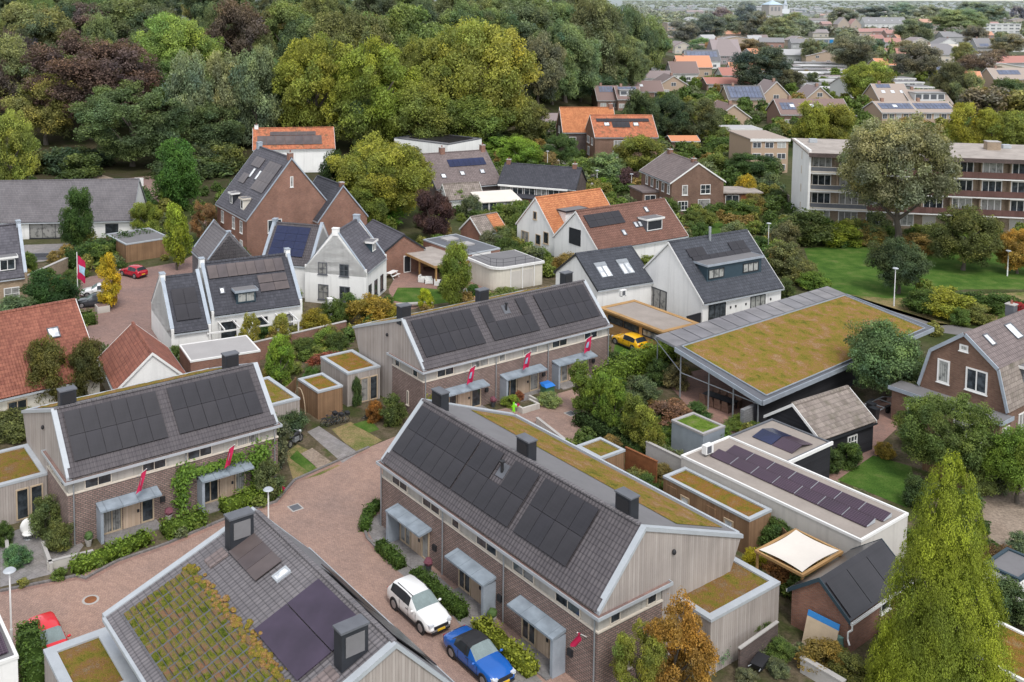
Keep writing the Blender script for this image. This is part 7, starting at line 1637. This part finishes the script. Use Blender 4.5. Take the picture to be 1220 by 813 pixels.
FH('tan house with solar panels at the right edge of the town', 1184, 1228, 106, 94, 82, 'e', 'tan', 'tan', 10, pv=(.2, .8, .4, .8, 5, 1), wins=4)
for i, (y, x0, x1) in enumerate(((79, 934, 1010), (83, 930, 1008), (87.5, 932, 1012), (92, 930, 1008), (97, 935, 1012), (102, 934, 1006), (107, 950, 1010), (112, 958, 1012))):
    n = 3; 
    for j in range(n):
        a = x0 + (x1 - x0) * j / n; b = x0 + (x1 - x0) * (j + .96) / n
        FF('low flat-roofed house in the tight white rows of bungalows', a, b, y + 2, y - 1.5, 9, 'grey', ('lgrey', 'grey', 'mauve', 'white')[(i * 2 + j) % 4], 1, 3, 'bungalow', 'bungalow', 'rows of flat-roofed bungalows')
for i, (y, x0, x1) in enumerate(((97, 1062, 1090), (102, 1065, 1100), (108, 1088, 1112))):
    FF(('farthest', 'middle one', 'nearest')[i] + ' of three flat grey and white blocks behind the solar terrace', x0, x1, y + 4, y - 2, 9, 'white', 'grey', 2, 4)
FF('long school building with bright blue wall panels', 966, 1032, 52, 41, 16, 'grey', 'tan', 1, 9, 'school_building', 'school', band='blue')
MBs = at(990, 52); r = bpy.data.objects['school_building']; MB().box(16, -.5, .3, 34, -.37, 3.2).build('blue_panel', 'matte_colour', r, col=(.01, .18, .42))
def tower():
    P = at(916, 22); w = 17 * P.y / FPX; zt = zat(916, 6, P); r = thing('church_tower', 'square beige church tower with a pale blue roof on the skyline', 'tower', P, 80); BOX.append((906, 928, 0, 22, P.y))
    MB().box(0, 0, 0, w, w, zt).build('wall', 'matte_colour', r, col=hz((.42, .36, .32), P.y * .6))
    MB().prism([(-1, -1, zt), (w + 1, -1, zt), (w + 1, w + 1, zt), (-1, w + 1, zt)], (0, 0, .5)).face((-1, -1, zt + .5), (w + 1, -1, zt + .5), (w / 2, w / 2, zt + 9)).face((w + 1, -1, zt + .5), (w + 1, w + 1, zt + .5), (w / 2, w / 2, zt + 9)).face((w + 1, w + 1, zt + .5), (-1, w + 1, zt + .5), (w / 2, w / 2, zt + 9)).face((-1, w + 1, zt + .5), (-1, -1, zt + .5), (w / 2, w / 2, zt + 9)).build('roof', 'matte_colour', r, col=(.42, .52, .60))
    for i in range(3): MB().box(w * (.15 + .27 * i), -.3, zt * .55, w * (.3 + .27 * i), 0, zt * .85).build('opening', 'matte_colour', r, col=(.2, .2, .21))
tower()
def spire():
    P = at(936, 18); r = thing('church_spire', 'small white church turret with a thin spire on the skyline', 'spire', P, 80); s = P.y / FPX; BOX.append((928, 944, 0, 18, P.y))
    MB().box(-5 * s, 0, 0, 5 * s, 8, 7 * s).build('base', 'matte_colour', r, col=(.6, .62, .64)); MB().box(-2.5 * s, 1, 7 * s, 2.5 * s, 6, 12 * s).build('lantern', 'matte_colour', r, col=(.5, .52, .55)); MB().tube((0, 3, 12 * s), (0, 3, 21 * s), 2.2 * s, .1, 8).build('spire', 'matte_colour', r, col=(.45, .5, .56))
spire()
FF('long pale blue hall with a light roof on the skyline', 959, 992, 15, 3, 40, 'pale', 'paleblue', 2, 7, 'hall', 'hall')
FF('long four-storey apartment row among trees at the wood end', 795, 834, 45, 26, 14, 'tan', 'mauve', 4, 9, 'apartment_block', 'apartment block')
FF('wide mauve-roofed building on the skyline right of the wood', 784, 830, 14, 2, 30, 'mauve', 'mauve', 2, 9, 'hall', 'hall')
FH('long white terrace with grey roof and small roof lights', 1030, 1080, 35, 28, 21, 'e', 'white', 'grey', 12, wins=8, skyl=5)
FH('pair of tan gables right of the school, left one', 998, 1012, 36, 29, 21, 'g', 'tan', 'mauve', 10, wins=2)
FH('pair of tan gables right of the school, right one', 1013, 1026, 36, 30, 23, 'g', 'tan', 'red', 10, wins=2)
FH('villa with a wide grey hipped roof among trees', 1106, 1150, 75, 65, 53, 'e', 'cream', 'grey', 16, hip=True, wins=5)
FH('white gabled villa behind the grey hipped villa', 1116, 1146, 60, 54, 46, 'g', 'white', 'grey', 12, wins=3)
FH('grey roofed house behind the villas', 1124, 1152, 50, 44, 38, 'e', 'grey', 'grey', 12)
FF('modern white flat building with stacked storeys at the right', 1172, 1216, 40, 25, 18, 'white', 'lgrey', 3, 6)
FH('orange-roofed house at the right of the skyline trees', 1098, 1122, 32, 28, 23, 'e', 'red', 'orange', 12)
FH('house with red roof beside the round green tree', 1056, 1068, 45, 40, 36, 'e', 'red', 'red', 8)
FH('grey roof with blue panels right of the villas', 1164, 1182, 64, 56, 46, 'e', 'grey', 'grey', 10, pv=(.2, .8, .1, .4, 2, 1))
FH('small red roof below the white flat building', 1168, 1184, 46, 42, 38, 'e', 'red', 'orange', 8)
FH('small white house with steep dark roof at right', 1206, 1220, 62, 54, 44, 'g', 'white', 'dark', 8, wins=2)
FH('grey house between trees above the bungalows', 1106, 1124, 92, 84, 79, 'e', 'grey', 'dark', 8, pv=(.1, .9, .1, .9, 2, 2))
FH('dark low house with rust walls by the wood corner', 641, 676, 158, 148, 136, 'e', 'mauve', 'mauve', 8, wins=2, floors=1)
FH('orange-roofed small shed behind the brown corner house', 800, 832, 176, 172, 165, 'e', 'brown', 'orange', 5, wins=2, floors=1, chim=False, name='garden_shed', cat='shed')
# named trees of the town
def FT2(kind, x, yb, yt, w, col, label, **k):
    P = at(x, yb); return T(kind, x, yb, yt, w, col, label, name=k.pop('name', 'town_tree'), **k)
for q in (('broad', 906, 110, 54, 66, (.045, .065, .03), 'big dark round tree beside the bungalow rows'), ('broad', 940, 112, 84, 34, (.08, .075, .035), 'brown-green tree right of the big dark tree'), ('broad', 1033, 124, 72, 54, (.15, .17, .02), 'large yellow-green oval tree beside the tan solar terrace'),
          ('oval', 966, 178, 120, 46, (.17, .18, .02), 'yellow-green tree before the apartment block, left one of two'), ('oval', 996, 178, 124, 52, (.14, .16, .022), 'yellow-green tree before the apartment block, right one of two'),
          ('oval', 1150, 180, 122, 46, (.2, .19, .02), 'golden green tree behind the apartment roof, leftmost'), ('oval', 1180, 182, 130, 44, (.17, .18, .022), 'golden green tree behind the apartment roof, middle'), ('oval', 1210, 184, 132, 46, (.16, .16, .03), 'golden green tree behind the apartment roof, rightmost'),
          ('broad', 1130, 130, 76, 38, (.06, .065, .022), 'dark olive conical tree behind the solar terrace'), ('broad', 1152, 132, 84, 34, (.13, .14, .06), 'pale feathery tree beside the dark conical one'), ('broad', 1204, 146, 92, 54, (.06, .085, .025), 'large dark green tree at the right edge below the tan house'),
          ('broad', 1214, 152, 116, 40, (.10, .12, .05), 'grey-green tree at the far right edge'), ('broad', 1018, 84, 42, 56, (.12, .125, .05), 'wide olive tree behind the bungalows'), ('farcon', 1060, 88, 45, 24, (.11, .12, .025), 'narrow yellow-green conifer behind the bungalows'),
          ('broad', 1092, 96, 50, 52, (.09, .095, .045), 'big grey-green tree before the villas'), ('broad', 1088, 54, 22, 42, (.075, .095, .03), 'round dark green tree beside the long white terrace'), ('big', 1142, 44, 10, 62, (.13, .14, .03), 'wide spreading olive tree on the right skyline'),
          ('broad', 1170, 100, 62, 50, (.10, .08, .05), 'brownish tree clump right of the villas'), ('oval', 1165, 102, 80, 16, (.035, .05, .02), 'small dark conifer in the brownish clump'), ('broad', 966, 76, 46, 24, (.09, .115, .03), 'pointed green tree by the far sports lawn'),
          ('broad', 1200, 66, 40, 40, (.13, .12, .05), 'pale olive tree at the right edge of the town'), ('broad', 1148, 80, 52, 30, (.16, .16, .03), 'small yellow-green tree beside the villas'), ('broad', 1162, 60, 30, 26, (.11, .11, .06), 'grey tree beside the modern white building'),
          ('broad', 836, 64, 46, 28, (.09, .15, .025), 'bright green hedge-like tree above the orange roof'), ('broad', 844, 70, 50, 12, (.28, .13, .04), 'small orange autumn tree left of the dark hipped roof'), ('broad', 896, 72, 46, 40, (.14, .115, .035), 'brown-olive tree right of the dark hipped roof'),
          ('broad', 958, 92, 88, 1, GRN, 'x'), ('oval', 968, 104, 86, 16, (.06, .09, .03), 'small green tree between the bungalow rows'), ('shrub', 850, 130, 110, 34, (.12, .17, .04), 'light green garden shrubs before the blue solar roof'), ('shrub', 842, 140, 122, 30, (.06, .09, .03), 'dark garden shrubs left of the tan gable house'),
          ('shrub', 925, 145, 133, 24, (.07, .10, .03), 'hedge shrubs below the tan brick gables'), ('shrub', 1045, 150, 136, 30, (.08, .13, .03), 'green shrubs left of the solar terrace'), ('broad', 1212, 26, 8, 16, (.07, .045, .05), 'dark purple tree at the right edge of the skyline')):
    if q[-1] != 'x': FT2(*q)
for i, (x, yb, yt, w, c) in enumerate(((812, 52, 24, 36, 0), (842, 50, 18, 46, 2), (872, 46, 17, 40, 1), (898, 48, 12, 36, 4), (926, 50, 22, 44, 3), (952, 46, 22, 38, 0), (858, 34, 10, 30, 6), (888, 30, 2, 26, 2), (945, 34, 14, 30, 5), (1004, 30, 10, 34, 2), (1044, 24, 6, 40, 1), (1074, 22, 4, 36, 0), (1105, 26, 6, 34, 1), (1180, 30, 6, 34, 2), (1160, 22, 3, 40, 0), (828, 74, 52, 26, 2), (1010, 62, 40, 30, 1), (1075, 72, 48, 34, 3), (1042, 66, 46, 26, 2), (1186, 84, 60, 30, 6))):
    FT2('broad', x, yb, yt, w, ((.075, .095, .035), (.11, .125, .045), (.055, .08, .035), (.14, .14, .04), (.09, .08, .04), (.18, .165, .03), (.08, .06, .045))[c], 'tall tree in the belt of trees behind the nearer town houses', group='tree belt behind the nearer town')
# the rest of the town: trees and roofs too far to be told apart
def clear(x, w, yt, yb, Yd):
    return all(not (x + w * .4 > b[0] and x - w * .4 < b[1] and ((Yd < b[4] + 1 and yt < b[3] - .25 * (b[3] - b[2]) and yb > b[2]) or abs(Yd - b[4]) < 9)) for b in BOX)
rnd = random.Random(11); cols = ((.085, .105, .04), (.11, .125, .05), (.065, .09, .04), (.14, .14, .045), (.10, .085, .05), (.16, .155, .04), (.08, .06, .045))
NAMED = list(BOX)
k = 0
for i in range(520):
    if k > 190: break
    yb = rnd.choice((rnd.uniform(50, 125), rnd.uniform(30, 75), rnd.uniform(8, 30), rnd.uniform(5, 20))); x = rnd.uniform(800, 1215); P = at(x, yb); wp = rnd.choice((10, 12, 15, 26, 34)) * rnd.uniform(.85, 1.1) * FPX / P.y
    if not clear(x, wp, yb - 9 * FPX / P.y, yb, P.y): continue
    hh = 7.5 * FPX / P.y
    FH('one of the small distant gabled houses among the town trees', x - wp / 2, x + wp / 2, yb, yb - hh * .6, yb - hh, rnd.choice('eeg'), rnd.choice(('white', 'tan', 'cream', 'red', 'grey')), rnd.choice(('mauve', 'grey', 'brown', 'orange', 'lgrey', 'red')), 9, wins=3, floors=2, chim=False, group='distant houses among the town trees', skew=rnd.uniform(-20, 20)); k += 1
n = 0
for band, (y0, y1, cnt) in enumerate(((84, 160, 40), (58, 84, 60), (44, 58, 60), (33, 44, 60), (24, 33, 60), (16, 24, 50), (9, 16, 40))):
    for i in range(cnt):
        yb = rnd.uniform(y0, y1); x = rnd.uniform(778 if yb < 70 else 860, 1228); P = at(x, yb)
        if P.x < wood_edge(P.y) + 26 and P.y < 640: continue
        h = rnd.uniform(7, 13); w = h * rnd.uniform(.8, 1.25); yt = yb - h * FPX / P.y; wp = w * FPX / P.y
        if not clear(x, wp, yt, yb, P.y): continue
        c = rnd.choice(cols); n += 1
        if n > 255: continue
        plant('far', P, w, h, c, 'one of the many distant round trees between the roofs of the town', group='distant trees of the town', name='town_tree', trunk=P.y < 700)
# the last trees before the horizon, one mass
def crown_mass(name, items, kind, nleaf, seed=1):
    "many plants as ONE mesh: items = (position, width, height, colour)"
    g = np.random.default_rng(seed); src = []
    for me in K[kind]:
        c = np.empty(len(me.vertices) * 3, 'f'); me.vertices.foreach_get('co', c); c = c.reshape(-1, 3)
        t = np.empty(len(me.polygons), 'i'); me.polygons.foreach_get('loop_total', t); lv = np.empty(len(me.loops), 'i'); me.loops.foreach_get('vertex_index', lv); q = lv.reshape(-1, 4) if (t == 4).all() else lv[:(t == 4).sum() * 4].reshape(-1, 4)
        src.append(c[q])
    VS, CS = [], []
    for k, (p, w, h, col) in enumerate(items):
        s = src[k % len(src)]; s = s[g.choice(len(s), min(nleaf, len(s)), replace=False)]
        cen = s.mean(1, keepdims=True); s = cen + (s - cen) * (len(src[k % len(src)]) / len(s)) ** .45
        a = g.uniform(0, 6.28); c, n_ = np.cos(a), np.sin(a)
        v = np.stack([(s[..., 0] * c - s[..., 1] * n_) * w + p[0], (s[..., 0] * n_ + s[..., 1] * c) * w + p[1], s[..., 2] * h + p[2]], -1)
        VS.append(v.reshape(-1, 3)); CS.append(np.repeat(np.array([[*col, 1.]]), len(s) * 4, 0))
    V = np.concatenate(VS); n = len(V) // 4; me = bpy.data.meshes.new(name); me.vertices.add(len(V)); me.vertices.foreach_set('co', V.astype('f').ravel()); me.loops.add(len(V)); me.loops.foreach_set('vertex_index', np.arange(len(V), dtype='i'))
    me.polygons.add(n); me.polygons.foreach_set('loop_start', np.arange(n, dtype='i') * 4); me.update(calc_edges=True)
    me.color_attributes.new('shade', 'FLOAT_COLOR', 'POINT').data.foreach_set('color', np.repeat(np.concatenate([g.uniform(.8, 1.2, (n, 1)).repeat(3, 1), np.ones((n, 1))], 1), 4, 0).astype('f').ravel())
    me.color_attributes.new('tint', 'FLOAT_COLOR', 'POINT').data.foreach_set('color', np.concatenate(CS).astype('f').ravel())
    me.materials.append(MT['leaf_tint']); o = link(name, me); o['kind'] = 'stuff'; return o
rnd = random.Random(31); it = []
for i in range(3000):
    yb = 1.6 + 48 * rnd.random() ** 1.7; x = rnd.uniform(740, 1235); P = at(x, yb)
    h = rnd.uniform(7, 13); w = h * rnd.uniform(.9, 1.4) * max(1, P.y / 2500)
    if (P.x < wood_edge(P.y) + 20 and P.y < 640) or not clear(x, w * FPX / P.y, yb - h * FPX / P.y, yb, P.y): continue
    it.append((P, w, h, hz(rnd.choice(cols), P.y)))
crown_mass('far_wood', it, 'far', 150)
# ------------------------------------------------------------------ garden planting between the houses
FOOT = []
bpy.context.view_layer.update()
for o in list(C.objects):
    if o.parent is None and o.type == 'EMPTY' and o.get('category') in ('house', 'terrace house', 'garage', 'shed', 'building', 'annex', 'carport', 'barn', 'shelter', 'pavilion', 'apartment block', 'bungalow', 'conservatory', 'school', 'car', 'white post'):
        c = [ch for ch in o.children if ch.type == 'MESH']
        if not c: continue
        v = [Vector(b) + ch.location for ch in c for b in ch.bound_box]
        x0, x1, y0, y1 = min(q.x for q in v), max(q.x for q in v), min(q.y for q in v), max(q.y for q in v)
        if o['category'] == 'car': y0 -= 3
        rz = o.rotation_euler.z; FOOT.append((o.location.x, o.location.y, cos(rz), sin(rz), x0, x1, y0, y1))
PAVED = []
for o in C.objects:
    if o.get('kind') == 'structure' and o.name.split('.')[0] in ('road', 'plaza', 'path', 'street', 'lawn', 'patio', 'yard', 'garden_path', 'pavement', 'verge', 'gravel', 'front_garden', 'grass'):
        PAVED.append([(v.co.x, v.co.y) for v in o.data.vertices])
PAVED.append([tuple(at(*q)[:2]) for q in ((960, 565), (1040, 530), (1110, 550), (1110, 640), (1040, 610))])
def inpoly(x, y, p):
    c = False; j = len(p) - 1
    for i in range(len(p)):
        if (p[i][1] > y) != (p[j][1] > y) and x < (p[j][0] - p[i][0]) * (y - p[i][1]) / (p[j][1] - p[i][1]) + p[i][0]: c = not c
        j = i
    return c
def freespot(x, y, m):
    for ox, oy, cs, sn, x0, x1, y0, y1 in FOOT:
        a, b = (x - ox) * cs + (y - oy) * sn, -(x - ox) * sn + (y - oy) * cs
        if x0 - m < a < x1 + m and y0 - m < b < y1 + m: return False
    return not any(inpoly(x, y, p) for p in PAVED)
rnd = random.Random(21); used = []; CAND = []
PALETTE = ((.09, .13, .03), (.06, .095, .025), (.12, .15, .035), (.05, .08, .022), (.15, .15, .04), (.10, .12, .06), (.18, .13, .045), (.075, .11, .03))
def scatter(x0, x1, y0, y1, tries, size, label, group, sep=1.0, hmul=(.6, 1.1)):
    n = 0
    for i in range(tries):
        P = at(rnd.uniform(x0, x1), rnd.uniform(y0, y1)); w = rnd.uniform(*size)
        if not freespot(P.x, P.y, w * .35) or any(hypot(P.x - a, P.y - b) < (w + c) * .36 * sep for a, b, c in used): continue
        used.append((P.x, P.y, w)); n += 1
        CAND.append((w * FPX / P.y, P, w, w * rnd.uniform(*hmul), rnd.choice(PALETTE), label, group))
    return n
scatter(560, 930, 165, 330, 900, (2.0, 4.2), 'garden shrub among the houses between the wood and the apartment block', 'garden shrubs among the middle houses')
scatter(0, 560, 225, 480, 700, (1.3, 3.0), 'garden shrub around the houses of the left half', 'garden shrubs of the left gardens')
scatter(640, 900, 400, 700, 500, (.8, 2.0), 'low garden plant between the pavilion and the terraces', 'low plants of the centre gardens', 1.0, (.5, .9))
scatter(880, 1220, 440, 813, 500, (.9, 2.4), 'garden shrub in the gardens at the lower right', 'garden shrubs of the right gardens', 1.0, (.5, .9))
scatter(760, 1220, 90, 175, 700, (3, 6), 'garden shrub between the houses of the nearer town', 'garden shrubs of the nearer town')
scatter(930, 1220, 255, 300, 160, (2, 4), 'shrub along the foot of the apartment block', 'shrubs along the apartment block')
scatter(1060, 1220, 350, 400, 90, (1.6, 3.4), 'shrub in the planted strip below the big lawn', 'shrubs in the strip below the lawn')
scatter(0, 330, 560, 700, 160, (.6, 1.3), 'low plant in the front gardens of the left terrace', 'low plants before the left terrace', 1.1, (.5, .9))
CAND.sort(key=lambda q: -q[0])
for q in CAND[:165]: plant(rnd.choice(('shrub', 'shrub', 'low')), q[1], q[2], q[3], q[4], q[5], group=q[6], trunk=False)
crown_mass('garden_planting', [(q[1], q[2], q[3], q[4]) for q in CAND[165:]], 'shrub', 700, 3)
# ------------------------------------------------------------------ light, sky, camera
def world():
    w = bpy.data.worlds.new('World'); bpy.context.scene.world = w; w.use_nodes = True
    t = w.node_tree; bg = t.nodes['Background']
    sky = t.nodes.new('ShaderNodeTexSky'); sky.sky_type = 'NISHITA'; sky.sun_disc = False
    sky.sun_elevation = radians(SUN_EL); sky.sun_rotation = radians(SUN_ROT); sky.air_density = 1.0; sky.dust_density = 1.0; sky.ozone_density = 1
    hs = t.nodes.new('ShaderNodeHueSaturation'); hs.inputs['Saturation'].default_value = .25; hs.inputs['Value'].default_value = 1.95
    t.links.new(sky.outputs[0], hs.inputs['Color']); t.links.new(hs.outputs[0], bg.inputs[0]); bg.inputs[1].default_value = SKY
SUN_EL, SUN_ROT, SKY, SUN = 56, 165, .15, 1.9
world()
l = bpy.data.lights.new('sun', 'SUN'); l.energy = SUN; l.angle = radians(16); l.color = (1, .96, .9)
so = bpy.data.objects.new('sun', l); C.objects.link(so)
sd = Vector((sin(radians(SUN_ROT)) * cos(radians(SUN_EL)), cos(radians(SUN_ROT)) * cos(radians(SUN_EL)), sin(radians(SUN_EL))))
so.rotation_euler = sd.to_track_quat('Z', 'Y').to_euler(); so.location = (0, 0, 60)
cam = bpy.data.cameras.new('camera'); co = bpy.data.objects.new('camera', cam); C.objects.link(co)
cam.sensor_fit = 'HORIZONTAL'; cam.sensor_width = 36; cam.lens = FPX / 1220 * 36; cam.shift_x = (610 - PCX) / 1220; cam.shift_y = -(406.5 - PCY) / 1220
cam.clip_end = 120000; cam.clip_start = .5
rx, ry, rz = Vector(RM[0]), Vector(RM[1]), Vector(RM[2])
co.matrix_world = Matrix(((rx.x, -ry.x, -rz.x, 0), (rx.y, -ry.y, -rz.y, 0), (rx.z, -ry.z, -rz.z, CAMH), (0, 0, 0, 1)))
sc = bpy.context.scene; sc.camera = co
sc.view_settings.view_transform = 'Standard'; sc.view_settings.look = 'None'; sc.view_settings.exposure = 0; sc.view_settings.gamma = 1
sc.cycles.max_bounces = 6; sc.cycles.diffuse_bounces = 3; sc.cycles.glossy_bounces = 2; sc.cycles.transmission_bounces = 2; sc.cycles.use_denoising = True
sc.cycles.caustics_reflective = False; sc.cycles.caustics_refractive = False
